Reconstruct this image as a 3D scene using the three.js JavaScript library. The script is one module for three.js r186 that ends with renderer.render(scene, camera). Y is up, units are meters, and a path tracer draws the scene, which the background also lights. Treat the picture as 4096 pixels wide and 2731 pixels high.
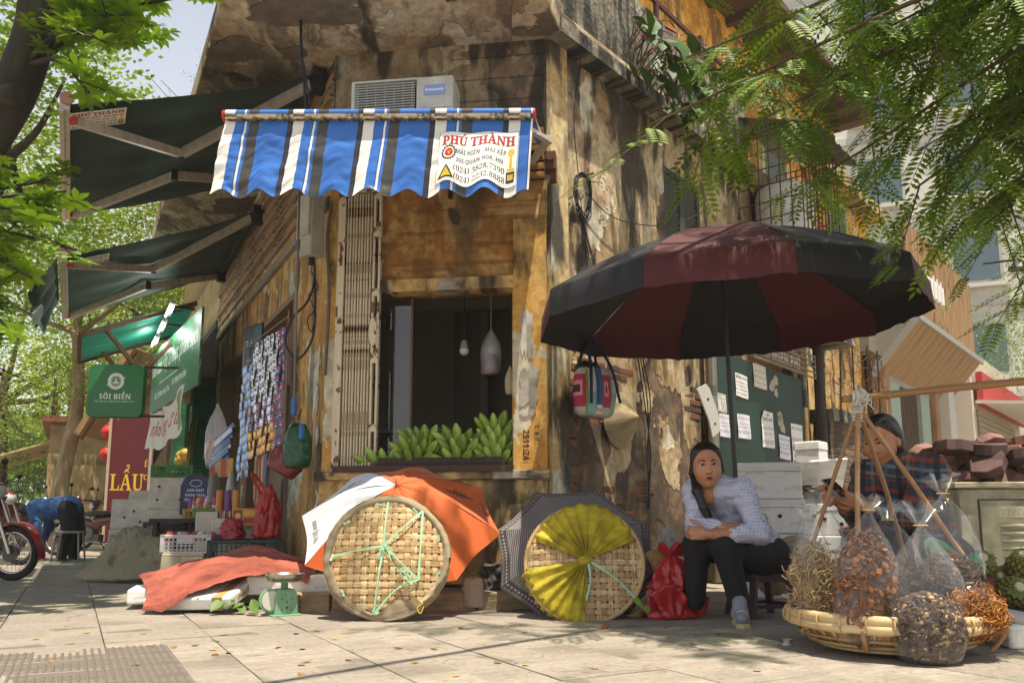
import * as THREE from 'three';
import { mergeGeometries, mergeVertices } from 'three/addons/utils/BufferGeometryUtils.js';
import { RoundedBoxGeometry } from 'three/addons/geometries/RoundedBoxGeometry.js';
import { MarchingCubes } from 'three/addons/objects/MarchingCubes.js';
// ---------- camera, sky, sun, exposure ----------
const scene = new THREE.Scene();
const camera = new THREE.PerspectiveCamera(44.85, 1024 / 682, 0.1, 400);
camera.position.set(0, 0.6, 0);
camera.rotation.set(8.3 * Math.PI / 180, 0, 0);
camera.setViewOffset(1024, 682, 0, -58.3, 1024, 682);   // lens shifted upward, as in the photograph
const renderer = new THREE.WebGLRenderer({ antialias: true });
renderer.toneMapping = THREE.LinearToneMapping;
renderer.toneMappingExposure = 1.7;
renderer.shadowMap.enabled = true;
{ // hazy midday sky: air only
  const w = 256, h = 128, d = new Float32Array(w * h * 4);
  for (let j = 0; j < h; j++) { // row 0 = straight down
    const e = Math.max(0, Math.sin(((j + 0.5) / h - 0.5) * Math.PI)), k = Math.pow(1 - e, 1.5);
    const r = 0.17 + 0.58 * k, g = 0.21 + 0.56 * k, b = 0.29 + 0.54 * k;
    for (let i = 0; i < w; i++) d.set([r, g, b, 1], (j * w + i) * 4);
  }
  const t = new THREE.DataTexture(d, w, h, THREE.RGBAFormat, THREE.FloatType);
  t.mapping = THREE.EquirectangularReflectionMapping; t.magFilter = THREE.LinearFilter; t.needsUpdate = true;
  scene.background = t; scene.environment = t;
}
const sun = new THREE.DirectionalLight(new THREE.Color(1, 0.91, 0.76), 5);
sun.position.set(2.6, 25, 0); sun.target.position.set(-0.4, 0, -5.5);
sun.castShadow = true; sun.shadow.mapSize.set(2048, 2048);
Object.assign(sun.shadow.camera, { left: -14, right: 14, top: 14, bottom: -14, near: 1, far: 60 });
scene.add(sun, sun.target);
scene.fog = new THREE.FogExp2(0xe6e6e0, 0.0015);

// ---------- helpers ----------
const PI = Math.PI, V = (x, y, z) => new THREE.Vector3(x, y, z);
function rng(s) { return () => { s |= 0; s = s + 0x6D2B79F5 | 0; let t = Math.imul(s ^ s >>> 15, 1 | s); t = t + Math.imul(t ^ t >>> 7, 61 | t) ^ t; return ((t ^ t >>> 14) >>> 0) / 4294967296; }; }
const rnd = rng(7), rr = (a, b) => a + (b - a) * rnd();
const HT = new Float32Array(65536); { const q = rng(99); for (let i = 0; i < 65536; i++) HT[i] = q(); }
const sm = (a, b, x) => { const t = Math.min(1, Math.max(0, (x - a) / (b - a))); return t * t * (3 - 2 * t); };
function vn(x, y) { const i = Math.floor(x), j = Math.floor(y); let a = x - i, b = y - j; a = a * a * (3 - 2 * a); b = b * b * (3 - 2 * b); const h = (m, n) => HT[((m & 255) << 8 | (n & 255))]; return (h(i, j) * (1 - a) + h(i + 1, j) * a) * (1 - b) + (h(i, j + 1) * (1 - a) + h(i + 1, j + 1) * a) * b; }
function fbm(x, y, o = 4) { let s = 0, a = 0.5, t = 0; for (let k = 0; k < o; k++) { s += a * vn(x + k * 17.3, y + k * 31.7); t += a; x *= 2.03; y *= 2.03; a *= 0.5; } return s / t; }
const mix3 = (a, b, t) => [a[0] + (b[0] - a[0]) * t, a[1] + (b[1] - a[1]) * t, a[2] + (b[2] - a[2]) * t];
const clamp = (x, a, b) => Math.min(b, Math.max(a, x));
// colour + height maps computed over a patch of wm x hm metres; fn(X, Y) -> [r, g, b (sRGB 0..255), height 0..1]
let nTex = 0, nPix = 0;
function surf(wm, hm, res, fn, bump = 1) {
  const w = Math.round(wm * res), h = Math.round(hm * res), c = new Uint8Array(w * h * 4), b = new Uint8Array(w * h * 4);
  for (let j = 0; j < h; j++) for (let i = 0; i < w; i++) {
    const q = fn((i + 0.5) / w * wm, (j + 0.5) / h * hm), k = (j * w + i) * 4;
    c[k] = clamp(q[0], 0, 255); c[k + 1] = clamp(q[1], 0, 255); c[k + 2] = clamp(q[2], 0, 255); c[k + 3] = 255;
    b[k] = b[k + 1] = b[k + 2] = clamp(q[3] === undefined ? 128 : q[3] * 255, 0, 255); b[k + 3] = 255;
  }
  nTex += bump ? 2 : 1; nPix += w * h * (bump ? 2 : 1);
  const mkT = (d, s) => { const t = new THREE.DataTexture(d, w, h); t.wrapS = t.wrapT = THREE.RepeatWrapping; t.magFilter = THREE.LinearFilter; t.minFilter = THREE.LinearMipmapLinearFilter; t.generateMipmaps = true; if (s) t.colorSpace = THREE.SRGBColorSpace; t.repeat.set(1 / wm, 1 / hm); t.needsUpdate = true; return t; };
  return { map: mkT(c, 1), bumpMap: mkT(b, 0) };
}
function surfMat(wm, hm, res, fn, bump = 0.01, rough = 0.92, extra = {}) { const s = surf(wm, hm, res, fn, bump); if (!bump) delete s.bumpMap; return new THREE.MeshStandardMaterial({ ...s, ...(bump ? { bumpScale: bump } : {}), roughness: rough, ...extra }); }
function M(c, rough = 0.8, extra = {}) { const m = (extra.clearcoat !== undefined || extra.transmission !== undefined || extra.sheen !== undefined) ? new THREE.MeshPhysicalMaterial({ color: c, roughness: rough, ...extra }) : new THREE.MeshStandardMaterial({ color: c, roughness: rough, ...extra }); return m; }
function canvasTex(w, h, draw) { nTex++; nPix += w * h; const c = document.createElement('canvas'); c.width = w; c.height = h; const g = c.getContext('2d'); draw(g, w, h); const t = new THREE.CanvasTexture(c); t.colorSpace = THREE.SRGBColorSpace; return t; }
const AT = { n: 0 }; // print and lettering share one sheet
function printTex(w, h, draw) {
  w = Math.round(w); h = Math.round(h);
  if (!AT.c || AT.full(w, h)) { const c = AT.c = document.createElement('canvas'); c.width = c.height = 2048; AT.g = c.getContext('2d'); AT.t = new THREE.CanvasTexture(c); AT.t.colorSpace = THREE.SRGBColorSpace; AT.x = AT.y = AT.row = 0; nTex++; nPix += 4.2e6; AT.full = (a, b) => AT.x + a + 4 > 2048 ? AT.y + AT.row + b + 4 > 2048 : AT.y + b + 4 > 2048; }
  if (AT.x + w + 4 > 2048) { AT.x = 0; AT.y += AT.row; AT.row = 0; }
  const g = AT.g, x = AT.x + 2, y = AT.y + 2; g.save(); g.beginPath(); g.rect(x, y, w, h); g.clip(); g.translate(x, y); g.textAlign = 'left'; draw(g, w, h); g.restore(); AT.x += w + 4; AT.row = Math.max(AT.row, h + 4);
  const t = AT.t.clone(); t.repeat.set((w - 2) / 2048, (h - 2) / 2048); t.offset.set((x + 1) / 2048, 1 - (y + h - 1) / 2048); t.needsUpdate = true; return t;
}
const NZ = {}; // shared grey speckles, tinted by the material colour: cloth, plastic, foam...
const noise2 = (c, f, amt, rough = 0.9, bump = 0.002, res = 256, wm = 1) => { const lo = amt < .25, k = (lo ? 'l' : 'h') + (f < 2 ? 'c' : 'f'); NZ[k] ||= surf(1, 1, 320, (X, Y) => { const F = f < 2 ? 2.2 : 7, n = fbm(X * F, Y * F, 5), m = fbm(X * 70, Y * 70, 2), q = 225 * (1 + (n - .5) * (lo ? .26 : .7) + (m - .5) * .1); return [q, q, q * .985, n * .6 + m * .4]; }); return new THREE.MeshStandardMaterial({ ...NZ[k], color: new THREE.Color(c).multiplyScalar(1.28), bumpScale: bump, roughness: rough }); };
// geometry helpers: every one returns a plain geometry with position, normal, uv
function norm(g) { g = g.index ? g.toNonIndexed() : g; for (const k of Object.keys(g.attributes)) if (!['position', 'normal', 'uv'].includes(k)) g.deleteAttribute(k); if (!g.attributes.normal) g.computeVertexNormals(); if (!g.attributes.uv) { const p = g.attributes.position, u = new Float32Array(p.count * 2); for (let i = 0; i < p.count; i++) { u[2 * i] = p.getX(i); u[2 * i + 1] = p.getY(i) + p.getZ(i); } g.setAttribute('uv', new THREE.BufferAttribute(u, 2)); } g.morphAttributes = {}; return g; }
const E3 = new THREE.Euler(), M4 = new THREE.Matrix4();
function xf(g, x = 0, y = 0, z = 0, a = 0, b = 0, c = 0, s = 1) { g.applyMatrix4(new THREE.Matrix4().compose(V(x, y, z), new THREE.Quaternion().setFromEuler(new THREE.Euler(a, b, c)), typeof s === 'number' ? V(s, s, s) : V(...s))); return g; }
function bx(w, h, d, x = 0, y = 0, z = 0, a = 0, b = 0, c = 0) { // box with metre uv
  const g = new THREE.BoxGeometry(w, h, d), u = g.attributes.uv, dim = [[d, h], [d, h], [w, d], [w, d], [w, h], [w, h]];
  for (let i = 0; i < 24; i++) { const q = dim[i >> 2]; u.setXY(i, u.getX(i) * q[0], u.getY(i) * q[1]); }
  return xf(g, x, y, z, a, b, c);
}
const muv = (g, a, b) => { const u = g.attributes.uv; for (let i = 0; i < u.count; i++) u.setXY(i, u.getX(i) * a, u.getY(i) * b); return g; };
const rb = (w, h, d, r, x = 0, y = 0, z = 0, a = 0, b = 0, c = 0, seg = 2) => xf(muv(new RoundedBoxGeometry(w, h, d, seg, r), Math.max(w, d), Math.max(h, Math.min(w, d))), x, y, z, a, b, c);
const bxs = (w, h, d, nx, ny, nz, x, y, z) => muv(new THREE.BoxGeometry(w, h, d, nx, ny, nz), w, Math.max(h, d)).translate(x, y, z);
const cy = (r0, r1, h, n, x = 0, y = 0, z = 0, a = 0, b = 0, c = 0, open = false) => xf(new THREE.CylinderGeometry(r1, r0, h, n, 1, open), x, y, z, a, b, c); // r0 bottom, r1 top
function rod(p, q, r0, r1 = r0, n = 8) { const d = q.clone().sub(p), L = d.length(); const g = new THREE.CylinderGeometry(r1, r0, L, n, 1); g.applyQuaternion(new THREE.Quaternion().setFromUnitVectors(V(0, 1, 0), d.normalize())); const m = p.clone().add(q).multiplyScalar(0.5); return xf(g, m.x, m.y, m.z); }
function bar(p, q, w, h, up = V(0, 1, 0)) { // rectangular bar from p to q
  const d = q.clone().sub(p), L = d.length(); d.normalize(); const x = V(0, 0, 0).crossVectors(up, d).normalize(), y = V(0, 0, 0).crossVectors(d, x); const g = bx(w, h, L); g.applyMatrix4(new THREE.Matrix4().makeBasis(x, y, d)); const m = p.clone().add(q).multiplyScalar(0.5); return xf(g, m.x, m.y, m.z);
}
const tube = (pts, r, n = 6, seg = 0, closed = false) => new THREE.TubeGeometry(new THREE.CatmullRomCurve3(pts.map(p => p.isVector3 ? p : V(...p)), closed), seg || pts.length * 5, r, n, closed);
const lathe = (pts, n = 32) => new THREE.LatheGeometry(pts.map(p => new THREE.Vector2(...p)), n);
const sph = (r, x = 0, y = 0, z = 0, sx = 1, sy = 1, sz = 1, w = 16, h = 12) => xf(new THREE.SphereGeometry(r, w, h), x, y, z, 0, 0, 0, [sx, sy, sz]);
function grid(nu, nv, fn, closed = false) { // parametric sheet, fn(u, v) -> Vector3, uv = u, v
  const p = [], u = [], idx = [];
  for (let j = 0; j <= nv; j++) for (let i = 0; i <= nu; i++) { const q = fn(i / nu, j / nv); p.push(q.x, q.y, q.z); u.push(i / nu, j / nv); }
  for (let j = 0; j < nv; j++) for (let i = 0; i < nu; i++) { const a = j * (nu + 1) + i; idx.push(a, a + 1, a + nu + 1, a + 1, a + nu + 2, a + nu + 1); }
  const g = new THREE.BufferGeometry(); g.setAttribute('position', new THREE.Float32BufferAttribute(p, 3)); g.setAttribute('uv', new THREE.Float32BufferAttribute(u, 2)); g.setIndex(idx); g.computeVertexNormals(); return g;
}
function ext(pts, depth, holes = [], bevel = 0) { // extruded outline in xy, from z = 0 to depth
  const s = new THREE.Shape(pts.map(p => new THREE.Vector2(...p))); for (const h of holes) s.holes.push(new THREE.Path(h.map(p => new THREE.Vector2(...p))));
  return new THREE.ExtrudeGeometry(s, { depth, bevelEnabled: bevel > 0, bevelSize: bevel, bevelThickness: bevel, bevelOffset: -bevel, bevelSegments: 2 });
}
const rect = (x0, y0, x1, y1) => [[x0, y0], [x1, y0], [x1, y1], [x0, y1]];
function jit(g, amt, f = 3, seed = 0) { // uneven surface: push vertices along smooth noise
  const p = g.attributes.position; for (let i = 0; i < p.count; i++) { const x = p.getX(i), y = p.getY(i), z = p.getZ(i); p.setXYZ(i, x + amt * (fbm(y * f + seed, z * f + 5, 3) - 0.5) * 2, y + amt * (fbm(x * f + 11, z * f + seed, 3) - 0.5) * 2, z + amt * (fbm(x * f + seed + 3, y * f + 7, 3) - 0.5) * 2); } g.computeVertexNormals(); return g;
}
const taken = {};
function numbered(n) { const k = taken[n] = (taken[n] === undefined ? 0 : taken[n] + 1); return k ? n + '_' + String(k).padStart(3, '0') : n; }
function mk(name, g, m, parent, label) { // one named mesh, a part of parent
  g = Array.isArray(g) ? (g.length > 1 ? mergeGeometries(g.map(norm)) : g[0]) : g;
  const o = new THREE.Mesh(g, m); o.name = parent ? name : numbered(name); o.castShadow = o.receiveShadow = true; (parent || scene).add(o); if (label) o.userData.label = label; return o;
}
function tag(o, label, category, group, kind) { o.userData.label = label; o.userData.category = category; if (group) o.userData.group = group; if (kind) o.userData.kind = kind; return o; }
function thing(name, label, category, pos = [0, 0, 0], turn = 0, group) { const o = new THREE.Group(); o.name = numbered(name); scene.add(o); o.position.set(...pos); o.rotation.y = turn; return tag(o, label, category, group); }
function solo(name, label, category, g, m, pos, turn = 0, group) { const o = mk(name, g, m); if (pos) o.position.set(...pos); o.rotation.y = turn; return tag(o, label, category, group); }
function struct(name, g, m) { const o = mk(name, g, m); o.userData.kind = 'structure'; return o; }
function dup(o, pos, turn, label) { const c = o.clone(); c.name = numbered(o.name.replace(/_\d{3}$/, '')); c.userData = { ...o.userData }; scene.add(c); if (pos) c.position.set(...pos); if (turn !== undefined) c.rotation.y = turn; if (label) c.userData.label = label; return c; }
// the three street fronts of the corner house: x along the wall, y up, z out of the wall
const D2R = PI / 180, FR = { F: [-1.5, -6.6, -8 * D2R], L: [-1.5, -6.6, -62.2 * D2R], R: [0.27, -6.35, 50.4 * D2R] };
function fp(f, s, y, n = 0) { const [ox, oz, p] = FR[f]; return [ox + s * Math.cos(p) + n * Math.sin(p), y, oz - s * Math.sin(p) + n * Math.cos(p)]; }
const fv = (f, s, y, n = 0) => V(...fp(f, s, y, n));
const fr = f => FR[f][2];
function vtext(g, s, x, y, maxW) { // Vietnamese lettering: tone marks drawn over base letters
  const fs = parseFloat(g.font.match(/([\d.]+)px/)[1]), al = g.textAlign || 'left', items = [];
  for (const ch of s.normalize('NFC')) { let b = ch, tone = ''; const cc = ch.charCodeAt(0); if (cc >= 0x1EA0 && cc <= 0x1EF9 || cc === 0x1A0 || cc === 0x1A1 || cc === 0x1AF || cc === 0x1B0) { const n = ch.normalize('NFD'); b = n[0]; for (const m of n.slice(1)) { if (m === '\u0302' || m === '\u0306') b = (b + m).normalize('NFC'); else tone += m; } } items.push([b, tone, g.measureText(b).width]); }
  const W = items.reduce((a, i) => a + i[2], 0), k = maxW && W > maxW ? maxW / W : 1; g.save(); g.translate(x - (al === 'center' ? W * k / 2 : al === 'right' ? W * k : 0), y); g.scale(k, 1); g.textAlign = 'left'; let px = 0;
  for (const [b, tone, w] of items) { g.fillText(b, px, 0); g.strokeStyle = g.fillStyle; g.lineWidth = fs * .07; const up = b === b.toUpperCase(), hat = /[âêôăÂÊÔĂ]/.test(b), ty = -(up ? .78 : .58) * fs - (hat ? .2 : .06) * fs, cx = px + w * (hat ? .62 : .5);
    for (const m of tone) { g.beginPath(); if (m === '\u0323') { g.arc(px + w / 2, fs * .14, fs * .06, 0, 7); g.fill(); continue; } if (m === '\u0301') { g.moveTo(cx - fs * .04, ty + fs * .05); g.lineTo(cx + fs * .1, ty - fs * .07); } else if (m === '\u0300') { g.moveTo(cx + fs * .05, ty + fs * .05); g.lineTo(cx - fs * .1, ty - fs * .07); } else if (m === '\u0309') { g.arc(cx, ty - fs * .05, fs * .075, PI, 2.4 * PI); g.lineTo(cx, ty + fs * .06); } else if (m === '\u0303') { g.moveTo(cx - fs * .12, ty); g.quadraticCurveTo(cx - fs * .04, ty - fs * .1, cx, ty - fs * .02); g.quadraticCurveTo(cx + fs * .05, ty + fs * .05, cx + fs * .12, ty - fs * .05); } else if (m === '\u031B') { g.moveTo(px + w * .82, -(up ? .7 : .5) * fs); g.lineTo(px + w * 1.02, -(up ? .8 : .6) * fs); } g.stroke(); } px += w; }
  g.restore();
}
function patch(net, nu, nv, wr = 0, f = 6, seed = 0) { // smooth cloth through a net of points, with folds
  const cols = net[0].length, rows = net.map(r => new THREE.CatmullRomCurve3(r.map(p => V(...p))));
  const g = grid(nu, nv, (u, v) => { const c = new THREE.CatmullRomCurve3(rows.map(r => r.getPoint(u))), p = c.getPoint(v); p.y += wr * (fbm(u * f * 1.6 + seed, v * f + seed, 4) - .5) * 2 + wr * .8 * Math.sin(u * f * 4.2 + 5 * fbm(v * 3 + seed, u * 4, 2)) * (.4 + .6 * vn(v * 5, u * 3 + seed)); p.y += wr * .9 * (.5 - Math.abs(fbm(u * f * 2.3 + v * f + seed, v * f * 2.1 - u * f * .7, 4) - .5) * 5); p.z += wr * .6 * (fbm(v * f + 9 + seed, u * f * 1.3, 3) - .5) * 2; return p; }); return g;
}
function bagGeo(w, h, d, seed, crease = .05, top = .3, seg = 56) { // crumpled sack standing on its flattened bottom, gathered at the top
  const g = new THREE.SphereGeometry(1, seg, Math.round(seg * .75)), p = g.attributes.position; for (let i = 0; i < p.count; i++) { let x = p.getX(i), y = p.getY(i), z = p.getZ(i); const a = Math.atan2(z, x), r = Math.hypot(x, z), t = (y + 1) / 2; const taper = t > .55 ? 1 - (1 - top) * sm(.5, 1, t) : 1, sq = Math.pow(r, .45); const n = Math.abs(fbm(Math.cos(a) * 2.4 + seed, Math.sin(a) * 2.4 + t * 4, 4) - .5) * 2, m = Math.abs(fbm(a * 1.5 + seed, t * 7, 3) - .5) * 2; const k = (sq * taper) * (1 - crease * 2 * (1 - n) * r - crease * (1 - m) * r); p.setXYZ(i, Math.cos(a) * k * w / 2, h * Math.max(.0, sm(-.08, 1.04, t) * .98 + (fbm(a + seed, t * 5, 3) - .5) * crease * 1.2 * sm(.02, .2, t)), Math.sin(a) * k * d / 2); } const q = mergeVertices(g, 1e-5); q.computeVertexNormals(); return q;
}
// ---------- surfaces of the old house ----------
const P2 = (a, b, t) => mix3(a, b, clamp(t, 0, 1));
function aged(X, Y, sd, o) { // layered old limewash: paint, older coats, bare plaster, streaks of mould
  const n1 = fbm(X * 1.3 + sd, Y * 1.1 + sd, 5), n2 = fbm(X * 5 + sd, Y * 4.2, 5), n3 = fbm(X * 22, Y * 20 + sd, 3), st = fbm(X * 6.2 + sd * 2 + .8 * fbm(Y * 2.2, X * 2, 2), Y * 1.3 + sd, 5), fl = fbm(X * 3.1 + 40 + sd, Y * 2.2 + sd, 5);
  let c = P2(o.a, o.b, sm(0.3, 0.7, n1)), h = 0.7;
  c = P2(c, o.c, sm(0.5, 0.62, n2) * 0.6);
  const dr = fbm(X * 9 + sd, Y * 4.2, 5); c = P2(c, [c[0] * .66, c[1] * .6, c[2] * .52], sm(.54, .78, dr) * .42); c = P2(c, [c[0] * .5, c[1] * .46, c[2] * .42], sm(.66, .8, fbm(X * 38 + sd, Y * 34, 3)) * .25);   // rain-washed dirt
  const peel = sm(o.pt || 0.60, (o.pt || 0.60) + 0.015, fl + (n3 - 0.5) * 0.12); if (peel > 0) { c = P2(c, P2(o.p, o.p2 || o.p, sm(.4, .6, n2)), peel); h -= 0.5 * peel; }
  const bare = sm(o.bt || 0.64, (o.bt || 0.64) + 0.02, fbm(X * 2 + 9, Y * 1.7 + sd * 3, 5) + (o.bias ? o.bias(X, Y) : 0) + (n3 - .5) * .06); if (bare > 0) { c = P2(c, P2(P2([128, 108, 84], [78, 64, 50], sm(.35, .65, n2)), P2([146, 100, 74], [62, 54, 46], sm(.4, .6, n3)), sm(.45, .7, fbm(X * 7 + 3, Y * 13 + sd, 3)) * .6), bare); h -= bare * (0.35 + 0.3 * n3); }
  const m = sm(o.mt || 0.6, (o.mt || 0.6) + 0.22, st + (o.mould ? o.mould(X, Y) : 0) + (n2 - .5) * .35); c = P2(c, [48, 43, 36], m * 0.82);
  const lk = sm(.58, .72, fbm(X * 4.2 + sd * 3 + .5 * fbm(Y * 3, X * 3, 2), Y * .8 + sd, 5)) * sm(.3, .6, fbm(X * 2 + 7, Y * 1.3 + sd, 3) + .1); c = P2(c, [70, 60, 48], lk * (o.leak ?? .5)); const g = 0.84 + 0.32 * n3; return [c[0] * g, c[1] * g, c[2] * g, clamp(h + (n3 - 0.5) * 0.25 + (n2 - .5) * .2, 0, 1)];
}
const ochre = { a: [192, 152, 88], b: [160, 120, 64], c: [206, 176, 120], p: [200, 196, 176], p2: [160, 174, 152] };
const wallR = surfMat(5.8, 4.9, 170, (X, Y) => aged(X, Y, 3, { a: [194, 174, 136], b: [164, 136, 94], c: [204, 188, 152], p: [204, 194, 168], p2: [172, 142, 104], pt: .62, bt: .66, mt: .57, leak: .4, bias: (x, y) => 0.34 * sm(2.0, 0.9, y + (fbm(x * 2.2, 3, 4) - .5) * 1.6) * sm(.1, .6, x), mould: (x, y) => 0.20 * sm(3.6, 4.7, y) + .16 * sm(.3, .0, x) + .22 * sm(.25, 0, Math.abs(x - 1.32)) * sm(2.0, 3.2, y) + .12 * sm(.5, .1, y) }), 0.02, 0.95);
const wallF = surfMat(1.9, 4.7, 240, (X, Y) => {
  if (Y < 3.32) { const q = aged(X, Y, 11, { ...ochre, a: [178, 128, 66], b: [140, 96, 46], pt: .64, bt: .74, mt: .76 }); const k = sm(.5, .7, fbm(X * 2.4, Y * 26, 4)); return [...P2([q[0], q[1], q[2]], [110, 74, 36], k * .5), q[3]]; }
  const q = aged(X, Y, 15, { a: [152, 132, 102], b: [122, 104, 80], c: [170, 150, 118], p: [170, 152, 122], p2: [138, 144, 118], pt: .64, bt: .62, mould: (x, y) => .10 + .12 * sm(1.0, 1.7, x) });
  const ln = Math.abs(((Y * 5.2) % 1) - .5); const k = X > 1.0 ? sm(.46, .5, ln) : 0; return [q[0] * (1 - .4 * k), q[1] * (1 - .4 * k), q[2] * (1 - .4 * k), q[3] - .5 * k];
}, 0.016, 0.95);
const wallL = surfMat(6.4, 4.7, 150, (X, Y) => aged(X, Y, 21, { ...ochre, pt: .60, bt: .68, mould: (x, y) => .05 * sm(3, 4, y) + .1 * sm(.6, 0, y) }), 0.012, 0.95);
const plinthM = surfMat(2, 1, 260, (X, Y) => aged(X, Y, 31, { a: [204, 172, 110], b: [190, 156, 96], c: [212, 186, 132], p: [160, 150, 132], p2: [136, 124, 106], pt: .63, bt: .68, mould: (x, y) => .06 * sm(.5, .1, y) }), 0.012, 0.95);
const jambM = surfMat(.6, 3.2, 260, (X, Y) => aged(X, Y, 37, { a: [204, 158, 82], b: [180, 128, 56], c: [214, 176, 104], p: [196, 186, 160], pt: .68, bt: .75, mt: .68 }), 0, 0.9);
const slabM = surfMat(4, 4, 230, (X, Y) => { // underside: limewash with spalled concrete
  const q = aged(X, Y, 45, { a: [206, 186, 152], b: [172, 144, 110], c: [214, 196, 166], p: [206, 190, 162], p2: [150, 122, 90], pt: .62, bt: .80, mt: .60 });
  const sp = sm(.585, .6, fbm(X * 1.1 + 3.3, Y * 1.9 + 8.1, 4) + (fbm(X * 14, Y * 14, 3) - .5) * .06); const n = fbm(X * 12, Y * 12, 4);
  return [...P2([q[0], q[1], q[2]], P2([140, 122, 102], [92, 78, 64], n), sp), q[3] * (1 - sp) + sp * .25 * n];
}, 0.035, 0.95);
const mossM = surfMat(3, 1.2, 200, (X, Y) => { const n = fbm(X * 4, Y * 2.6, 5), s = fbm(X * 11, Y * 1.1, 4), m = fbm(X * 26, Y * 22, 3); let c = P2([138, 130, 112], [92, 86, 74], n); c = P2(c, [44, 44, 40], sm(.42, .62, s)); c = P2(c, [150, 146, 132], sm(.64, .7, n)); return [c[0] * (.8 + .4 * m), c[1] * (.8 + .4 * m), c[2] * (.8 + .4 * m), m]; }, 0.012, 1);
const plasterIn = surfMat(3, 3, 100, (X, Y) => { const n = fbm(X * 2, Y * 2, 4); return [124 + 30 * n, 114 + 28 * n, 100 + 26 * n, n]; }, 0, 0.95);
const rustCream = surfMat(.4, 2.4, 300, (X, Y) => { const n = fbm(X * 30, Y * 18, 4), r = sm(.70, .78, n + .16 * sm(.35, 0, Y % .56)), c = P2([222, 208, 178], [202, 186, 152], fbm(X * 60, Y * 5, 3)); return [...P2(c, [104, 62, 34], r), 1 - r]; }, 0, 0.55);
const darkIron = M(0x2a2522, 0.6, { metalness: 0.4 }), rustIron = surfMat(.5, .5, 160, (X, Y) => { const n = fbm(X * 24, Y * 24, 4); return [...P2([64, 40, 30], [122, 74, 46], n), n]; }, 0, 0.85);
const brickM = [[132, 88, 64], [104, 80, 62]].map((c, i) => surfMat(.25, .25, 200, (X, Y) => { const n = fbm(X * 40 + i * 9, Y * 40, 4); return [...P2([c[0] * .7, c[1] * .7, c[2] * .7], c, n * 1.3), n]; }, 0, 1));
// ---------- the corner house ----------
const house = thing('corner_house', 'old ochre corner house with peeling walls and overhanging concrete slab', 'building');
function onFront(name, f, g, m, parent = house, label) { const o = mk(name, g, m, parent, label); const [x, z, p] = FR[f]; if (parent === house) { o.position.set(x, 0, z); o.rotation.y = p; } return o; }
onFront('front_wall', 'F', xf(ext(rect(-.02, 0, 1.80, 4.56), .28, [rect(.12, .97, 1.53, 2.45)]), 0, 0, -.28), wallF);
onFront('side_wall', 'L', xf(ext(rect(-6.1, 0, 0, 4.56), .26, [rect(-3.43, .1, -1.24, 2.78), rect(-5.75, .1, -3.72, 2.74)]), 0, 0, -.26), (() => { for (const t of [wallL.map, wallL.bumpMap]) t.offset.set(.04, 0); return wallL; })());
onFront('side_wall', 'R', xf(ext(rect(0, 0, 5.7, 4.64), .26, [rect(1.95, 2.72, 2.72, 4.12)]), 0, 0, -.26), wallR);
onFront('plinth', 'F', [rb(1.80, .80, .12, .015, .89, .52, .03), rb(1.86, .07, .17, .012, .89, .945, .045)].map(g => jit(g, .006, 6)), plinthM);
onFront('door_jamb', 'F', [jit(bx(.26, 2.0, .10, 1.665, 1.975, .02), .005, 5, 3), bx(.05, 1.46, .30, 1.545, 1.71, -.13)], jambM, house, 'ochre door jamb with torn poster remains');
onFront('door_jamb', 'F', bx(.10, 2.6, .07, .05, 2.27, .02), jambM);
onFront('lintel', 'F', jit(bx(1.14, .10, .16, .985, 2.47, -.02), .004, 6), plinthM);
// corner pilaster, black with mould, stands proud of both fronts
onFront('corner_pilaster', 'R', jit(bx(.24, 4.62, .06, .13, 2.31, .015), .008, 4), surfMat(.6, 4.7, 200, (X, Y) => { const q = aged(X, Y, 52, { a: [214, 190, 138], b: [180, 148, 94], c: [216, 200, 158], p: [206, 198, 170], pt: .58, bt: .7, mt: .44 }); return q; }, 0, .95));
// mouldings
for (let i = 0; i < 6; i++) onFront('moulding', 'F', jit(bx(1.76, .05, .03 + .008 * (i % 2), .9, 3.36 + i * .075, .012), .004, 5, i), wallF);
for (let i = 0; i < 7; i++) onFront('moulding', 'L', jit(bx(6.0, .09, .03 + .03 * (i % 2), -3.04, 3.46 + i * .15, .018), .01, 3, i), mossMwood());
onFront('pebble_band', 'L', jit(bxs(6.0, .09, .05, 160, 3, 2, -3.04, 3.25, .02), .014, 30), plasterIn);
function mossMwood() { return mossMwood.m ||= surfMat(2.5, 1, 160, (X, Y) => { const n = fbm(X * 2, Y * 14, 5), m = fbm(X * 8, Y * 30, 3); let c = P2([176, 146, 112], [124, 98, 74], n); c = P2(c, [62, 50, 40], sm(.58, .7, m)); return [...c, n]; }, .006, .95); }
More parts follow.
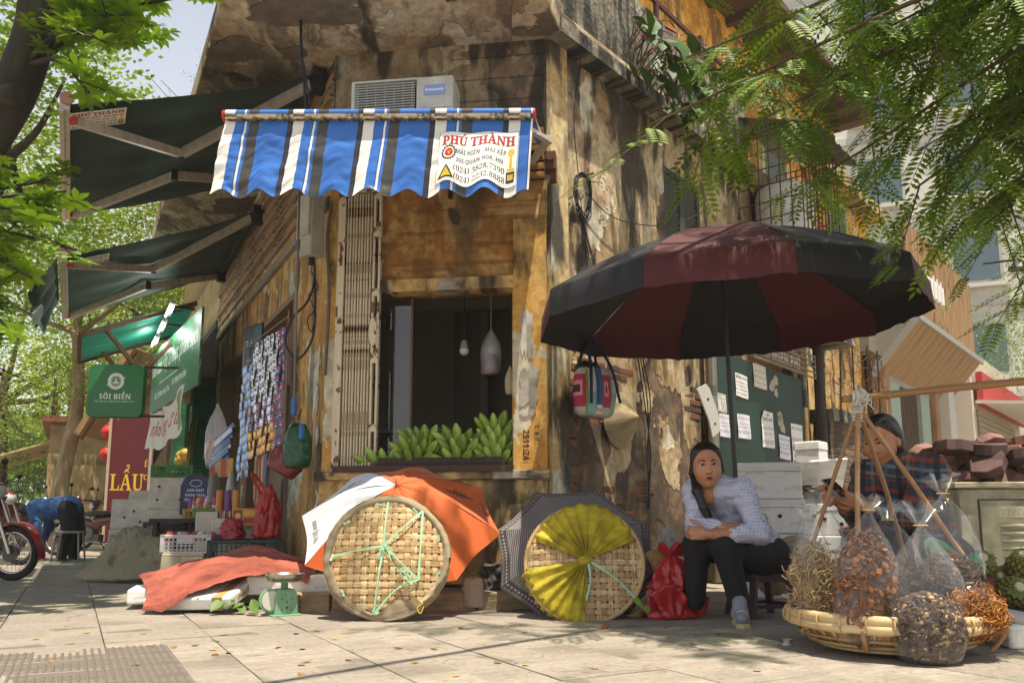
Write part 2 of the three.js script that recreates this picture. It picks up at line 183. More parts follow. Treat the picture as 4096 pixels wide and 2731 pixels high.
// concrete slab over the pavement (1 m proud of both shop fronts)
{
  const off = (f, s, n) => { const q = fp(f, s, 0, n); return [q[0], -q[2]]; };
  const kF = Math.tan((62.2 - 8) / 2 * D2R);    // mitre between the two offset lines
  const c1 = off('L', 1.0 * kF, 1.0), pts = [off('L', -6.1, 1.0), c1, off('F', 1.787 - .02, 1.02), off('R', .02, .16), off('R', 5.7, .16), off('R', 5.7, -.5), off('L', -6.1, -.5)];
  mk('overhanging_slab', xf(ext(pts, .17, [], .01), 0, 4.56, 0, -PI / 2), slabM, house, 'stained concrete slab with spalled underside');
  const pin = [off('F', .02, -.27), off('F', 1.76, -.27), off('R', 5.6, -.25), off('L', -6.0, -.25)];
  mk('ceiling', xf(ext(pin, .15), 0, 2.92, 0, -PI / 2), plasterIn, house); mk('floor_slab', xf(ext(pin, .06), 0, .06, 0, -PI / 2), plasterIn, house);
  mk('upper_floor_slab', xf(ext([off('F', .02, -.2), off('F', 1.76, -.2), off('R', 5.6, -.25), off('L', -6.0, -.25)], .1), 0, 4.45, 0, -PI / 2), plasterIn, house);
  const e = (a, b, h0, h1, t) => { const A = V(...a), B = V(...b); A.y = B.y = (h0 + h1) / 2; return bar(A, B, t, h1 - h0); };
  mk('rear_wall', e(fp('L', -6.0, 0, -.1), fp('R', 5.6, 0, -.1), .05, 4.5, .2), plasterIn, house);
  mk('partition_wall', e(fp('F', -.55, 0, -2.5), fp('F', 2.7, 0, -2.5), .1, 2.92, .1), plasterIn, house);
  mk('partition_wall', e(fp('F', -.42, 0, -.7), fp('F', -.55, 0, -2.5), .1, 2.92, .08), plasterIn, house);
  mk('partition_wall', e(fp('L', -6.0, 0, -1.9), fp('L', -1.0, 0, -1.9), .1, 2.92, .08), plasterIn, house);
  for (const n of [-.8, -1.6]) mk('ceiling_beam', e(fp('F', -.1, 0, n), fp('F', 1.95, 0, n), 2.68, 2.92, .14), plasterIn, house);
  mk('wall_shelf', [bar(fv('F', -.3, 1.5, -1.9), fv('F', .75, 1.5, -1.9), .28, .03), bar(fv('F', .74, 1.5, -1.78), fv('F', .74, .1, -1.78), .03, .03, V(1, 0, 0))], M(0xa49a8c, .8), house);
}
// exposed bricks: broken arris at the corner and washed-out foot of the right-hand wall
{
  const bg = [0, 1, 2].map(i => jit(new RoundedBoxGeometry(.19 + .02 * i, .058, .05, 2, .008), .007, 14, i * 5));
  const put = (f, s, y, n, k) => { const b = onFront('brick', f, bg[k % 3], brickM[(k * 7 + (k >> 2)) % 2], house); const q = fp(f, s, y, n); b.position.set(...q); b.rotation.set(0, fr(f), rr(-.03, .03)); };
  let k = 0; for (let r = 0; r < 22; r++) if (rnd() < .75) put('R', .245 + (r % 2) * .03 + rr(-.02, .02), .2 + r * .072, -.004, k++);
  for (let r = 0; r < 26; r++) for (let i = 0; i < 13; i++) { const s = .42 + i * .215 + (r % 2) * .108, y = .16 + r * .07; if (fbm(s * 2.1 + 4, y * 2.4 + 1, 3) > .60 && s < 2.95 && k < 110) put('R', s, y, -.021 + rr(-.003, .003), k++); }
}
// louvred window in the right-hand wall
{
  const w = onFront('window_shutter', 'R', [bx(.05, 1.38, .05, 1.975, 3.42, -.03), bx(.05, 1.38, .05, 2.695, 3.42, -.03), bx(.10, 1.38, .05, 2.335, 3.42, -.03), bx(.67, .06, .05, 2.335, 4.09, -.03), bx(.67, .06, .05, 2.335, 2.75, -.03), bx(.76, 1.36, .02, 2.335, 3.42, -.09)], M(0x3c4238, .75), house, 'grey-green louvred shutter');
  const sg = bx(.285, .045, .012), lm = M(0x4a5146, .75);
  for (const x of [2.143, 2.527]) for (let i = 0; i < 26; i++) { const l = mk('slat', sg, lm, w); l.position.set(x, 2.81 + i * .049, -.03); l.rotation.x = .7; }
}
// folding metal gate pushed to the left of the shop opening
{
  const g = onFront('folding_gate', 'F', [bx(.06, 2.34, .07, .115, 2.14, .045), bx(.34, .03, .05, .28, .985, .045), bx(.34, .05, .06, .28, 3.30, .045), bx(.018, 2.28, .05, .392, 2.14, .05), bx(.018, 2.28, .05, .438, 2.14, .05), ...[.99, 1.32, 1.9, 2.42, 2.95, 3.24].map((y, i) => bx(.062, i % 2 ? .06 : .12, .052, .415, y, .05))], rustCream, house, 'cream painted folding metal gate with rust');
  mk('backing_plate', bx(.30, 2.26, .006, .27, 2.13, .022), M(0x2c241c, .9), g); const sg = ext([[-.0085, -.008], [.0085, -.008], [.0085, .012], [.004, .02], [-.004, .02], [-.0085, .012]], 2.26); sg.rotateX(-PI / 2);
  for (let i = 0; i < 9; i++) { const s = mk('slat', sg, rustCream, g); s.position.set(.165 + i * .0245, 1.0, .048 + .006 * (i % 2)); s.rotation.y = PI; }
  const rv = sph(.007, 0, 0, 0, 1, 1, .6, 8, 6); for (const y of [1.08, 1.5, 1.96, 2.42, 2.88]) for (let i = 0; i < 9; i++) { const s = mk('rivet', rv, rustCream, g); s.position.set(.165 + i * .0245, y, .072); }
  mk('latch_plate', xf(ext([[0, .13], [-.05, .1], [-.065, 0], [-.05, -.1], [0, -.13]], .006), .43, 2.1, .078), rustCream, g);
}
// shop counter: dark sill tray, pole, glass pane
onFront('window_post', 'F', cy(.011, .011, 1.48, 8, .66, 1.71, -.16), M(0x6a5a4a, .5, { metalness: .5 }));
onFront('glass_pane', 'F', bx(.22, 1.44, .004, .545, 1.72, -.16), M(0xffffff, .05, { transmission: 1, thickness: 0, ior: 1.5 }));
onFront('counter_sill', 'F', bx(1.42, .05, .34, .83, .995, -.02), M(0x4a3524, .7));
// door frames, panelling of the side openings
for (const [a, b, t] of [[-3.43, -1.24, 2.78], [-5.75, -3.72, 2.74]]) {
  onFront('door_frame', 'L', [bx(.07, t - .1, .2, a + .035, t / 2 + .05, -.1), bx(.07, t - .1, .2, b - .035, t / 2 + .05, -.1), bx(b - a - .14, .06, .2, (a + b) / 2, t - .03, -.1)], M(0x7d6a50, .8));
}
{ const wd = surfMat(1, 1, 128, (X, Y) => { const n = fbm(X * 60, Y * 2, 3); return [86 + 40 * n, 50 + 24 * n, 36 + 16 * n, n]; }, 0, .7);
  onFront('wooden_fascia', 'L', bx(1.1, .75, .03, -1.83, 2.38, -.18), wd);
  const pl = bx(.062, 1.9, .03); for (let i = 0; i < 9; i++) { const d = onFront('shutter_plank', 'L', pl, M(0x8c7b64, .85), house); d.position.set(...fp('L', -2.95 + i * .066, 1.1, -.2)); d.rotation.y = fr('L'); } }
// ledge, parapet, rails and set-back upper storey over the right-hand street
onFront('ledge', 'R', jit(bx(3.72, .13, .2, 1.84, 4.60, .09), .012, 4), mossM);
onFront('parapet_wall', 'R', jit(bxs(3.9, .85, .14, 60, 14, 2, 1.86, 5.15, .02), .012, 3), mossM, house, 'black-stained parapet wall');
const yellowM = surfMat(4, 4, 150, (X, Y) => aged(X, Y, 63, { a: [232, 172, 62], b: [214, 146, 44], c: [236, 188, 96], p: [210, 200, 176], pt: .70, bt: .72, mt: .66 }), 0, .9);
onFront('upper_wall', 'R', bx(13, 4.6, .2, 5.7, 7.0, -1.6), yellowM, house, 'bright yellow upper storey wall');
onFront('eaves', 'R', [bx(13.2, .12, 1.1, 5.7, 8.9, -1.2), ...[...Array(19)].map((_, i) => bx(.09, .16, 1.15, -.5 + i * .68, 8.78, -1.15))], M(0x5a4230, .9));
onFront('balcony_rail', 'R', [bx(4.2, .05, .04, 2.5, 6.1, -.5), bx(4.2, .05, .04, 2.5, 6.55, -.5), ...[.6, 1.7, 2.8, 3.9].map(x => bx(.05, 1.1, .05, x, 6.1, -.5))], M(0x4c241c, .7));
onFront('upper_window', 'R', [bx(.9, 1.3, .06, 3.4, 7.0, -1.48), bx(.04, 1.2, .08, 3.4, 7.0, -1.47)], M(0x46504a, .6));
// ---------- ground, paving slabs, step, drain cover ----------
struct('ground', xf(new THREE.PlaneGeometry(400, 400), 0, -.11, -40, -PI / 2), surfMat(6, 6, 80, (X, Y) => { const n = fbm(X * 3, Y * 3, 4), m = fbm(X * 30, Y * 30, 2); const k = 92 + 26 * n + 16 * m; return [k, k * .97, k * .92, m]; }, 0, .95));
const pave = struct('pavement', xf(bx(60, .08, 40, 0, -.054, -17)), surfMat(2, 2, 128, (X, Y) => { const n = fbm(X * 8, Y * 8, 4); return [128 + 30 * n, 118 + 28 * n, 104 + 26 * n, n]; }, 0, .98));
{
  const stone = [0, 1, 2, 3].map(i => surfMat(1.2, 1.2, 180, (X, Y) => {
    const n = fbm(X * 2.2 + i * 7, Y * 2.2 + i * 3, 5), s = fbm(X * 60, Y * 60 + i, 2), st = sm(.60, .72, fbm(X * 4 + i * 5, Y * 4, 5)), gr = fbm(X * 3 + i, Y * 40, 3), pit = sm(.70, .78, fbm(X * 34 + i, Y * 34, 3)), cr = sm(.012, .004, Math.abs(fbm(X * 1.6 + i * 4, Y * 1.6, 5) - .5)) * (i % 3 ? 0 : .5);
    let c = P2([158, 148, 135], [132, 122, 109], n); c = P2(c, [100, 90, 78], st * .65); c = P2(c, [172, 161, 147], sm(.6, .75, gr) * .4); c = P2(c, [104, 94, 82], sm(.62, .8, fbm(X * 1.1 + i * 13, Y * 1.1 + 5, 4)) * .45); c = P2(c, [112, 98, 80], Math.max(pit * .55, cr));
    const k = (.92 + .16 * s) * [1, .96, 1.03, .93][i]; return [c[0] * k, c[1] * k, c[2] * k, clamp(.6 + (s - .5) * .4 + (n - .5) * .3 - pit * .4 - cr * .5, 0, 1)];
  }, .004, .88));
  const W = .5, L = .75, mkSlab = (w, l) => { const g = ext(rect(-w / 2 + .0025, -l / 2 + .0025, w / 2 - .0025, l / 2 - .0025), .05, [], .0035); g.rotateX(-PI / 2); return g; };
  const sg = mkSlab(W, L), [ox, oz, ph] = FR.L, q = rng(5); let k = 0;
  const proj = P => P.clone().sub(camera.position).applyEuler(new THREE.Euler(-camera.rotation.x, 0, 0));
  for (let a = -26; a < 14; a++) for (let b = -16; b < 26; b++) {
    const n = .07 + b * W + .25, s = a * L + (b & 1 ? L / 2 : 0), p = fv('L', s, 0, n), c = proj(p);
    const rF = fv('F', 0, 0, .7); // stay outside the house
    const inF = (p.x - FR.F[0]) * Math.sin(fr('F')) + (p.z - FR.F[1]) * Math.cos(fr('F')), inR = (p.x - FR.R[0]) * Math.sin(fr('R')) + (p.z - FR.R[1]) * Math.cos(fr('R'));
    if (-c.z < 1.2 || -c.z > 13.5 || Math.abs(c.x) > -c.z * .72 + 1.0 || Math.max(inF, inR, n) < .3) continue;
    const m = mk('paving_slab', sg, stone[(k * 5 + b * 3 + (k >> 3)) % 4 < 0 ? 0 : Math.abs(k * 5 + b * 3 + (k >> 3)) % 4], pave); k++;
    m.position.set(p.x, -.0515 + (q() - .5) * .006, p.z); m.rotation.set((q() - .5) * .005, ph + PI / 2 + (q() < .5 ? PI : 0), (q() - .5) * .005, 'YXZ');
  }
  console.log('slabs', k);
  // doorstep: raised platform with rough stone blocks in front
  const A = V(-1.72, 0, -5.60), B = V(.42, 0, -5.92), d = B.clone().sub(A).normalize(), ang = Math.atan2(-d.z, d.x);
  const plat = struct('doorstep', xf(ext([[A.x + .03, 5.72], [B.x, 6.02], [.8, 6.5], [.4, 6.7], [-1.6, 6.9], [-2.0, 6.6]], .10), 0, 0, 0, -PI / 2), stone[1]);
  const stepM = surfMat(1, 1, 200, (X, Y) => { const n = fbm(X * 5, Y * 5, 5), m = fbm(X * 30, Y * 30, 3); return [...P2([190, 168, 128], [120, 104, 80], n * 1.1), m * .5 + n * .5]; }, .012, .95);
  [.42, .5, .46, .52].reduce((x, w, i) => { const g = jit(new RoundedBoxGeometry(w - .012, .125, .24, 5, .012), .012, 9, i * 3); const o = mk('step_stone', g, stepM, plat); const p = A.clone().addScaledVector(d, x + w / 2); o.position.set(p.x, .056, p.z); o.rotation.y = ang; return x + w; }, .1);
}
{ // checker-plate drain cover, bottom left
  const t = thing('drain_cover', 'studded concrete drain cover plates sunk in the pavement', 'drain cover', [-1.68, -.004, -4.18], fr('L'));
  const cm = surfMat(1, 1, 200, (X, Y) => { const n = fbm(X * 9, Y * 9, 4), m = fbm(X * 50, Y * 50, 2); const k = 84 + 34 * n + 20 * m; return [k, k * .92, k * .83, m]; }, 0, .9);
  const plate = rb(.30, .03, .96, .006, 0, 0, 0), stud = []; const st = cy(.0095, .005, .008, 4);
  for (let i = 0; i < 9; i++) for (let j = 0; j < 31; j++) { if (i > 5 && j > 12 && j < 19) continue; const g = st.clone(); g.scale(.85, 1, 1.1); g.rotateY(((i + j) & 1) ? .5 : -.5 + PI / 2); stud.push(g.translate(-.128 + i * .032, .018, -.45 + j * .03)); }
  const sg = mergeGeometries(stud.map(norm));
  for (let c = 0; c < 3; c++) for (let r = 0; r < 5; r++) { const p = mk('plate', plate, cm, t); p.position.set(.155 + r * .307, -.009, -.0 + .49 + c * .972); p.rotation.y = PI; const s = mk('raised_studs', sg, cm, p); s.userData.kind = 'stuff'; }
}
// ---------- awnings ----------
const alu = surfMat(.5, .5, 200, (X, Y) => { const n = fbm(X * 30, Y * 4, 3); const k = 186 + 44 * n; return [k, k * .95, k * .88, n]; }, 0, .42, { metalness: .35 });
const redPlastic = M(0xb8301f, .45), pinkCap = M(0xb07c72, .6), blackM = M(0x17161a, .55);
// printed vinyl label of the awning maker
function drawLabel(g, w, h) {
  g.fillStyle = '#f3f0e6'; g.fillRect(0, 0, w, h); g.strokeStyle = '#2b3a78'; g.lineWidth = 4; g.strokeRect(2, 2, w - 4, h - 4);
  const T = (s, x, y, f, c, o) => { g.font = f; g.textAlign = 'center'; if (o) { g.lineWidth = o; g.strokeStyle = '#1a1414'; g.strokeText(s, x, y); } g.fillStyle = c; vtext(g, s, x, y, o ? 0 : w * .64); };
  T('PHÚ THÀNH', w * .5, h * .26, 'bold ' + h * .24 + 'px serif', '#c31a22', 5);
  T('MÁI HIÊN - MÁI XẾP', w * .54, h * .43, 'bold ' + h * .125 + 'px sans-serif', '#1d2038'); T('265 QUAN HOA, HN', w * .53, h * .585, 'bold ' + h * .105 + 'px sans-serif', '#1c2a62');
  T('(024) 3828.7390', w * .53, h * .76, 'bold ' + h * .145 + 'px serif', '#141414'); T('(024) 2232.8888', w * .54, h * .925, 'bold ' + h * .145 + 'px serif', '#141414');
  g.fillStyle = '#23263f'; g.beginPath(); for (let i = 0; i < 32; i++) { const a = i / 32 * 2 * PI, r = h * (i % 2 ? .135 : .165); g.lineTo(w * .135 + r * Math.cos(a), h * .42 + r * Math.sin(a)); } g.fill();
  g.fillStyle = '#f1e9c6'; g.beginPath(); g.arc(w * .135, h * .42, h * .115, 0, 7); g.fill(); g.fillStyle = '#c02a22'; g.beginPath(); g.arc(w * .135, h * .42, h * .085, 0, 7); g.fill(); T('V', w * .135, h * .455, 'bold ' + h * .1 + 'px sans-serif', '#f2c94c');
  g.fillStyle = '#17171b'; g.beginPath(); g.moveTo(w * .12, h * .66); g.lineTo(w * .02, h * .93); g.lineTo(w * .23, h * .93); g.fill(); g.fillStyle = '#e0c22c'; g.beginPath(); g.moveTo(w * .12, h * .71); g.lineTo(w * .055, h * .89); g.lineTo(w * .19, h * .89); g.fill();
  g.fillStyle = '#e2b93a'; g.beginPath(); g.arc(w * .92, h * .38, h * .07, 0, 7); g.fill(); g.fillRect(w * .905, h * .42, w * .03, h * .27); g.fillRect(w * .875, h * .66, w * .09, h * .05); g.fillStyle = '#1a1a1a'; g.fillRect(w * .87, h * .72, w * .1, h * .2); g.fillStyle = '#d8b33a'; g.fillRect(w * .885, h * .76, w * .07, h * .1);
  T('Cúp Vàng Thương Hiệu', w * .11, h * .62, h * .035 + 'px serif', '#a33'); T('Giải Thưởng Sao Vàng Đất Việt', w * .13, h * .97, h * .03 + 'px serif', '#a33'); T('Giải Thưởng Tiêu Biểu', w * .88, h * .97, h * .03 + 'px serif', '#a33');
}
const labelTex = printTex(768, 470, drawLabel), labelM = new THREE.MeshStandardMaterial({ map: labelTex, roughness: .45 });
// blue striped roller awning
{
  const t = thing('striped_awning', 'blue and white striped roller awning with scalloped valance over the shop opening', 'awning', fp('F', 0, 0, 0), fr('F'));
  const period = canvasTex(512, 64, (g, w, h) => { g.fillStyle = '#3f74c4'; g.fillRect(0, 0, w, h); const s = (a, b, c) => { g.fillStyle = c; g.fillRect(a * w, 0, (b - a) * w, h); }; s(0, .155, '#efece2'); s(.295, .325, '#efece2'); s(.285, .293, '#1d2a4a'); s(.365, .51, '#4a4947'); s(.925, .985, '#3c3a3c'); s(.985, 1, '#1d2a4a'); });
  period.wrapS = period.wrapT = THREE.RepeatWrapping; period.repeat.set(4.32, 1);
  const vinyl = M(0xffffff, .36, { map: period, side: THREE.DoubleSide, transmission: .08, thickness: 0, specularIntensity: .6 });
  const top = u => V(-.36 + 2.18 * u, 3.41 - .13 * u, 1.16 - .03 * u);
  const val = (u, v) => { const p = top(u), drop = .56 + .032 * Math.cos(u * 2 * PI * 8.4 + 1.2) - .02 * u; const w = v * .03 * (fbm(u * 6, v * 2 + 2, 3) - .5) * 2 + .010 * v * Math.sin(u * 24 + v * 3 * (1 - u)) + .022 * (fbm(u * 14 + v * 5, v * 5 - u * 7, 4) - .5) * 2 * sm(0, .2, v) * (1.1 - .9 * u); return V(p.x - .03 * v * (1 - u) - .03 * v, p.y - .015 - drop * v, p.z + .02 + .05 * v + w); };
  mk('valance', grid(150, 40, val), vinyl, t);
  mk('canopy', grid(60, 14, (u, v) => { const p = top(u); return V(p.x + .0 * v, p.y + .055 + (3.52 - p.y) * v - .03 * Math.sin(PI * v), p.z * (1 - v) + .13 * v); }), vinyl, t);
  mk('roller_edge', grid(60, 10, (u, v) => { const p = top(u), a = v * PI * 1.1 - .6; return V(p.x, p.y + .03 + .032 * Math.sin(a), p.z + .005 + .032 * Math.cos(a)); }), vinyl, t);
  const fb = surfMat(.5, .1, 300, (X, Y) => { const n = fbm(X * 30, Y * 40, 4); return [...P2([168, 150, 120], [62, 54, 44], sm(.35, .65, n)), n]; }, 0, .8);
  mk('front_bar', bar(top(0).add(V(.015, -.012, .035)), top(1).add(V(-.015, -.012, .035)), .045, .035), fb, t);
  for (const u of [0, 1]) { const p = top(u); mk('end_cap', xf(cy(.045, .045, .012, 20), p.x + (u ? .008 : -.008), p.y + .012, p.z + .01, 0, 0, PI / 2), redPlastic, t, 'red plastic end cap'); }
  for (const [u, k] of [[.12, -.25], [.93, .2]]) { const p = top(u).add(V(0, -.01, -.02)), e = V(p.x + k, 3.36, .62), w = V(p.x + .02, 3.42, .12); mk('folding_arm', [bar(p, e, .045, .03), bar(e, w, .05, .035), cy(.03, .03, .05, 12, e.x, e.y, e.z)], alu, t); }
  mk('wall_bar', bx(2.1, .05, .05, .72, 3.50, .085), darkIron, t);
  mk('gear_box', [rb(.09, .16, .10, .01, 1.84, 3.42, .10), xf(cy(.035, .035, .05, 12), 1.84, 3.44, .16, PI / 2), bx(.05, .09, .07, 1.86, 3.31, .08)], rustIron, t, 'rusty gear box');
  mk('maker_label', grid(24, 12, (u, v) => { const q = val(.715 + u * .245, .95 - .70 * (v) - .06); q.z += .007; return q; }), labelM, t, 'white printed label with red heading and phone numbers');
}
// dark green folding-arm awnings over the side street
const greenCloth = (() => { const s = surf(2, 2, 128, (X, Y) => { const n = fbm(X * 2, Y * 14, 4), m = fbm(X * 90, Y * 90, 1); return [20 + 12 * n + 5 * m, 42 + 16 * n + 6 * m, 34 + 13 * n + 5 * m, n]; }); return M(0xffffff, .8, { ...s, bumpScale: .004, side: THREE.DoubleSide, transmission: .16, thickness: 0 }); })();
function foldingAwning(s0, s1, yw, yb, nb, label, valance) {
  const t = thing('green_awning', label, 'awning', fp('L', 0, 0, 0), fr('L'));
  mk('cloth', grid(40, 40, (u, v) => { const s = s1 + (s0 - s1) * u; return V(s, yw + (yb - yw) * v - .05 * Math.sin(PI * v) + .03 * (fbm(u * 3, v * 4 + s0, 3) - .5) + .012 * Math.sin(u * 30 + v * 4) * Math.sin(PI * v), .12 + (nb - .12) * v); }), greenCloth, t);
  mk('front_bar', [bx(s0 - s1 + .06, .10, .07, (s0 + s1) / 2, yb - .005, nb + .03), bx(s0 - s1 + .06, .03, .03, (s0 + s1) / 2, yb - .06, nb + .05)], alu, t);
  mk('end_cap', xf(cy(.05, .05, .02, 20), s0 + .045, yb + .03, nb + .02, 0, 0, PI / 2), pinkCap, t);
  mk('cassette', xf(cy(.05, .05, s0 - s1, 16), (s0 + s1) / 2, yw + .02, .09, 0, 0, PI / 2), greenCloth, t);
  for (const [sa, dir, sb] of [[s0 - .05, -1.0, s0 - .16], [s1 + .12, .85, s1 + .12]]) {
    const w = V(sa, yw - .07, .14), e = V(sa + dir, (yw + yb) / 2 - .14, 1.08), b = V(sb, yb - .05, nb - .03);
    const arm = mk('folding_arm', [bar(w, e, .05, .085), bar(e, b, .045, .075)], alu, t); mk('elbow_joint', [cy(.032, .032, .11, 12, e.x, e.y, e.z)], darkIron, arm); mk('arm_end', rb(.06, .06, .06, .012, b.x, b.y, b.z), redPlastic, arm);
    mk('wall_bracket', [rb(.12, .22, .12, .012, sa + .02, yw - .03, .08), xf(cy(.04, .04, .13, 12), sa + .05, yw + .01, .1, 0, 0, PI / 2)], darkIron, t);
  }
  const lb = mk('maker_label', new THREE.BoxGeometry(.42, .30, .004), labelM, t, 'sewn-on printed label'); lb.position.set(s0 - .22, yb + .035, nb - .20); lb.rotation.set(-PI / 2 - .30, PI, 0, 'YXZ'); lb.rotation.set(PI / 2 + .36, 0, -PI / 2);
  if (valance) mk('torn_valance', grid(30, 10, (u, v) => V(s0 - .02 - 1.9 * u, yb - .02 - (.42 + .1 * Math.sin(u * 25)) * v, nb + .09 + .18 * v + .06 * Math.sin(u * 19 + v * 2) * v)), greenCloth, t, 'torn dark green flap');
  return t;
}
foldingAwning(-.28, -2.85, 4.48, 3.74, 1.98, 'upper dark green folding-arm awning nearest the street corner', false);
foldingAwning(-2.95, -5.75, 4.14, 3.32, 1.98, 'lower dark green folding-arm awning with torn valance, farther down the side street', true);
// ---------- air conditioner ----------
{
  const t = thing('air_conditioner', 'grey-white outdoor air conditioner unit above the striped awning', 'air conditioner', fp('F', .68, 3.5, 0), fr('F'));
  const cm = noise2(0xcac7ba, 3, .16, .45, .0006);
  mk('casing', [rb(.30, .58, .29, .015, .265, .30, .21), rb(.54, .02, .29, .008, -.145, .58, .21), rb(.54, .02, .29, .008, -.145, .02, .21), rb(.03, .58, .29, .008, -.405, .30, .21)], cm, t);
  mk('fan_housing', bx(.52, .54, .02, -.145, .30, .24), blackM, t);
  const fan = []; for (let i = 0; i < 3; i++) fan.push(xf(bx(.2, .09, .008), .1 * Math.cos(i * 2.1) - .145, .3 + .1 * Math.sin(i * 2.1), .27, .35, 0, i * 2.1)); mk('fan', [...fan, xf(cy(.04, .04, .03, 16), -.145, .3, .28, PI / 2)], M(0x3a3a38, .6), t);
  const sg = bx(.50, .008, .012), vg = bx(.006, .52, .008), gm = M(0xb5b2a5, .5);
  for (let i = 0; i < 24; i++) { const s = mk('grille_bar', sg, gm, t); s.position.set(-.145, .05 + i * .0217, .345); } for (let i = 0; i < 7; i++) { const s = mk('grille_bar', vg, gm, t); s.position.set(-.37 + i * .075, .3, .338); }
  mk('badge', new THREE.BoxGeometry(.17, .085, .004).translate(.265, .47, .3585), new THREE.MeshStandardMaterial({ roughness: .4, map: printTex(256, 128, (g, w, h) => { g.fillStyle = '#8fa3d2'; g.fillRect(0, 0, w, h); g.fillStyle = '#fff'; g.font = 'bold 46px sans-serif'; g.textAlign = 'center'; g.fillText('Panasonic', w / 2, h * .6); }) }), t, 'pale blue badge');
  for (const y of [.16, .32]) mk('panel_groove', bx(.28, .005, .002, .265, y, .3555), M(0x8d8a80, .6), t);
  for (const x of [-.33, .33]) mk('wall_bracket', [bx(.03, .03, .36, x, -.005, .18), bx(.03, .3, .03, x, -.15, .02)], darkIron, t);
}
// ---------- things fixed to the corner house ----------
{
  const t = thing('meter_box', 'grey-white plastic electricity meter box on the ochre corner', 'meter box', fp('F', -.12, 2.70, .06), fr('F') - .5);
  mk('box', rb(.20, .52, .14, .015, 0, .28, .05), noise2(0xa9a395, 4, .2, .6), t); mk('cover', rb(.12, .34, .03, .01, .03, .36, .13), noise2(0xb4aea0, 4, .2, .6), t); mk('window', bx(.05, .09, .006, -.06, .12, .122), M(0x24272a, .2), t); mk('cable_gland', cy(.02, .02, .06, 10, .02, -.01, .05), blackM, t);
}
const cord = (name, label, pts, r = .008, m = blackM, grp) => solo(name, label, 'cable', tube(pts, r, 6, pts.length * 8), m, null, 0, grp);
cord('power_cable', 'black cable looping below the meter box', [fp('F', -.1, 2.72, .12), fp('F', -.09, 2.55, .11), fp('F', -.14, 2.35, .12), fp('F', -.26, 2.2, .14), fp('F', -.3, 2.0, .14), fp('F', -.2, 1.88, .13), fp('F', -.1, 2.02, .11), fp('F', -.08, 2.3, .1), fp('F', -.09, 2.55, .1)], .010);
cord('power_cable', 'thin wires dangling tangled under the meter box', [fp('F', -.11, 2.6, .13), fp('F', -.05, 2.45, .13), fp('F', -.12, 2.4, .14), fp('F', -.08, 2.28, .12), fp('F', -.13, 2.2, .13), fp('F', -.1, 2.1, .12), fp('F', -.06, 2.25, .12)], .005);
cord('power_cable', 'grey conduit running down beside the folding gate', [fp('F', .03, 3.2, .09), fp('F', .0, 2.9, .09), fp('F', .03, 2.4, .09), fp('F', .02, 1.75, .09)], .013, M(0x5b5248, .7));
cord('hanging_wire', 'black cable hanging from the slab to the striped awning', [[-1.69, 4.57, -6.1], [-1.68, 4.3, -6.12], [-1.64, 3.9, -6.15], [-1.62, 3.45, -6.2]], .012);
cord('hanging_wire', 'second black cable beside the green awning bracket', [[-1.66, 4.2, -6.12], [-1.61, 3.9, -6.14], [-1.60, 3.45, -6.2]], .008);
{
  const t = thing('awning_crank', 'steel awning crank rod with two blue handles hanging at the house corner', 'crank rod', [-1.64, 0, -6.15]);
  mk('rod', [rod(V(-.02, 3.18, 0), V(.0, 1.52, 0), .009), rod(V(.0, 1.38, 0), V(.06, 1.31, 0), .007)], M(0x6d675e, .5, { metalness: .6 }), t); mk('handle', lathe([[0, 0], [.017, 0], [.02, .02], [.016, .05], [.02, .1], [.014, .14], [0, .14]], 14).translate(0, 1.38, 0), M(0x1f5fa0, .45), t); mk('handle', lathe([[0, 0], [.017, 0], [.02, .02], [.016, .05], [.02, .09], [.014, .11], [0, .11]], 14).translate(.065, 1.2, 0), M(0x1f5fa0, .45), t);
}
{ // coil of black wire on a hook, wires on the right-hand wall
  const t = thing('wire_coil', 'coil of black wire hung on a hook on the right-hand wall', 'wire coil', fp('R', .42, 3.30, .05), fr('R'));
  const g = []; const q = rng(3); for (let i = 0; i < 16; i++) { const a = .07 + q() * .05, b = .17 + q() * .05, pts = []; for (let k = 0; k < 12; k++) { const w = k / 12 * 2 * PI; pts.push(V(a * Math.cos(w) + .03 * (q() - .5), b * Math.sin(w) - .02 * q() + (b - .2) * -1, .03 + .03 * (q() - .5) + .01 * Math.sin(w * 2))); } g.push(tube(pts, .004, 5, 40, true)); }
  mk('coil', g, blackM, t); mk('hook', rod(V(0, .17, -.05), V(.06, .2, .1), .008), rustIron, t); mk('tie', xf(new THREE.TorusGeometry(.025, .003, 6, 14), -.08, .02, .03, 1.3, 0, 0), M(0xdddddd, .5), t);
}
for (const [a, i] of [[0, 0], [.05, 1], [.1, 2], [.13, 3]]) cord('wall_wire', 'thin black wires slanting down the right-hand wall from the coil', [fp('R', .43 + a * .4, 3.12, .03), fp('R', .6 + a, 2.6, .025), fp('R', .78 + a, 2.0, .03)], .004, blackM, 'wires below the coil');
cord('wall_wire', 'thin black wire sagging from the coil to the louvred window', [fp('R', .5, 3.36, .05), fp('R', .85, 3.26, .06), fp('R', 1.4, 3.32, .08), fp('R', 2.1, 3.55, .06), fp('R', 2.9, 3.95, .06)], .005);
cord('wall_wire', 'thin black wires running up from the coil to the parapet', [fp('R', .42, 3.5, .03), fp('R', .34, 4.0, .05), fp('R', .28, 4.6, .2)], .004);
for (let i = 0; i < 3; i++) cord('wall_wire', 'loose black wires trailing down the washed-out wall beside the conical hat', [fp('R', 1.3 + i * .03, 2.2, .03), fp('R', 1.42 + i * .02, 1.7, .03 + .02 * i), fp('R', 1.5 - i * .03, 1.2, .04), fp('R', 1.44 + i * .02, .7, .03)], .006, blackM, 'wires on the washed-out wall');
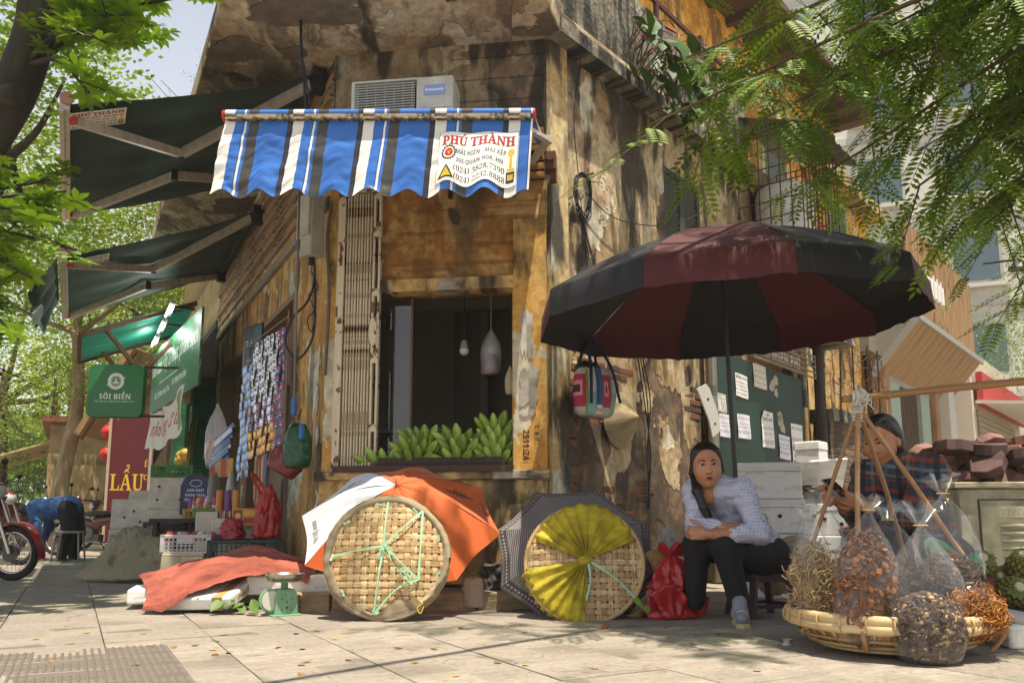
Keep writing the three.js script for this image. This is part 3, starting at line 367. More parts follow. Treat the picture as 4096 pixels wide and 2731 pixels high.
// ---------- neighbours along the side street (left) ----------
function textPanel(name, label, cat, w, h, draw, pos, turn, parent, px = 256, extra = {}) {
  const m = new THREE.MeshStandardMaterial({ map: printTex(Math.round(px * w), Math.round(px * h), draw), roughness: .5, ...extra });
  const o = parent ? mk(name, bx(w, h, .02), m, parent, label) : solo(name, label, cat, (() => { const g = new THREE.BoxGeometry(w, h, .03); return g; })(), m); o.position.set(...pos); o.rotation.y = turn; if (parent) { const u = o.geometry.attributes.uv; for (let i = 0; i < u.count; i++) u.setXY(i, u.getX(i) / w, u.getY(i) / h); } return o;
}
const greenSign = '#1f6a3a', signFont = (s, b = 'bold ') => b + s + 'px sans-serif';
{ // green grocer: next house down the side street
  const t = thing('green_shop', 'narrow green-painted grocery shopfront next to the corner house', 'shop', fp('L', -6.15, 0, 0), fr('L'));
  const gm = noise2(0x1d5c36, 2, .3, .7), cream = noise2(0xa48c62, 1.2, .4, .9, .006);
  mk('wall', [bx(5.2, 2.2, .2, -2.65, 4.6, -.1), bx(.5, 3.4, .2, -5.0, 1.7, -.1)], cream, t); mk('pillar', bx(.42, 2.7, .34, -.3, 1.35, .12), gm, t, 'green pillar with pasted vegetable pictures'); mk('pillar', bx(.3, 2.7, .3, -3.3, 1.35, .1), gm, t);
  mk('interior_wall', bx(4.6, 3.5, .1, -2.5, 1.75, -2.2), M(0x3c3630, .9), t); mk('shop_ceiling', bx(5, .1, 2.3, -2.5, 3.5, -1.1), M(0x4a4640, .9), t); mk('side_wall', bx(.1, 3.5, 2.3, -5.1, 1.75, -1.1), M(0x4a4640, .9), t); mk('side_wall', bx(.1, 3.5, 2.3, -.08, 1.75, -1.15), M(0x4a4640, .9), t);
  mk('display_shelf', [bx(2.6, .04, .5, -1.9, 1.45, .1, .25), bx(2.6, .04, .5, -1.9, .9, .15, .25), bx(.04, 1.5, .04, -.6, .75, .2), bx(.04, 1.5, .04, -3.1, .75, .2)], M(0xb0a58e, .8), t);
  const vegM = new THREE.MeshStandardMaterial({ roughness: .6, map: printTex(64, 96, (g, w, h) => { g.fillStyle = '#cfd8c0'; g.fillRect(0, 0, w, h); const q = rng(4); for (let k = 0; k < 26; k++) { g.fillStyle = ['#7da04a', '#567a34', '#b9c46c', '#c58a4a'][k % 4]; g.beginPath(); g.arc(8 + q() * 48, 10 + q() * 76, 5 + q() * 7, 0, 7); g.fill(); } }) }); for (let i = 0; i < 4; i++) mk('vegetable_picture', new THREE.BoxGeometry(.22, .36, .004).translate(-.3, .75 + i * .45, .295), vegM, t);
}
for (let i = 0; i < 9; i++) { const p = fp('L', -7.3 - (i % 5) * .18, 1.56 + .07 * (i > 4), .15 + .1 * (i % 2)); solo('melon', 'pale yellow melon on the green shop display shelf', 'melon', jit(sph(.09, 0, 0, 0, 1.15, 1, 1), .006, 12), M(0xb99a3e, .6), p, i, 'melons on the shelf'); }
textPanel('shop_sign_board', 'long green shop sign board with white lettering leaning over the grocery', 'sign', 3.6, 1.0, (g, w, h) => { g.fillStyle = '#2a6e43'; g.fillRect(0, 0, w, h); g.fillStyle = '#e8eee4'; g.font = signFont(h * .3); vtext(g, 'sản cao cấp & Thực phẩm sạch', w * .02, h * .42, w * .94); g.fillRect(w * .22, h * .58, w * .4, 3); g.font = signFont(h * .12); vtext(g, 'ĐC: 10 Phan Huy Chú', w * .12, h * .8); vtext(g, 'ĐT: 0949 101 6761', w * .5, h * .76); }, fp('L', -6.1, 2.78, .60), fr('L') + .08, null, 200);
for (let i = 0; i < 3; i++) { // fluorescent strip lights above the sign board
  const t = thing('strip_light', ['white strip light over the near end of the green sign board', 'white strip light over the middle of the green sign board', 'white strip light over the far end of the green sign board'][i], 'lamp', fp('L', -5.0 - i * 1.1, 3.38, .78), fr('L'), 'strip lights over the sign board');
  mk('housing', bx(.75, .05, .06), M(0xc8c8c0, .6), t); mk('tube', xf(cy(.018, .018, .72, 10), 0, -.035, .03, 0, 0, PI / 2), M(0xffffff, .5, { emissive: 0xffffff, emissiveIntensity: 1.1 }), t); mk('bracket', bx(.03, .03, .3, 0, .02, -.15), darkIron, t);
  const l = new THREE.PointLight(0xf4fff4, .55, 4); l.position.set(0, -.09, .05); l.castShadow = true; t.add(l);
}
{
  const t = thing('round_sign', 'square green lightbox sign with rounded corners and white emblem, SÔI BIỂN lettering', 'sign', fp('L', -6.0, 2.36, 1.30), .10);
  const s = new THREE.Shape(); const w = .36, r = .08; s.absarc(w - r, w - r, r, 0, PI / 2); s.absarc(-w + r, w - r, r, PI / 2, PI); s.absarc(-w + r, -w + r, r, PI, 1.5 * PI); s.absarc(w - r, -w + r, r, 1.5 * PI, 2 * PI);
  mk('casing', new THREE.ExtrudeGeometry(s, { depth: .10, bevelEnabled: true, bevelSize: .01, bevelThickness: .01 }), M(0x14502a, .5), t);
  const fg = new THREE.ShapeGeometry(s, 8); { const u = fg.attributes.uv, p = fg.attributes.position; for (let i = 0; i < u.count; i++) u.setXY(i, p.getX(i) / .72 + .5, p.getY(i) / .72 + .5); }
  mk('face', fg.translate(0, 0, .114), new THREE.MeshStandardMaterial({ roughness: .35, map: printTex(384, 384, (g, W, H) => {
    g.fillStyle = '#1d6b33'; g.fillRect(0, 0, W, H); g.strokeStyle = '#155026'; g.lineWidth = 3; g.strokeRect(22, 22, W - 44, H - 44); g.strokeStyle = g.fillStyle = '#d9dccb'; g.lineWidth = 22;
    g.beginPath(); g.arc(W * .5, H * .31, 46, PI * .9, PI * 1.95); g.stroke(); g.beginPath(); g.arc(W * .5, H * .33, 46, -.1 * PI, PI * .95); g.stroke(); g.beginPath(); g.moveTo(W * .58, H * .24); g.lineTo(W * .69, H * .245); g.lineTo(W * .6, H * .28); g.fill(); g.beginPath(); g.moveTo(W * .42, H * .42); g.lineTo(W * .32, H * .395); g.lineTo(W * .4, H * .37); g.fill();
    g.lineWidth = 4; g.beginPath(); g.arc(W * .5, H * .32, 30, 0, 7); g.stroke(); g.beginPath(); g.arc(W * .5, H * .295, 9, 0, 7); g.fill(); g.beginPath(); g.ellipse(W * .5, H * .345, 22, 9, 0, 0, 7); g.fill();
    g.textAlign = 'center'; g.font = signFont(52); vtext(g, 'SÔI BIỂN', W / 2, H * .66, W * .8); g.font = signFont(18, ''); vtext(g, 'Hải sản cao cấp & thực phẩm sạch', W / 2, H * .72, W * .78);
  }) }), t); mk('mounting_arm', [bx(.5, .03, .03, .55, .34, .05), bx(.5, .03, .03, .55, -.34, .05)], darkIron, t);
}
{ // teal corrugated awning
  const t = thing('teal_awning', 'teal green corrugated awning on dark struts over the grocery', 'awning', fp('L', 0, 0, 0), fr('L'));
  const tm = M(0x1f8d77, .55, { side: THREE.DoubleSide, transmission: .28, thickness: 0 });
  mk('corrugated_sheet', grid(90, 12, (u, v) => V(-5.95 - 2.2 * u, 3.75 - .62 * v + .018 * Math.cos(u * 2.2 / .065 * PI), .35 + 1.45 * v)), tm, t);
  mk('frame', [bar(V(-5.95, 3.72, .35), V(-5.95, 3.10, 1.8), .05, .05), bar(V(-8.15, 3.72, .35), V(-8.15, 3.10, 1.8), .05, .05), bar(V(-5.9, 3.10, 1.82), V(-8.2, 3.10, 1.82), .05, .05)], rustIron, t);
  for (const s of [-6.2, -7.9]) mk('strut', [bar(V(s, 3.25, 1.5), V(s - .2, 2.7, 1.0), .05, .05), bar(V(s - .2, 2.7, 1.0), V(s, 3.6, .3), .05, .05)], rustIron, t);
}
{ // cloth banner below the sign board
  const t = solo('cloth_banner', 'white cloth banner with red handwriting hung below the green sign board', 'banner', grid(30, 10, (u, v) => V(-3.3 * u, -.55 * v - .12 * Math.sin(PI * u) + .02 * Math.sin(u * 30), .03 * Math.sin(u * 17 + v * 3))), new THREE.MeshStandardMaterial({ roughness: .8, side: THREE.DoubleSide, map: printTex(512, 96, (g, w, h) => { g.translate(w, h); g.scale(-1, -1); g.fillStyle = '#cfc8c0'; g.fillRect(0, 0, w, h); g.fillStyle = '#a03030'; g.font = 'italic bold 44px serif'; vtext(g, 'Xin trân trọng 2 tầng', 20, 62); g.fillStyle = '#7a9a5a'; g.fillRect(430, 10, 70, 70); }) }), fp('L', -4.35, 2.28, .62), fr('L') + .05);
}
{ // restaurant beyond, red board
  const t = thing('red_board', 'tall dark red restaurant board with yellow LẨU lettering', 'sign', [-7.35, 0, -15.9], .1);
  const m = new THREE.MeshStandardMaterial({ roughness: .6, map: printTex(256, 700, (g, w, h) => { g.fillStyle = '#5e0f14'; g.fillRect(0, 0, w, h); g.fillStyle = '#e0b52e'; g.textAlign = 'center'; g.font = 'bold 122px serif'; vtext(g, 'LẨU', w * .46, h * .60, w * .86); g.font = 'bold 40px serif'; vtext(g, 'Ế', w * .93, h * .42); vtext(g, 'C', w * .93, h * .52); vtext(g, 'ξ', w * .12, h * .05); }) });
  const f = new THREE.BoxGeometry(.72, 2.5, .05); mk('panel', f.translate(0, 1.42, 0), m, t); mk('frame', [bx(.05, 2.62, .08, -.385, 1.42, 0), bx(.05, 2.62, .08, .385, 1.42, 0)], M(0xb9a58c, .7), t);
}
for (let i = 0; i < 2; i++) { const t = thing('paper_lantern', i ? 'upper red paper lantern beside the red restaurant board' : 'lower round red paper lantern beside the red restaurant board', 'lantern', [-8.02, 1.9 + i * .44, -16.4], 0, 'red lanterns'); mk('globe', lathe([[.02, -.15], [.1, -.13], [.15, -.06], [.17, 0], [.15, .06], [.1, .13], [.02, .15]], 20), M(0xb8241c, .6), t); mk('tassel', [cy(.02, .03, .16, 8, 0, -.25, 0), cy(.05, .05, .03, 10, 0, .18, 0)], M(0xd2a034, .7), t); }
{
  const t = thing('thatched_canopy', 'brown thatched canopy sloping from the far shop', 'canopy', [-8.6, 0, -18]);
  const th = surfMat(1, 1, 128, (X, Y) => { const n = fbm(X * 40, Y * 5, 3); return [120 + 70 * n, 96 + 52 * n, 66 + 36 * n, n]; }, 0, .95);
  mk('thatch', [bar(V(-.1, 2.3, 0), V(.9, 4.1, 0), 3.2, .12, V(0, 1, 0))].map(g => jit(g, .02, 4)), th, t); for (const z of [-1.4, 0, 1.4]) mk('rafter', bar(V(-.1, 2.22, z), V(.9, 4.0, z), .06, .06), M(0x6a4c30, .9), t);
}
{ // ochre houses far down the side street
  const mh = (x, z, w, h, d, c, label, turn) => { const t = thing('far_house', label, 'house', [x, 0, z], turn); mk('wall', bx(w, h, d, 0, h / 2, 0), noise2(c, 1.1, .4, .9, .01), t); mk('roof', [bx(w + .4, .15, d + .4, 0, h + .05, 0)], M(0x8a5a40, .9), t); for (let i = 0; i < 3; i++) for (let j = 0; j < 2; j++) { const wd = mk('window', bx(.7, 1.1, .06, -w / 2 + w * (i + .5) / 3, 1.4 + j * 2.4, d / 2 + .01), M(0x3a3630, .5), t); mk('sill', bx(.85, .08, .12, -w / 2 + w * (i + .5) / 3, .8 + j * 2.4, d / 2 + .04), M(0xb9a88a, .9), wd); } return t; };
  const h1 = mh(-11.6, -26, 9, 3.1, 5, 0xa08a66, 'ochre house beyond the red board', fr('L') + PI * 0); mk('cloth_awning', [bx(5, .04, 1.6, 0, 2.5, 3.2, .35)], M(0xcdb98c, .8, { side: THREE.DoubleSide }), h1, 'cream cloth awning');
  mh(-17, -38, 14, 6, 6, 0xc0a070, 'pale ochre house at the far end of the side street', fr('L'));
}
// ---------- neighbours along the right-hand street ----------
{
  const t = thing('garden_wall', 'low blackened brick wall topped with barbed wire beside the corner house', 'wall', fp('R', 5.75, 0, 0), fr('R'));
  mk('wall_body', jit(bxs(3.2, 1.9, .22, 60, 30, 3, 1.6, .95, .12), .03, 3), surfMat(3.2, 2, 150, (X, Y) => { const n = fbm(X * 4, Y * 4, 5), row = Math.abs(((Y * 11) % 1) - .5), k = sm(.38, .46, row); let c = P2([136, 110, 84], [74, 62, 50], n); c = P2(c, [128, 94, 70], sm(.56, .66, fbm(X * 9, Math.floor(Y * 11) * 3.1, 2)) * .4); c = P2(c, [58, 50, 42], Math.max(k * .35, sm(.5, .65, fbm(X * 5, Y * 1.2, 4)) * .7)); return [...c, (1 - k) * n]; }, .03, 1), t);
  mk('coping', jit(bxs(3.3, .16, .36, 40, 4, 4, 1.6, 1.96, .12), .03, 4), mossM, t);
  for (let i = 0; i < 5; i++) mk('wire_post', rod(V(.2 + i * .62, 2.0, .12), V(.25 + i * .62 + .1 * (i % 2), 3.25, .12), .012), darkIron, t);
  for (let j = 0; j < 8; j++) { const pts = []; for (let i = 0; i <= 24; i++) pts.push(V(i * .13, 2.15 + j * .14 + .05 * Math.sin(i * 1.3 + j) + (j % 3 - 1) * .01 * i, .12 + .03 * Math.sin(i * 2.1))); const b = []; for (let i = 1; i < 24; i += 2) b.push(rod(pts[i].clone().add(V(-.02, -.02, 0)), pts[i].clone().add(V(.02, .02, .01)), .003, .003, 4)); mk('barbed_wire', [tube(pts, .0045, 5, 60), ...b], rustIron, t); }
  mk('rear_wall', bx(4.5, 4.6, .2, 2.4, 2.3, -.8), surfMat(3, 3, 120, (X, Y) => aged(X, Y, 71, { a: [218, 176, 104], b: [190, 144, 76], c: [220, 190, 130], p: [196, 180, 150], pt: .64, bt: .7, mt: .56 }), 0, .95), t, 'stained yellow wall behind the barbed wire');
}
{
  const t = thing('drain_pipe', 'dark drainpipe at the end of the corner house', 'pipe', fp('R', 5.66, 0, .16), fr('R')); mk('pipe', cy(.07, .07, 3.0, 14, 0, 1.5, 0), noise2(0x3a2e28, 6, .5, .7), t); mk('collar', [cy(.085, .085, .06, 14, 0, 1.4, 0), cy(.085, .085, .06, 14, 0, 2.6, 0)], rustIron, t); mk('ledge_stub', jit(bx(.9, .14, .5, -.1, 2.92, .12), .02, 5), mossM, t);
}
{
  const t = thing('wooden_shop', 'shop with slanted timber canopy and pale green door panels along the right-hand street', 'shop', fp('R', 8.9, 0, 0), fr('R'));
  const plk = [0, 1, 2, 3].map(i => surfMat(.4, 1.6, 120, (X, Y) => { const n = fbm(X * 40 + i * 9, Y * 2.4, 4), m = fbm(X * 9, Y * 1.2 + i, 3); return [...P2([192, 158, 114], [124, 94, 62], n * .8 + m * .4 - .1), n]; }, 0, .8));
  const pg = bx(.168, .03, 1.02); for (let i = 0; i < 27; i++) { const p = mk('canopy_plank', pg, plk[(i * 7) % 4], t); p.position.set(.05 + i * .178, 3.375, .33); p.rotation.x = -.864; }
  mk('canopy_beam', [bx(5, .1, .08, 2.4, 2.95, -.02), bx(5, .1, .05, 2.4, 3.79, .68), bx(.05, .1, 1.04, -.08, 3.4, .33, -.864)], M(0x9a9a90, .6), t); 
  mk('shop_wall', [bx(5, 1.0, .15, 2.2, 3.8, -.1), bx(5, 3.2, .1, 2.2, 1.6, -2.0)], M(0x7e7a6c, .9), t);
  for (const x of [.05, 3.35]) mk('timber_post', bx(.26, 3.0, .2, x, 1.5, .02), plk[1], t); for (const x of [.75, 2.75]) mk('door_panel', bx(.62, 2.9, .08, x, 1.45, 0), M(0x9fb0a0, .7), t, 'pale green door panel'); mk('sliding_grille', [...Array(12)].map((_, i) => bx(.05, 2.9, .04, 1.2 + i * .11, 1.45, -.05)), M(0x5c4c3c, .7), t);
  mk('white_column', bx(.5, 3.2, .3, 4.2, 1.6, .05), M(0xcfcdc4, .8), t);
  for (let i = 0; i < 26; i++) mk('bamboo_cane', cy(.042, .04, 1.7 + .15 * Math.sin(i * 3), 8, -.05 + i * .19, 4.55, .55), plk[i % 4], t);
  for (let i = 0; i < 5; i++) mk('bottle_lamp', [cy(.05, .05, .3, 10, .4 + i * .25, 4.4, .72), cy(.02, .02, .12, 8, .4 + i * .25, 4.6, .72)], M(0xe4e2da, .4), t);
}
for (const [s, y, n, l] of [[10.3, 4.75, 1.9, 'black street lamp head above the bamboo screen, nearer one'], [12.6, 4.5, 1.9, 'black street lamp head above the bamboo screen, farther one']]) { const t = thing('wall_lamp', l, 'lamp', fp('R', s, y, n), fr('R'), 'lamps above the bamboo screen'); mk('shade', cy(.17, .05, .16, 12), M(0x2a2c2a, .5), t); mk('arm', rod(V(0, .08, 0), V(-.05, .1, -.5), .02), darkIron, t); }
{ // roller-shutter shop and white tower block behind
  const t = thing('shutter_shop', 'shop with beige roller shutter and red fascia at the end of the street', 'shop', fp('R', 14.2, 0, .4), fr('R')); mk('wall', bx(6, 4.2, .3, 3, 2.1, -.2), M(0xc9bfae, .9), t); mk('fascia', bx(5.6, .7, .12, 3, 3.35, .08), M(0xb23a34, .6), t); const sg = bx(4.4, .1, .03); for (let i = 0; i < 24; i++) { const s = mk('shutter_slat', sg, M(0xa59a82, .7), t); s.position.set(2.6, .15 + i * .118, -.02); s.rotation.x = .12; } mk('canopy', bx(5.8, .06, 1.2, 3, 3.0, .6, .1), M(0xd8d4c8, .8), t);
}
function tower(name, label, x, z, w, h, d, turn, col, cols, rows, wc) {
  const t = thing(name, label, 'building', [x, 0, z], turn); mk('wall', bx(w, h, d, 0, h / 2, 0), noise2(col, .5, .18, .9, .004, 128, 4), t); mk('roof', bx(w + .5, .3, d + .5, 0, h + .15, 0), M(0xb8b4aa, .9), t);
  for (let j = 0; j < rows; j++) for (let i = 0; i < cols; i++) { const px = -w / 2 + w * (i + .5) / cols, py = 3 + j * 3; const f = mk('window', bx(1.5, 1.7, .1, px, py, d / 2), M(0xa8a69c, .7), t); mk('pane', bx(1.3, 1.5, .04, px, py, d / 2 + .06), wc, f); mk('sill', bx(1.8, .12, .4, px, py - .95, d / 2 + .1), M(0xc9c5ba, .9), f); }
  for (let j = 1; j < rows; j++) mk('floor_band', bx(w + .2, .25, d + .2, 0, 1.55 + j * 3, 0), M(0xbdb9ae, .9), t); return t;
}
const paneM = M(0x54666e, .15, { metalness: .1 });
tower('white_block', 'tall white apartment block behind the right-hand trees', 15.5, -31, 16, 24, 10, -.35, 0xc9c6bd, 6, 7, paneM);
tower('grey_block', 'lower pale grey block at the far right', 24, -24, 10, 13, 9, -.75, 0xb8b6ae, 4, 4, paneM);
{ const t = thing('yellow_house', 'bright yellow house with stained upper floor behind the water tank', 'house', fp('R', 5.9, 0, -1.7), fr('R')); mk('wall', bx(6.5, 6.9, 2.5, 3.4, 3.45, -.6), yellowM, t); mk('cornice', [bx(6.8, .25, 3, 3.4, 6.9, -.5), bx(6.7, .18, 2.8, 3.4, 4.3, -.5)], plinthM, t); for (const x of [1.6, 4.6]) { const w = mk('window', bx(1, 1.5, .06, x, 5.8, .66), M(0x556058, .6), t); mk('frame', [bx(.08, 1.6, .1, x - .5, 5.8, .67), bx(.08, 1.6, .1, x + .5, 5.8, .67), bx(1.1, .08, .1, x, 6.6, .67)], M(0xb9aa80, .8), w); } }
{ // rusty cage with a white water tank on the right-hand wall
  const t = thing('water_tank', 'white water tank inside the rusty wall cage', 'water tank', fp('R', 4.2, 3.45, .37), fr('R')); mk('tank', lathe([[0, 0], [.33, 0], [.345, .03], [.34, .3], [.347, .32], [.34, .34], [.34, .62], [.347, .64], [.34, .66], [.34, .92], [.32, 1.0], [.22, 1.06], [0, 1.08]], 28), noise2(0xd8d6ce, 3, .16, .5, .001), t); mk('lid', cy(.1, .1, .06, 16, 0, 1.1, 0), M(0xbdbbb2, .5), t);
  const c = thing('wall_cage', 'rusty iron grid cage with sheet roof on the right-hand wall', 'cage', fp('R', 3.74, 3.0, 0), fr('R')); const N = 6, Hh = 2.0; 
  for (let i = 0; i <= 10; i++) mk('cage_bar', rod(V(i * .12, 0, .75), V(i * .12, Hh, .75), .008, .008, 6), rustIron, c); for (let i = 0; i < N; i++) mk('cage_bar', rod(V(0, 0, .75 * i / N), V(0, Hh, .75 * i / N), .008, .008, 6), rustIron, c); for (let i = 0; i < N; i++) mk('cage_bar', rod(V(1.2, 0, .75 * i / N), V(1.2, Hh, .75 * i / N), .008, .008, 6), rustIron, c);
  for (let j = 0; j <= 10; j++) mk('cage_hoop', [rod(V(0, j * .2, 0), V(0, j * .2, .75), .008, .008, 6), rod(V(0, j * .2, .75), V(1.2, j * .2, .75), .008, .008, 6), rod(V(1.2, j * .2, .75), V(1.2, j * .2, 0), .008, .008, 6)], rustIron, c);
  mk('floor_plate', bx(1.22, .04, .76, .6, 0, .38), rustIron, c); mk('sheet_roof', grid(16, 6, (u, v) => V(-.15 + 1.6 * u, Hh + .28 - .36 * v + .02 * Math.sin(u * 40), .98 * v)), M(0x40504e, .6, { side: THREE.DoubleSide }), c, 'bent dark tin sheet');
}
const redNet = [[[-2.38,-0.02,-5.45], [-2.17,0.03,-5.42], [-2.04,0.13,-5.50], [-1.78,0.19,-5.60], [-1.59,0.22,-5.75], [-1.39,0.16,-5.75]], [[-2.40,0.08,-5.55], [-2.22,0.18,-5.55], [-2.06,0.25,-5.65], [-1.83,0.29,-5.75], [-1.62,0.29,-5.85], [-1.38,0.23,-5.85]], [[-2.55,0.14,-5.85], [-2.34,0.23,-5.85], [-2.14,0.29,-5.95], [-1.90,0.34,-6.05], [-1.66,0.31,-6.10], [-1.40,0.27,-6.00]], [[-2.68,0.18,-6.05], [-2.46,0.25,-6.10], [-2.23,0.29,-6.20], [-2.04,0.38,-6.40], [-1.74,0.33,-6.40], [-1.53,0.29,-6.30]]];
const tarpNet = [[[-4.35,-0.00,-8.30], [-4.06,0.02,-8.20], [-3.78,0.01,-8.10], [-3.53,0.03,-8.10], [-3.28,0.06,-8.10]], [[-4.21,0.15,-8.40], [-4.02,0.20,-8.30], [-3.82,0.20,-8.25], [-3.57,0.20,-8.20], [-3.31,0.20,-8.20]], [[-4.17,0.31,-8.60], [-4.02,0.38,-8.50], [-3.84,0.41,-8.40], [-3.65,0.42,-8.40], [-3.42,0.39,-8.40]], [[-4.22,0.42,-8.80], [-4.12,0.48,-8.80], [-3.94,0.52,-8.70], [-3.76,0.50,-8.70], [-3.56,0.45,-8.70]], [[-4.35,0.34,-9.10], [-4.28,0.39,-9.20], [-4.14,0.44,-9.20], [-3.95,0.44,-9.20], [-3.75,0.39,-9.20]]];
const tanNet = [[[0.84,0.39,-5.35], [0.89,0.29,-5.30], [0.85,0.11,-5.25], [0.70,0.02,-5.20]], [[0.95,0.42,-5.50], [1.03,0.31,-5.40], [0.97,0.16,-5.30], [0.79,0.01,-5.25]], [[1.02,0.40,-5.70], [1.10,0.27,-5.60], [1.06,0.11,-5.50], [0.90,-0.01,-5.40]]];
// ---------- umbrellas, parasol ----------
function panelGeo(N, R, h, dip, nu = 12, nv = 14, hem = 0, rag = 0, seed = 0) { // one cloth panel between two ribs, apex at y = h
  const a0 = PI / N; return grid(nu, nv, (u, v) => { const a = -a0 + 2 * a0 * u, w = Math.sin(PI * u); if (hem && v > .9) { const e = (v - .9) / .1; const c = Math.cos(a0) / Math.cos(a), r = R * (1 - (1 - c) - dip * w) + .015 * e; return V(r * Math.sin(a), -hem * e - (rag ? rag * e * (fbm(u * 20 + seed, 2, 3) - .3) : 0), r * Math.cos(a)); } const t = hem ? v / .9 : v, c = 1 - (1 - Math.cos(a0) / Math.cos(a)) * t - dip * w * t; const r = R * t * c; return V(r * Math.sin(a), h * Math.cos(t * PI / 2 * .97) * (1 - .10 * w * t) - .004 * Math.sin(u * 9 + v * 7), r * Math.cos(a)); });
}
function umbrella(name, label, N, R, h, mats, pos, axis, spin, hem = 0, rag = 0, poleL = .8) {
  const t = thing(name, label, name === 'market_parasol' ? 'parasol' : 'umbrella', pos); t.quaternion.setFromUnitVectors(V(0, 1, 0), axis.clone().normalize()); t.rotateY(spin);
  for (let i = 0; i < N; i++) { const p = mk('panel', panelGeo(N, R, h, hem ? 0 : .035, 12, 20, hem, rag, i * 3.3), mats(i), t); p.rotation.y = i / N * 2 * PI; }
  for (let i = 0; i < N; i++) { const a = (i + .5) / N * 2 * PI, pts = []; for (let k = 0; k <= 8; k++) { const v = k / 8; pts.push(V(R * v * Math.sin(a), h * Math.cos(v * PI / 2 * .97) - .008, R * v * Math.cos(a))); } mk('rib', [tube(pts, .004, 5, 12), rod(V(0, h * .45, 0), pts[4], .003, .003, 5)], darkIron, t); }
  mk('shaft', rod(V(0, -poleL, 0), V(0, h, 0), hem ? .016 : .006, hem ? .016 : .006, 10), M(0x3a3836, .45, { metalness: .5 }), t); mk('tip', cy(.006, .003, .06, 8, 0, h + .03, 0), M(0x8a8680, .4, { metalness: .5 }), t); return t;
}
const cloth2 = (c, o = {}) => M(c, .75, { side: THREE.DoubleSide, transmission: .22, thickness: 0, ...o });
{ // orange and white umbrella behind the first basket
  const or = cloth2(0xd2601c), wh = cloth2(0xd9d9dc), prt = (draw, bg) => cloth2(0xffffff, { map: printTex(256, 256, (g, w, h) => { g.fillStyle = bg; g.fillRect(0, 0, w, h); draw(g, w, h); }) });
  const logo = prt((g, w, h) => { [['#2b62ad', 'F'], ['#c9472c', 'P'], ['#3c9a4a', 'T']].forEach(([c, l], i) => { g.save(); g.translate(w * .34 + i * 34, h * .3); g.rotate(PI * 0); g.fillStyle = c; g.fillRect(-14, -14, 29, 27); g.fillStyle = '#fff'; g.font = 'bold 22px sans-serif'; g.textAlign = 'center'; g.fillText(l, 0, 8); g.restore(); }); g.fillStyle = '#4a5a7a'; g.font = '18px sans-serif'; g.fillText('FPT Telecom', w * .3, h * .47); }, '#d9d9dc');
  const web = prt((g, w, h) => { g.fillStyle = '#2a2622'; g.font = 'bold 24px sans-serif'; g.textAlign = 'center'; g.fillText('www.fpt.vn', w / 2, h * .14); }, '#d9d9dc');
  const map = prt((g, w, h) => { g.fillStyle = '#3a1c0e'; const q = rng(12); for (let i = 0; i < 60; i++) { const y = 40 + i * 1.6, n = 26 * Math.sin((i / 60) * PI); g.fillRect(150 - n * (.4 + q() * .6), y, n * (.8 + q()), 1.1); } g.font = 'bold 20px sans-serif'; g.textAlign = 'center'; g.fillText('www.fpt', w * .45, h * .09); }, '#d2601c');
  umbrella('golf_umbrella', 'open orange and white umbrella lying behind the first bamboo basket', 8, .70, .34, i => i === 5 ? logo : i === 6 ? web : i === 2 ? map : or, [-.77, .56, -5.74], V(.0, .80, .62), .25, 0, 0, .75);
}
{ // grey striped umbrella behind the second basket
  const gm = cloth2(0xffffff, { map: printTex(256, 512, (g, w, h) => { g.fillStyle = '#5a5656'; g.fillRect(0, 0, w, h); g.fillStyle = '#a6a09c'; for (let y = h * .14; y < h * .96; y += 13) g.fillRect(0, y, w, 5); g.fillStyle = '#4b4646'; g.fillRect(0, h * .02, w, h * .11); g.fillStyle = '#bdb6b0'; for (let x = 8; x < w; x += 17) { g.beginPath(); g.arc(x, h * .075, 5, 0, 7); g.fill(); g.fillRect(x - 1, h * .03, 2, 10); } g.fillRect(0, h * .125, w, 2); g.fillRect(0, h * .025, w, 2); }) });
  umbrella('striped_umbrella', 'open grey pin-striped umbrella with lace-patterned border behind the second basket', 8, .58, .26, () => gm, [.44, .36, -5.72], V(.04, .55, .82), .1, 0, 0, .6);
}
{ // market parasol
  const mar = cloth2(0x4c1118, { transmission: .03 }), blk = cloth2(0x1a171b, { transmission: .02 });
  umbrella('market_parasol', 'large black and maroon market parasol with frayed hem over the seated women', 10, 1.31, .50, i => i % 2 ? blk : mar, [1.48, 2.09, -5.60], V(-.03, 1, .015), -.28, .15, .025, 2.08);
}
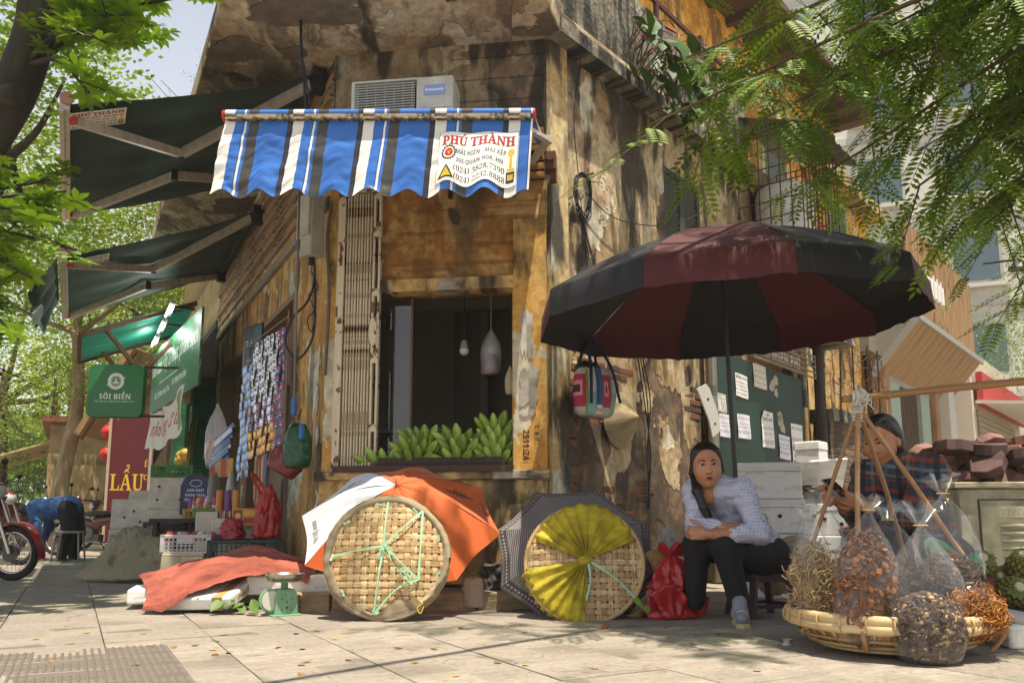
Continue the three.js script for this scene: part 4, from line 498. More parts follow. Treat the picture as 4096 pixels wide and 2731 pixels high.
// ---------- woven baskets ----------
const strawM = [[216, 190, 142], [198, 166, 116], [174, 140, 94]].map((c, i) => surfMat(.3, .06, 300, (X, Y) => { const n = fbm(X * 6 + i * 4, Y * 160, 3), m = fbm(X * 14 + i, Y * 10, 3); return [...P2(c, [c[0] * .62, c[1] * .56, c[2] * .5], sm(.45, .8, n) * .7 + sm(.6, .7, m) * .3), n]; }, 0, .7));
const raffia = M(0x9cc9a0, .6), raffiaY = M(0xc9b23a, .6);
function wovenDisc(t, R, pitch, bulge, tone, holes) { // strips pass over and under one another
  const wS = pitch * holes, N = Math.floor(R / pitch); const q = rng(Math.round(R * 1000) + tone);
  const zAt = (x, y) => bulge * (1 - (x * x + y * y) / (R * R));
  for (const dir of [0, 1]) for (let i = -N; i <= N; i++) { const c = i * pitch * .985, L = Math.sqrt(Math.max(0, R * R - c * c)); if (L < pitch) continue; const n = Math.max(6, Math.round(L * 2 / pitch * 3)), w = wS * (.88 + .2 * q()), off = (q() - .5) * pitch * .12, tilt = (q() - .5) * .02;
    const g = grid(n, 1, (u, v) => { const a = -L + 2 * L * u, k = a / pitch, b = c + off + tilt * a + (v - .5) * w; const z = .0046 * Math.cos(PI * (k + i + dir)) * 1; return dir ? V(b, a, zAt(b, a) + z) : V(a, b, zAt(a, b) + z); }); { const U = g.attributes.uv; for (let k = 0; k < U.count; k++) U.setXY(k, U.getX(k) * 2 * L + i * .13, U.getY(k) * w); }
    mk('strip', g, strawM[Math.floor(q() * 3 + tone * .6) % 3], t); }
}
function bowRing(t, name, R, r, m, squash = 1, am = .2, seed = 0, z0 = 0) { return mk(name, grid(120, 14, (u, v) => { const a = u * 2 * PI, b = v * 2 * PI, k = r * (1 + am * (fbm(a * 3 + seed, b * .7, 3) - .5) * 2 + am * .15 * Math.sin(a * 37 + 4 * Math.sin(a * 3) + seed)); return V(Math.cos(a) * (R + k * Math.cos(b) * squash), Math.sin(a) * (R + k * Math.cos(b) * squash), z0 + k * 1.3 * Math.sin(b)); }), m, t); }
const ribbon = (pts, w, nrm = V(0, 0, 1)) => { const c = new THREE.CatmullRomCurve3(pts.map(p => V(...p))); return grid(pts.length * 6, 1, (u, v) => { const p = c.getPoint(u), d = c.getTangent(u), s = V(0, 0, 0).crossVectors(nrm, d).normalize(); return p.addScaledVector(s, (v - .5) * w * (1 + .3 * Math.sin(u * 9))); }); };
{
  const t = thing('woven_basket', 'round woven bamboo basket tied with green raffia standing before the orange umbrella', 'basket', [-.77, .375, -5.18]); t.rotation.set(-.22, .05, 0);
  const R = .352; wovenDisc(t, R, .043, .05, 0, .78); mk('filling', grid(40, 10, (u, v) => { const a = u * 2 * PI, r = R * v; return V(r * Math.cos(a), r * Math.sin(a), .05 * (1 - v * v) - .012); }), M(0x6e5126, .95), t);
  const cm = noise2(0x9a8a70, 4, .45, .95, .004); bowRing(t, 'cloth_rim', R + .012, .027, cm, 1, .5, 3, -.012); mk('bowl', xf(lathe([[R, 0], [R + .02, -.04], [R - .02, -.12], [R * .7, -.17], [0, -.18]], 40), 0, 0, 0, PI / 2), cm, t);
  mk('cloth_flap', grid(30, 8, (u, v) => { const a = -2.5 + u * 2.2; const r = R + .03 - .07 * v * Math.sin(PI * u) * (1 + .6 * Math.sin(u * 14)); return V(r * Math.cos(a), r * Math.sin(a) , .03 + .012 * Math.sin(u * 50) * v - .0 + .018 * v); }), cm, t, 'grey-brown cloth folded over the lower rim');
  const K = [-.02, .06, .062], S = (p, w = .011) => mk('raffia_tie', ribbon([K, [(K[0] + p[0]) / 2, (K[1] + p[1]) / 2, .062 + .004], p], w), raffia, t);
  for (const p of [[-.01, .345, .02], [.21, .29, .02], [-.33, .0, .02], [-.06, -.345, .025], [.2, -.14, .045]]) S(p); mk('raffia_tie', ribbon([[.21, .29, .02], [.205, .05, .045], [.2, -.14, .045]], .012), raffia, t); mk('raffia_tie', ribbon([[.2, -.14, .045], [.07, -.2, .052], [-.06, -.345, .025]], .011), raffia, t);
  const kn = []; const q = rng(4); for (let i = 0; i < 16; i++) { const b = i < 8 ? K : [.09, -.09, .07]; kn.push(ribbon([b, [b[0] + (q() - .5) * .07, b[1] + (q() - .5) * .07, b[2] + .02 * q()], [b[0] + (q() - .3) * .12, b[1] - q() * .1, b[2] + .01]], .006)); } mk('knot', kn, raffia, t, 'frayed green raffia knots');
  for (let i = 0; i < 9; i++) { const a = i * .7 + .3, r = R * .93; mk('raffia_tie', ribbon([[r * Math.cos(a), r * Math.sin(a), .022], [r * 1.04 * Math.cos(a + .12), r * 1.04 * Math.sin(a + .12), .03]], .012), raffia, t); }
  mk('yellow_string', tube([[.21, -.26, .03], [.23, -.28, .05], [.2, -.31, .05], [.22, -.34, .045], [.24, -.3, .05]], .004, 5), raffiaY, t);
}
{
  const t = thing('woven_basket', 'round woven basket half wrapped in mustard yellow cloth before the grey umbrella', 'basket', [.45, .335, -5.24]); t.rotation.set(-.30, -.05, 0);
  const R = .36; wovenDisc(t, R, .038, .05, 1, .74); mk('filling', grid(40, 10, (u, v) => { const a = u * 2 * PI, r = R * v; return V(r * Math.cos(a), r * Math.sin(a), .05 * (1 - v * v) - .012); }), surfMat(.5, .5, 120, (X, Y) => vn(X * 60, Y * 60) > .62 ? [220, 214, 204] : [70, 52, 34], 0, .9), t); bowRing(t, 'bamboo_rim', R + .004, .010, strawM[1], 1.4, .05); mk('bowl', xf(lathe([[R, 0], [R + .015, -.04], [R - .03, -.12], [R * .7, -.16], [0, -.17]], 40), 0, 0, 0, PI / 2), strawM[2], t);
  const yc = noise2(0xa8961e, 3, .5, .85, .004); yc.side = THREE.DoubleSide; const K = [.01, .0];
  const fan = (a0, a1, rr0, rr1, nf, sd) => grid(90, 26, (u, v) => { const a = a0 + (a1 - a0) * u, e = R * (rr0 + (rr1 - rr0) * Math.sin(PI * u)) * (1 + .025 * Math.sin(u * 60 + sd)), r = .012 + (e - .012) * v; const fold = (.012 * Math.sin(a * nf + sd + 2 * Math.sin(a * 3)) + .016 * (fbm(a * 4 + sd, v * 2, 3) - .5)) * (1 - .35 * v) * Math.min(1, v * 5); const back = v > .93 ? -(v - .93) * .8 : 0; return V(K[0] + r * Math.cos(a), K[1] + r * Math.sin(a), .065 * (1 - .75 * v * v) + .016 + fold + back); });
  mk('yellow_cloth', [fan(.40, 2.72, .98, 1.10, 26, 1), fan(3.24, 4.66, 1.12, 1.08, 24, 4)], yc, t, 'mustard yellow cloth knotted at the centre'); mk('cloth_knot', jit(sph(.035, .01, 0, .085, 1.4, .8, .8), .014, 20), yc, t);
  for (const p of [[.30, -.22, .02], [.0, -.24, .05]]) mk('raffia_tie', ribbon([[.02, 0, .09], [p[0] * .5 + .03, p[1] * .5, .075], p], .012), raffia, t); mk('leafy_tie', ribbon([[.30, -.22, .02], [.33, -.27, .04], [.38, -.3, .03]], .03), M(0x6d7a24, .8), t);
}
{ const m = noise2(0xb08a50, 2, .4, .85, .003); m.side = THREE.DoubleSide; solo('felt_sheet', 'curled tan sheet propped between the second basket and the red bag', 'sheet', patch(tanNet, 24, 16, .006), m); }
// ---------- scale, foam lids, red cloth ----------
{
  const t = thing('kitchen_scale', 'small green spring scale with a shallow steel pan on the pavement', 'scale', [-1.46, 0, -5.42], .55); const gm = noise2(0x7aa682, 5, .2, .5, .0006);
  const body = ext([[-.075, 0], [.075, 0], [.068, .12], [.05, .155], [-.05, .155], [-.068, .12]], .12, [], .004); mk('body', [xf(body, 0, .012, -.06)], gm, t); mk('base', rb(.19, .014, .17, .004, 0, .007, 0), gm, t); mk('neck', bx(.035, .05, .04, 0, .19, 0), gm, t); mk('platform', lathe([[0, 0], [.085, 0], [.095, .008], [.085, .012], [0, .012]], 24).translate(0, .212, 0), gm, t);
  mk('pan', lathe([[0, .226], [.1, .226], [.125, .262], [.128, .262], [.104, .22], [0, .22]], 28), M(0xb8b2a4, .25, { metalness: .85 }), t); mk('dial', xf(cy(.072, .072, .03, 28), -.03, .10, .062, PI / 2, 0, 0).translate(-.06, 0, -.05), gm, t); mk('dial_face', xf(cy(.06, .06, .006, 24), -.088, .10, .03, PI / 2, 0, 0), M(0xcfcabc, .4), t);
  for (const [x, y] of [[.03, .04], [.03, .11], [-.03, .04], [-.03, .11]]) mk('screw', xf(cy(.005, .005, .006, 8), x, y, .063, PI / 2), M(0x5a4a3a, .6), t); mk('slot', bx(.006, .014, .004, 0, .09, .0635), blackM, t); mk('slot', bx(.012, .012, .004, 0, .055, .0635), blackM, t);
}
const foamM = surfMat(.6, .6, 260, (X, Y) => { const c = fbm(X * 90, Y * 90, 2), s = sm(.62, .72, fbm(X * 5, Y * 5, 4)); return [...P2([236, 233, 226], [186, 172, 148], s * .32), .5 + .5 * (c - .5) - s * .2]; }, .002, .85);
const foam = (w, h, d, r = .018) => jit(new RoundedBoxGeometry(w, h, d, 4, r), .004, 9, w * 7);
{
  const t = thing('foam_block', 'white foam box lid tipped over on the pavement under the red cloth', 'foam lid', [-2.09, .12, -5.72], -.12); t.rotation.set(.26, -.1, .06); mk('lid', foam(.60, .085, .46), foamM, t); mk('tape', [bx(.07, .003, .463, .21, .0425, 0), bx(.07, .087, .003, .21, 0, .2315)], M(0xb89a62, .4), t); mk('rope_groove', [bx(.012, .012, .1, -.05, .037, .18), bx(.012, .012, .1, .08, .037, .18)], M(0xb8b2a2, .9), t);
  mk('lettering', new THREE.BoxGeometry(.002, .05, .2).translate(.302, 0, .02), new THREE.MeshStandardMaterial({ roughness: .9, map: printTex(128, 32, (g, w, h) => { g.fillStyle = '#cfc4a8'; g.fillRect(0, 0, w, h); g.fillStyle = '#33302a'; g.font = 'italic bold 20px serif'; vtext(g, 'Phương Bắc', 6, 22); }) }), t);
}
solo('foam_block', 'white foam box end poking out at the left of the red cloth', 'foam lid', foam(.30, .10, .40), foamM, [-2.52, .09, -5.95], .3);
solo('foam_box', 'low white foam box on the doorstep behind the scale', 'foam box', foam(.62, .13, .30), foamM, [-1.52, .165, -5.92], .12);
solo('foam_box', 'white foam box hidden under the back of the red cloth', 'foam box', foam(.5, .24, .34), foamM, [-1.95, .12, -6.35], .1);
{ const rc = noise2(0x9a5040, 2, .4, .95, .003); rc.side = THREE.DoubleSide; solo('red_cloth', 'faded red cloth spread over the foam boxes left of the scale', 'cloth', patch(redNet, 140, 80, .013, 4.2, 2), rc, [0, .03, 0]); }
{ const t = thing('leafy_sprig', 'green leafy twigs lying beside the tipped foam lid', 'leaves', [-1.78, .03, -5.48]), q = rng(2); for (let i = 0; i < 7; i++) { const l = mk('leaf', leafG(.13, .035), M(0x5a7430, .6, { side: THREE.DoubleSide }), t); l.position.set((q() - .5) * .18, .02 + q() * .05, (q() - .5) * .1); l.rotation.set(q() * .7, q() * 6, (q() - .5) * .8); } }
function leafG(l, w) { return grid(4, 8, (u, v) => V((u - .5) * w * Math.sin(PI * Math.min(1, v * .96 + .04)) * 2, .15 * w * Math.abs(u - .5) * 2 - .2 * l * v * v, l * v)); }
// ---------- bananas on the sill ----------
{
  const bg = [0, 1, 2].map(i => { const c = new THREE.QuadraticBezierCurve3(V(0, 0, 0), V(0, .06, .012 + .008 * i), V(0, .118, .032 + .01 * i)); const S = 9, n = 6, p = [], ix = []; for (let k = 0; k <= S; k++) { const q = c.getPoint(k / S), r = .0235 * [.4, .8, 1, 1.08, 1.08, 1.04, .98, .84, .56, .2][k]; for (let j = 0; j < n; j++) { const a = j / n * 2 * PI; p.push(q.x + r * Math.cos(a), q.y, q.z + r * Math.sin(a)); } } for (let k = 0; k < S; k++) for (let j = 0; j < n; j++) { const a = k * n + j, b = k * n + (j + 1) % n; ix.push(a, a + n, b, b, a + n, b + n); } const g = new THREE.BufferGeometry(); g.setAttribute('position', new THREE.Float32BufferAttribute(p, 3)); g.setIndex(ix); g.computeVertexNormals(); return norm(g); });
  const bm = [0x86a03c, 0x9ab450, 0x74903a].map(c => noise2(c, 6, .4, .5, .0006));
  const hand = (label, s, y, n, rows, cols, spread, seed) => { const t = thing('banana_bunch', label, 'bananas', fp('F', s, y, n), fr('F'), 'banana bunches on the sill'), q = rng(seed); mk('stalk', jit(cy(.02, .028, rows * .07, 8, 0, rows * .035, -.03), .006, 20), M(0x4f5a24, .8), t); for (let r = 0; r < rows; r++) for (let i = 0; i < cols - (r % 2); i++) { const u = (i - (cols - 1 - (r % 2)) / 2) / (cols / 2); const b = mk('banana', bg[Math.floor(q() * 3)], bm[Math.floor(q() * 3)], t); b.position.set(u * spread * .5, r * .082, .05 - .045 * u * u - r * .012); b.rotation.set(.35 - .28 * r / rows + (q() - .5) * .15, u * .7, -u * .75 + (q() - .5) * .1, 'ZYX'); const k = 1.3 + q() * .34; b.scale.set(k, k, k); } return t; };
  hand('low green banana bunch at the left end of the sill next to the folding gate', .50, 1.02, -.04, 1, 5, .2, 1); hand('tall green banana bunch left of centre on the sill', .80, 1.10, -.08, 2, 7, .22, 2); hand('small green banana bunch in the gap under the left-hand bunches', .76, 1.02, .0, 2, 6, .24, 5); hand('middle green banana bunch on the sill', 1.10, 1.02, -.02, 3, 5, .18, 3); hand('tallest green banana bunch at the right end of the sill', 1.375, 1.03, -.06, 4, 6, .19, 4);
  solo('banana_tray', 'dark shallow tray under the banana bunches', 'tray', [bx(1.0, .03, .3, 0, 0, 0), bx(1.0, .05, .015, 0, .02, .15)], M(0x3a2a1e, .7), fp('F', .98, 1.035, -.03), fr('F'));
}
// inside the shop: bulb, hanging bag
{ const t = thing('light_bulb', 'unlit white bulb hanging inside the dark shop', 'bulb', fp('F', 1.02, 2.08, -.55), fr('F')); mk('globe', sph(.042, 0, -.03, 0), M(0xd6d4cc, .3), t); mk('base', lathe([[.04, 0], [.032, .05], [.02, .08], [0, .085]], 16).translate(0, -.02, 0), M(0x9a9690, .5), t); mk('cord', rod(V(0, .06, 0), V(0, .8, 0), .004), blackM, t);
  const h = thing('hanging_bag', 'clear bag of dark goods hanging inside the shop opening', 'bag', fp('F', 1.27, 1.80, -.45), fr('F')); mk('goods', jit(bagGeo(.2, .2, .14, 3, .1, .5, 28), .012, 14), M(0x4a211c, .5), h); mk('film', bagGeo(.21, .42, .15, 5, .06, .05, 30), M(0xffffff, .15, { transmission: .85, thickness: 0 }), h); mk('string', rod(V(0, .4, 0), V(0, 1.1, 0), .004), M(0x999080, .7), h);
  solo('white_bag', 'small cream cloth bag hanging inside the right door jamb', 'bag', bagGeo(.1, .24, .1, 7, .08, .2, 24), M(0xb8a888, .8), fp('F', 1.47, 1.60, -.2), fr('F')); solo('carton', 'stacked brown cartons inside the shop at the right', 'carton', [bx(.3, .3, .3, 0, .15, 0), bx(.28, .28, .28, .02, .445, 0), bx(.3, .2, .3, 0, .7, .02)], M(0x6a4a32, .9), fp('F', 1.62, .9, -.9), fr('F')); }
// lettering and torn posters on the door jamb
function decal(name, w, h, draw, color, parent, pos, rz = 0) { const t = canvasTex(Math.round(w * 700), Math.round(h * 700), (g, W, H) => { g.fillStyle = '#000'; g.fillRect(0, 0, W, H); g.fillStyle = g.strokeStyle = '#fff'; draw(g, W, H); }); t.colorSpace = THREE.NoColorSpace; const o = mk(name, new THREE.PlaneGeometry(w, h), new THREE.MeshStandardMaterial({ color, roughness: .8, alphaMap: t, transparent: true, alphaTest: .5 }), parent); o.position.set(...pos); o.rotation.z = rz; return o; }
{
  const paper = (label, w, h, s, y, n, seed, c = 0xb4aea2) => { const q = rng(seed), pts = []; for (let i = 0; i < 26; i++) { const a = i / 26 * 2 * PI, k = 1 - .35 * Math.pow(q(), 2), cx = Math.cos(a), cyy = Math.sin(a), m = 1 / Math.max(Math.abs(cx), Math.abs(cyy)); pts.push([cx * m * k * w / 2, cyy * m * k * h / 2]); } return solo('torn_poster', label, 'poster', ext(pts, .003), noise2(c, 4, .4, .9), fp('F', s, y, n), fr('F'), 'torn posters on the jamb'); };
  paper('upper torn pale poster on the ochre door jamb', .10, .40, 1.64, 2.05, .075, 2); paper('lower torn grey poster on the ochre door jamb', .16, .34, 1.655, 1.62, .075, 4, 0x9c968a); paper('small torn poster strip above the stencilled letters', .13, .06, 1.65, 1.42, .075, 6);
  const t = thing('painted_lettering', 'black stencilled letters and number 24 painted on the ochre door jamb', 'lettering', fp('F', 1.665, 1.18, .0755), fr('F'));
  decal('painted_mark', .06, .30, (g, W, H) => { g.translate(W * .25, 4); g.rotate(PI / 2); g.font = 'bold 30px sans-serif'; g.fillText('C  B  T', 2, 0); }, 0x1c1a18, t, [.05, .0, 0]); decal('painted_mark', .08, .36, (g, W, H) => { g.translate(W * .2, 4); g.rotate(PI / 2); g.font = 'bold 46px sans-serif'; g.fillText('2511.24', 4, 0, H - 10); }, 0x24211e, t, [-.03, -.06, 0]);
}
for (const [s, y, w, h, sd] of [[-.25, 1.95, .16, .3, 5], [-.3, 1.62, .2, .34, 8], [-.22, 1.3, .14, .2, 11]]) { const q = rng(sd), pts = []; for (let i = 0; i < 22; i++) { const a = i / 22 * 2 * PI, k = 1 - .5 * q(); pts.push([Math.cos(a) * k * w / 2, Math.sin(a) * k * h / 2]); } solo('torn_poster', ['upper', 'middle', 'lower'][[5, 8, 11].indexOf(sd)] + ' scrap of torn white poster on the corner beside the crank rod', 'poster', ext(pts, .002), noise2(0xb8bab0, 5, .4), fp('L', s, y, .006), fr('L'), 'torn posters on the corner'); }
// ---------- goods of the little side-street shop ----------
const foamM2 = noise2(0xc4beb2, 3, .2, .9, .003), foam2 = (w, h, d) => jit(new RoundedBoxGeometry(w, h, d, 3, .014), .004, 9, w * 5);
function crate(label, pos, turn, w, h, d, c, nx = 12, ny = 4) { // open lattice crate
  const t = thing('plastic_crate', label, 'crate', pos, turn), m = noise2(c, 5, .2, .5, .0008); mk('frame', [rb(w, .03, .03, .006, 0, h - .015, d / 2 - .015), rb(w, .03, .03, .006, 0, h - .015, -d / 2 + .015), rb(.03, .03, d, .006, w / 2 - .015, h - .015, 0), rb(.03, .03, d, .006, -w / 2 + .015, h - .015, 0), ...[-1, 1].flatMap(a => [-1, 1].map(b => bx(.03, h, .03, a * (w / 2 - .015), h / 2, b * (d / 2 - .015)))), bx(w * .3, h * .3, .012, 0, h * .66, d / 2 - .006)], m, t); mk('bottom', bx(w, .012, d, 0, .006, 0), m, t);
  const hx = bx(w - .04, .008, .01), hz = bx(.01, .008, d - .04), vx = bx(.009, h - .03, .01), at = (g, x, y, z) => mk('lattice_bar', g, m, t).position.set(x, y, z);
  for (let j = 1; j < ny; j++) { const y = j * (h - .03) / ny; at(hx, 0, y, d / 2 - .012); at(hz, w / 2 - .012, y, 0); at(hz, -w / 2 + .012, y, 0); } for (let i = 1; i < nx; i++) at(vx, -w / 2 + i * w / nx, h / 2 - .01, d / 2 - .012); for (let i = 1; i < 6; i++) for (const e of [-1, 1]) at(vx, e * (w / 2 - .012), h / 2 - .01, -d / 2 + i * d / 6); return t;
}
const plast = (c, r = .3, tr = .25) => M(c, r, { transmission: tr, thickness: 0, side: THREE.DoubleSide });
crate('dark green lattice crate under the red plastic bags', [-2.27, .16, -7.2], .25, .62, .28, .42, 0x1e3a30, 16, 4); solo('step_block', 'grey block under the dark green crate', 'block', bx(.6, .16, .4, 0, .08, 0), M(0x6e685e, .95), [-2.27, 0, -7.22], .25);
{ const t = thing('red_bag', 'tall full red plastic bag with knotted handles on the dark green crate', 'bag', [-2.09, .44, -7.12], .2); mk('bag', jit(bagGeo(.38, .44, .3, 41, .2, .3, 70), .012, 9, 2), plast(0xb02420, .28, .2), t); mk('handle', [tube([[-.05, .38, 0], [-.12, .5, .02], [-.14, .56, .03], [-.08, .5, 0], [-.02, .4, 0]], .013, 6, 24)], plast(0xb02420, .3, .2), t); }
{ const t = thing('red_bag', 'small slumped red plastic bag in front of the tall red bag', 'bag', [-2.36, .44, -7.06], .1); mk('bag', bagGeo(.3, .18, .24, 44, .16, .7, 50), plast(0xa82038, .28, .25), t); mk('contents', sph(.07, 0, .08, 0, 1.3, .8, 1), M(0x4a1a1c, .6), t); }
crate('white lattice crate on the beige stool', [-2.71, .335, -7.05], .12, .40, .15, .28, 0xc8c2c4, 12, 4); stoolL(); function stoolL() { const t = thing('plastic_stool', 'beige plastic stool carrying the white crate', 'stool', [-2.72, 0, -7.06], .1), m = noise2(0xb5a98e, 3, .25, .6); mk('seat', rb(.34, .03, .32, .012, 0, .32, 0), m, t); mk('skirt', [xf(ext([[-.16, .31], [-.19, 0], [-.13, 0], [-.12, .16], [-.06, .23], [.06, .23], [.12, .16], [.13, 0], [.19, 0], [.16, .31]], .015), 0, 0, .15, .06), xf(ext([[-.16, .31], [-.19, 0], [-.13, 0], [-.12, .16], [-.06, .23], [.06, .23], [.12, .16], [.13, 0], [.19, 0], [.16, .31]], .015), 0, 0, -.165, -.06), xf(ext([[-.16, .31], [-.19, 0], [-.13, 0], [.13, 0], [.19, 0], [.16, .31]].filter((_, i) => i !== 9), .0151), .155, 0, 0, 0, PI / 2, 0)], m, t); }
for (let i = 0; i < 6; i++) solo('sweet_packet', 'shiny wrapped packet in the white lattice crate', 'packet', jit(bagGeo(.12, .08, .1, 50 + i, .15, .8, 20), .006, 20), plast([0xb8402c, 0xd0c8c0, 0xc06a8a][i % 3], .2, .2), [-2.86 + i * .065, .43, -7.02 - .05 * (i % 2)], i, 'packets in the white crate');
{ const t = thing('foam_box', 'worn open foam box of cards beside the red bag', 'foam box', [-2.44, .44, -7.36], .2); mk('body', [foam2(.36, .18, .03).translate(0, .09, .12), foam2(.36, .18, .03).translate(0, .09, -.12), foam2(.03, .18, .24).translate(-.165, .09, 0), foam2(.03, .18, .24).translate(.165, .09, 0), bx(.34, .03, .24, 0, .02, 0)], foamM2, t); }
for (let i = 0; i < 16; i++) solo('greeting_card', 'thin red and cream card standing in the foam box', 'card', bx(.006, .17, .14), M([0xb86a3a, 0xc9bfae, 0xa8402c, 0xd8cdb4][i % 4], .5), [-2.58 + i * .019, .60, -7.34], .2 + (i % 3) * .06, 'cards in the foam box');
solo('joss_paper', 'orange printed packet leaning on the cards', 'packet', new THREE.BoxGeometry(.22, .15, .02), new THREE.MeshStandardMaterial({ roughness: .45, map: printTex(128, 88, (g, w, h) => { g.fillStyle = '#c8803c'; g.fillRect(0, 0, w, h); g.fillStyle = '#7a3018'; g.fillRect(8, 10, 40, 60); g.fillStyle = '#d8a83c'; g.fillRect(56, 12, 64, 28); g.fillStyle = '#b0301c'; g.fillRect(56, 48, 64, 24); g.fillStyle = '#e0b85c'; g.beginPath(); g.arc(28, 38, 14, 0, 7); g.fill(); }) }), [-2.30, .63, -7.2], .25);
{ // covered heap
  const m = surfMat(1.4, 1.4, 220, (X, Y) => { const n = fbm(X * 3, Y * 3, 4), s = sm(.58, .7, fbm(X * 7 + 3, Y * 7, 4)), st = sm(.44, .5, Math.abs((X * 26) % 1 - .5)) * sm(.5, .6, vn(X * 2, Y * 1.2)); let c = P2([150, 142, 116], [122, 114, 92], n); c = P2(c, [96, 84, 56], s * .6); c = P2(c, [176, 166, 138], st * .4); return [...c, n]; }, .006, .95); m.side = THREE.DoubleSide; const g = patch(tarpNet, 90, 70, .011, 5, 5); { const u = g.attributes.uv; for (let i = 0; i < u.count; i++) u.setXY(i, u.getX(i) * 1.2, u.getY(i) * 1.3); }
  solo('canvas_tarp', 'dirty grey-green canvas thrown over a heap of goods on the pavement', 'tarp', g, m, [0, .02, 0]);
}
FBL('large white foam box, bottom of the stack behind the tarp', .55, .5, .4, -4.27, .0, -9.6, .1, [[-.2, .7], [.15, .8], [.3, .5], [-.3, .4], [.0, .55]]); FBL('foam box with vent holes, top of the stack behind the tarp', .5, .34, .38, -4.31, .5, -9.65, .1, [[-.2, .4], [.25, .5], [.0, .6], [.15, .25]]);
FBL('clean foam box with four holes under the green crate', .44, .36, .36, -3.82, .72, -9.4, .08, [[-.28, .3], [.28, .3], [-.25, .7], [.3, .72]]); FBL('low foam box under the clean four-hole box', .5, .14, .4, -3.82, .58, -9.4, .08, null);
function FBL(label, w, h, d, x, y, z, r, holes) { const t = thing('foam_box', label, 'foam box', [x, y, z], r); mk('body', foam2(w, h, d).translate(0, h / 2, 0), foamM2, t); if (holes) for (const [a, b] of holes) mk('vent_hole', xf(cy(.014, .014, .008, 12), a * w, b * h, d / 2 + .002, PI / 2), M(0x33302a, .9), t); return t; }
crate('bright green shallow basket crate on the foam box', [-3.80, 1.08, -9.4], .08, .46, .13, .38, 0x1f7a28, 14, 4); crate('black lattice crate under the foam boxes of the grocery', [-3.80, .42, -9.38], .08, .52, .16, .42, 0x1c1c1e, 14, 4); solo('cardboard_box', 'torn brown cardboard box beneath the black crate', 'carton', jit(rb(.56, .42, .44, .01, 0, .21, 0), .008, 6), M(0x6b4e34, .95), [-3.8, 0, -9.36], .1);
solo('foam_shard', 'broken piece of grey foam on top of the foam box stack', 'foam', jit(bx(.26, .12, .2), .04, 6), foamM2, [-4.27, .88, -9.6], .4);
{ const t = thing('yellow_bin', 'yellow plastic bin beside the red restaurant board', 'bin', [-4.22, .86, -10]); mk('tub', cy(.075, .085, .3, 14, 0, .15, 0), M(0xc8a01e, .5), t); mk('lid', cy(.095, .095, .03, 14, 0, .31, 0), M(0xc8a01e, .5), t); }
for (const [x, y, z, c, l, w] of [[-3.33, .62, -8.9, 0xb89a2c, 'yellow basket of sweets below the blue advertising board', .3], [-3.02, .62, -8.3, 0x5f8a2a, 'light green basket of packets beside the yellow basket', .26]]) { crate(l, [x, y, z], .1, w, .10, .22, c, 9, 3); }
solo('goods_table', 'dark low table carrying the sweet baskets', 'table', [bx(.9, .04, .6, 0, .6, 0), bx(.05, .6, .05, -.4, .3, .25), bx(.05, .6, .05, .4, .3, .25), bx(.05, .6, .05, -.4, .3, -.25), bx(.05, .6, .05, .4, .3, -.25), bx(.8, .3, .02, 0, .35, .2)], M(0x3c3026, .9), [-3.15, 0, -8.6], fr('L') + .9);
for (let i = 0; i < 14; i++) solo('sweet_packet', 'shiny sweet packet heaped in the baskets of the side-street shop', 'packet', jit(bagGeo(.13, .09, .1, 60 + i, .15, .8, 18), .008, 20), plast([0xa82038, 0xc8c4c8, 0x8a4a9a, 0xb83a2c, 0xd0a040][i % 5], .2, .2), [-3.4 + (i % 7) * .075, .70 + .05 * Math.floor(i / 7), -8.85 + (i % 7) * .09], i, 'packets in the sweet baskets');
for (let i = 0; i < 3; i++) solo('incense_tube', ['orange printed tube standing left of the purple one', 'purple printed tube standing among the cards', 'ochre printed tube standing right of the purple one'][i], 'tube', cy(.035, .035, .2, 12, 0, .1, 0), M([0xb8702c, 0x6a3a7a, 0xc08a30][i], .4), [-2.72 + i * .075, .68, -7.75], 0, 'printed tubes');
solo('goods_box', 'cream box under the printed tubes', 'box', rb(.5, .68, .4, .01, 0, .34, 0), foamM2, [-2.66, 0, -7.8], .2);
{ const t = thing('advert_board', 'round-topped dark blue water advertisement with white slogan', 'sign', [-3.42, .66, -9.0], .15); t.scale.set(.78, .9, 1); const s = new THREE.Shape(); s.moveTo(-.2, 0); s.lineTo(.2, 0); s.lineTo(.2, .3); s.absarc(0, .3, .2, 0, PI); s.lineTo(-.2, 0); mk('panel', new THREE.ExtrudeGeometry(s, { depth: .03, bevelEnabled: false }), M(0x111f3e, .4), t); const f = mk('slogan', new THREE.PlaneGeometry(.34, .3).translate(.0, .28, .034), new THREE.MeshStandardMaterial({ roughness: .4, map: printTex(160, 140, (g, w, h) => { g.fillStyle = '#16284e'; g.fillRect(0, 0, w, h); g.strokeStyle = '#c9d2e4'; g.lineWidth = 4; g.beginPath(); g.ellipse(80, 26, 36, 18, 0, 0, 7); g.stroke(); g.fillStyle = '#d8deea'; g.textAlign = 'center'; g.font = 'bold 22px sans-serif'; vtext(g, 'CƠN KHÁT', 80, 72, 150); vtext(g, 'ĐANG TRÀO', 80, 98, 150); vtext(g, 'TRONG BẠN?', 80, 124, 150); }) }), t); }
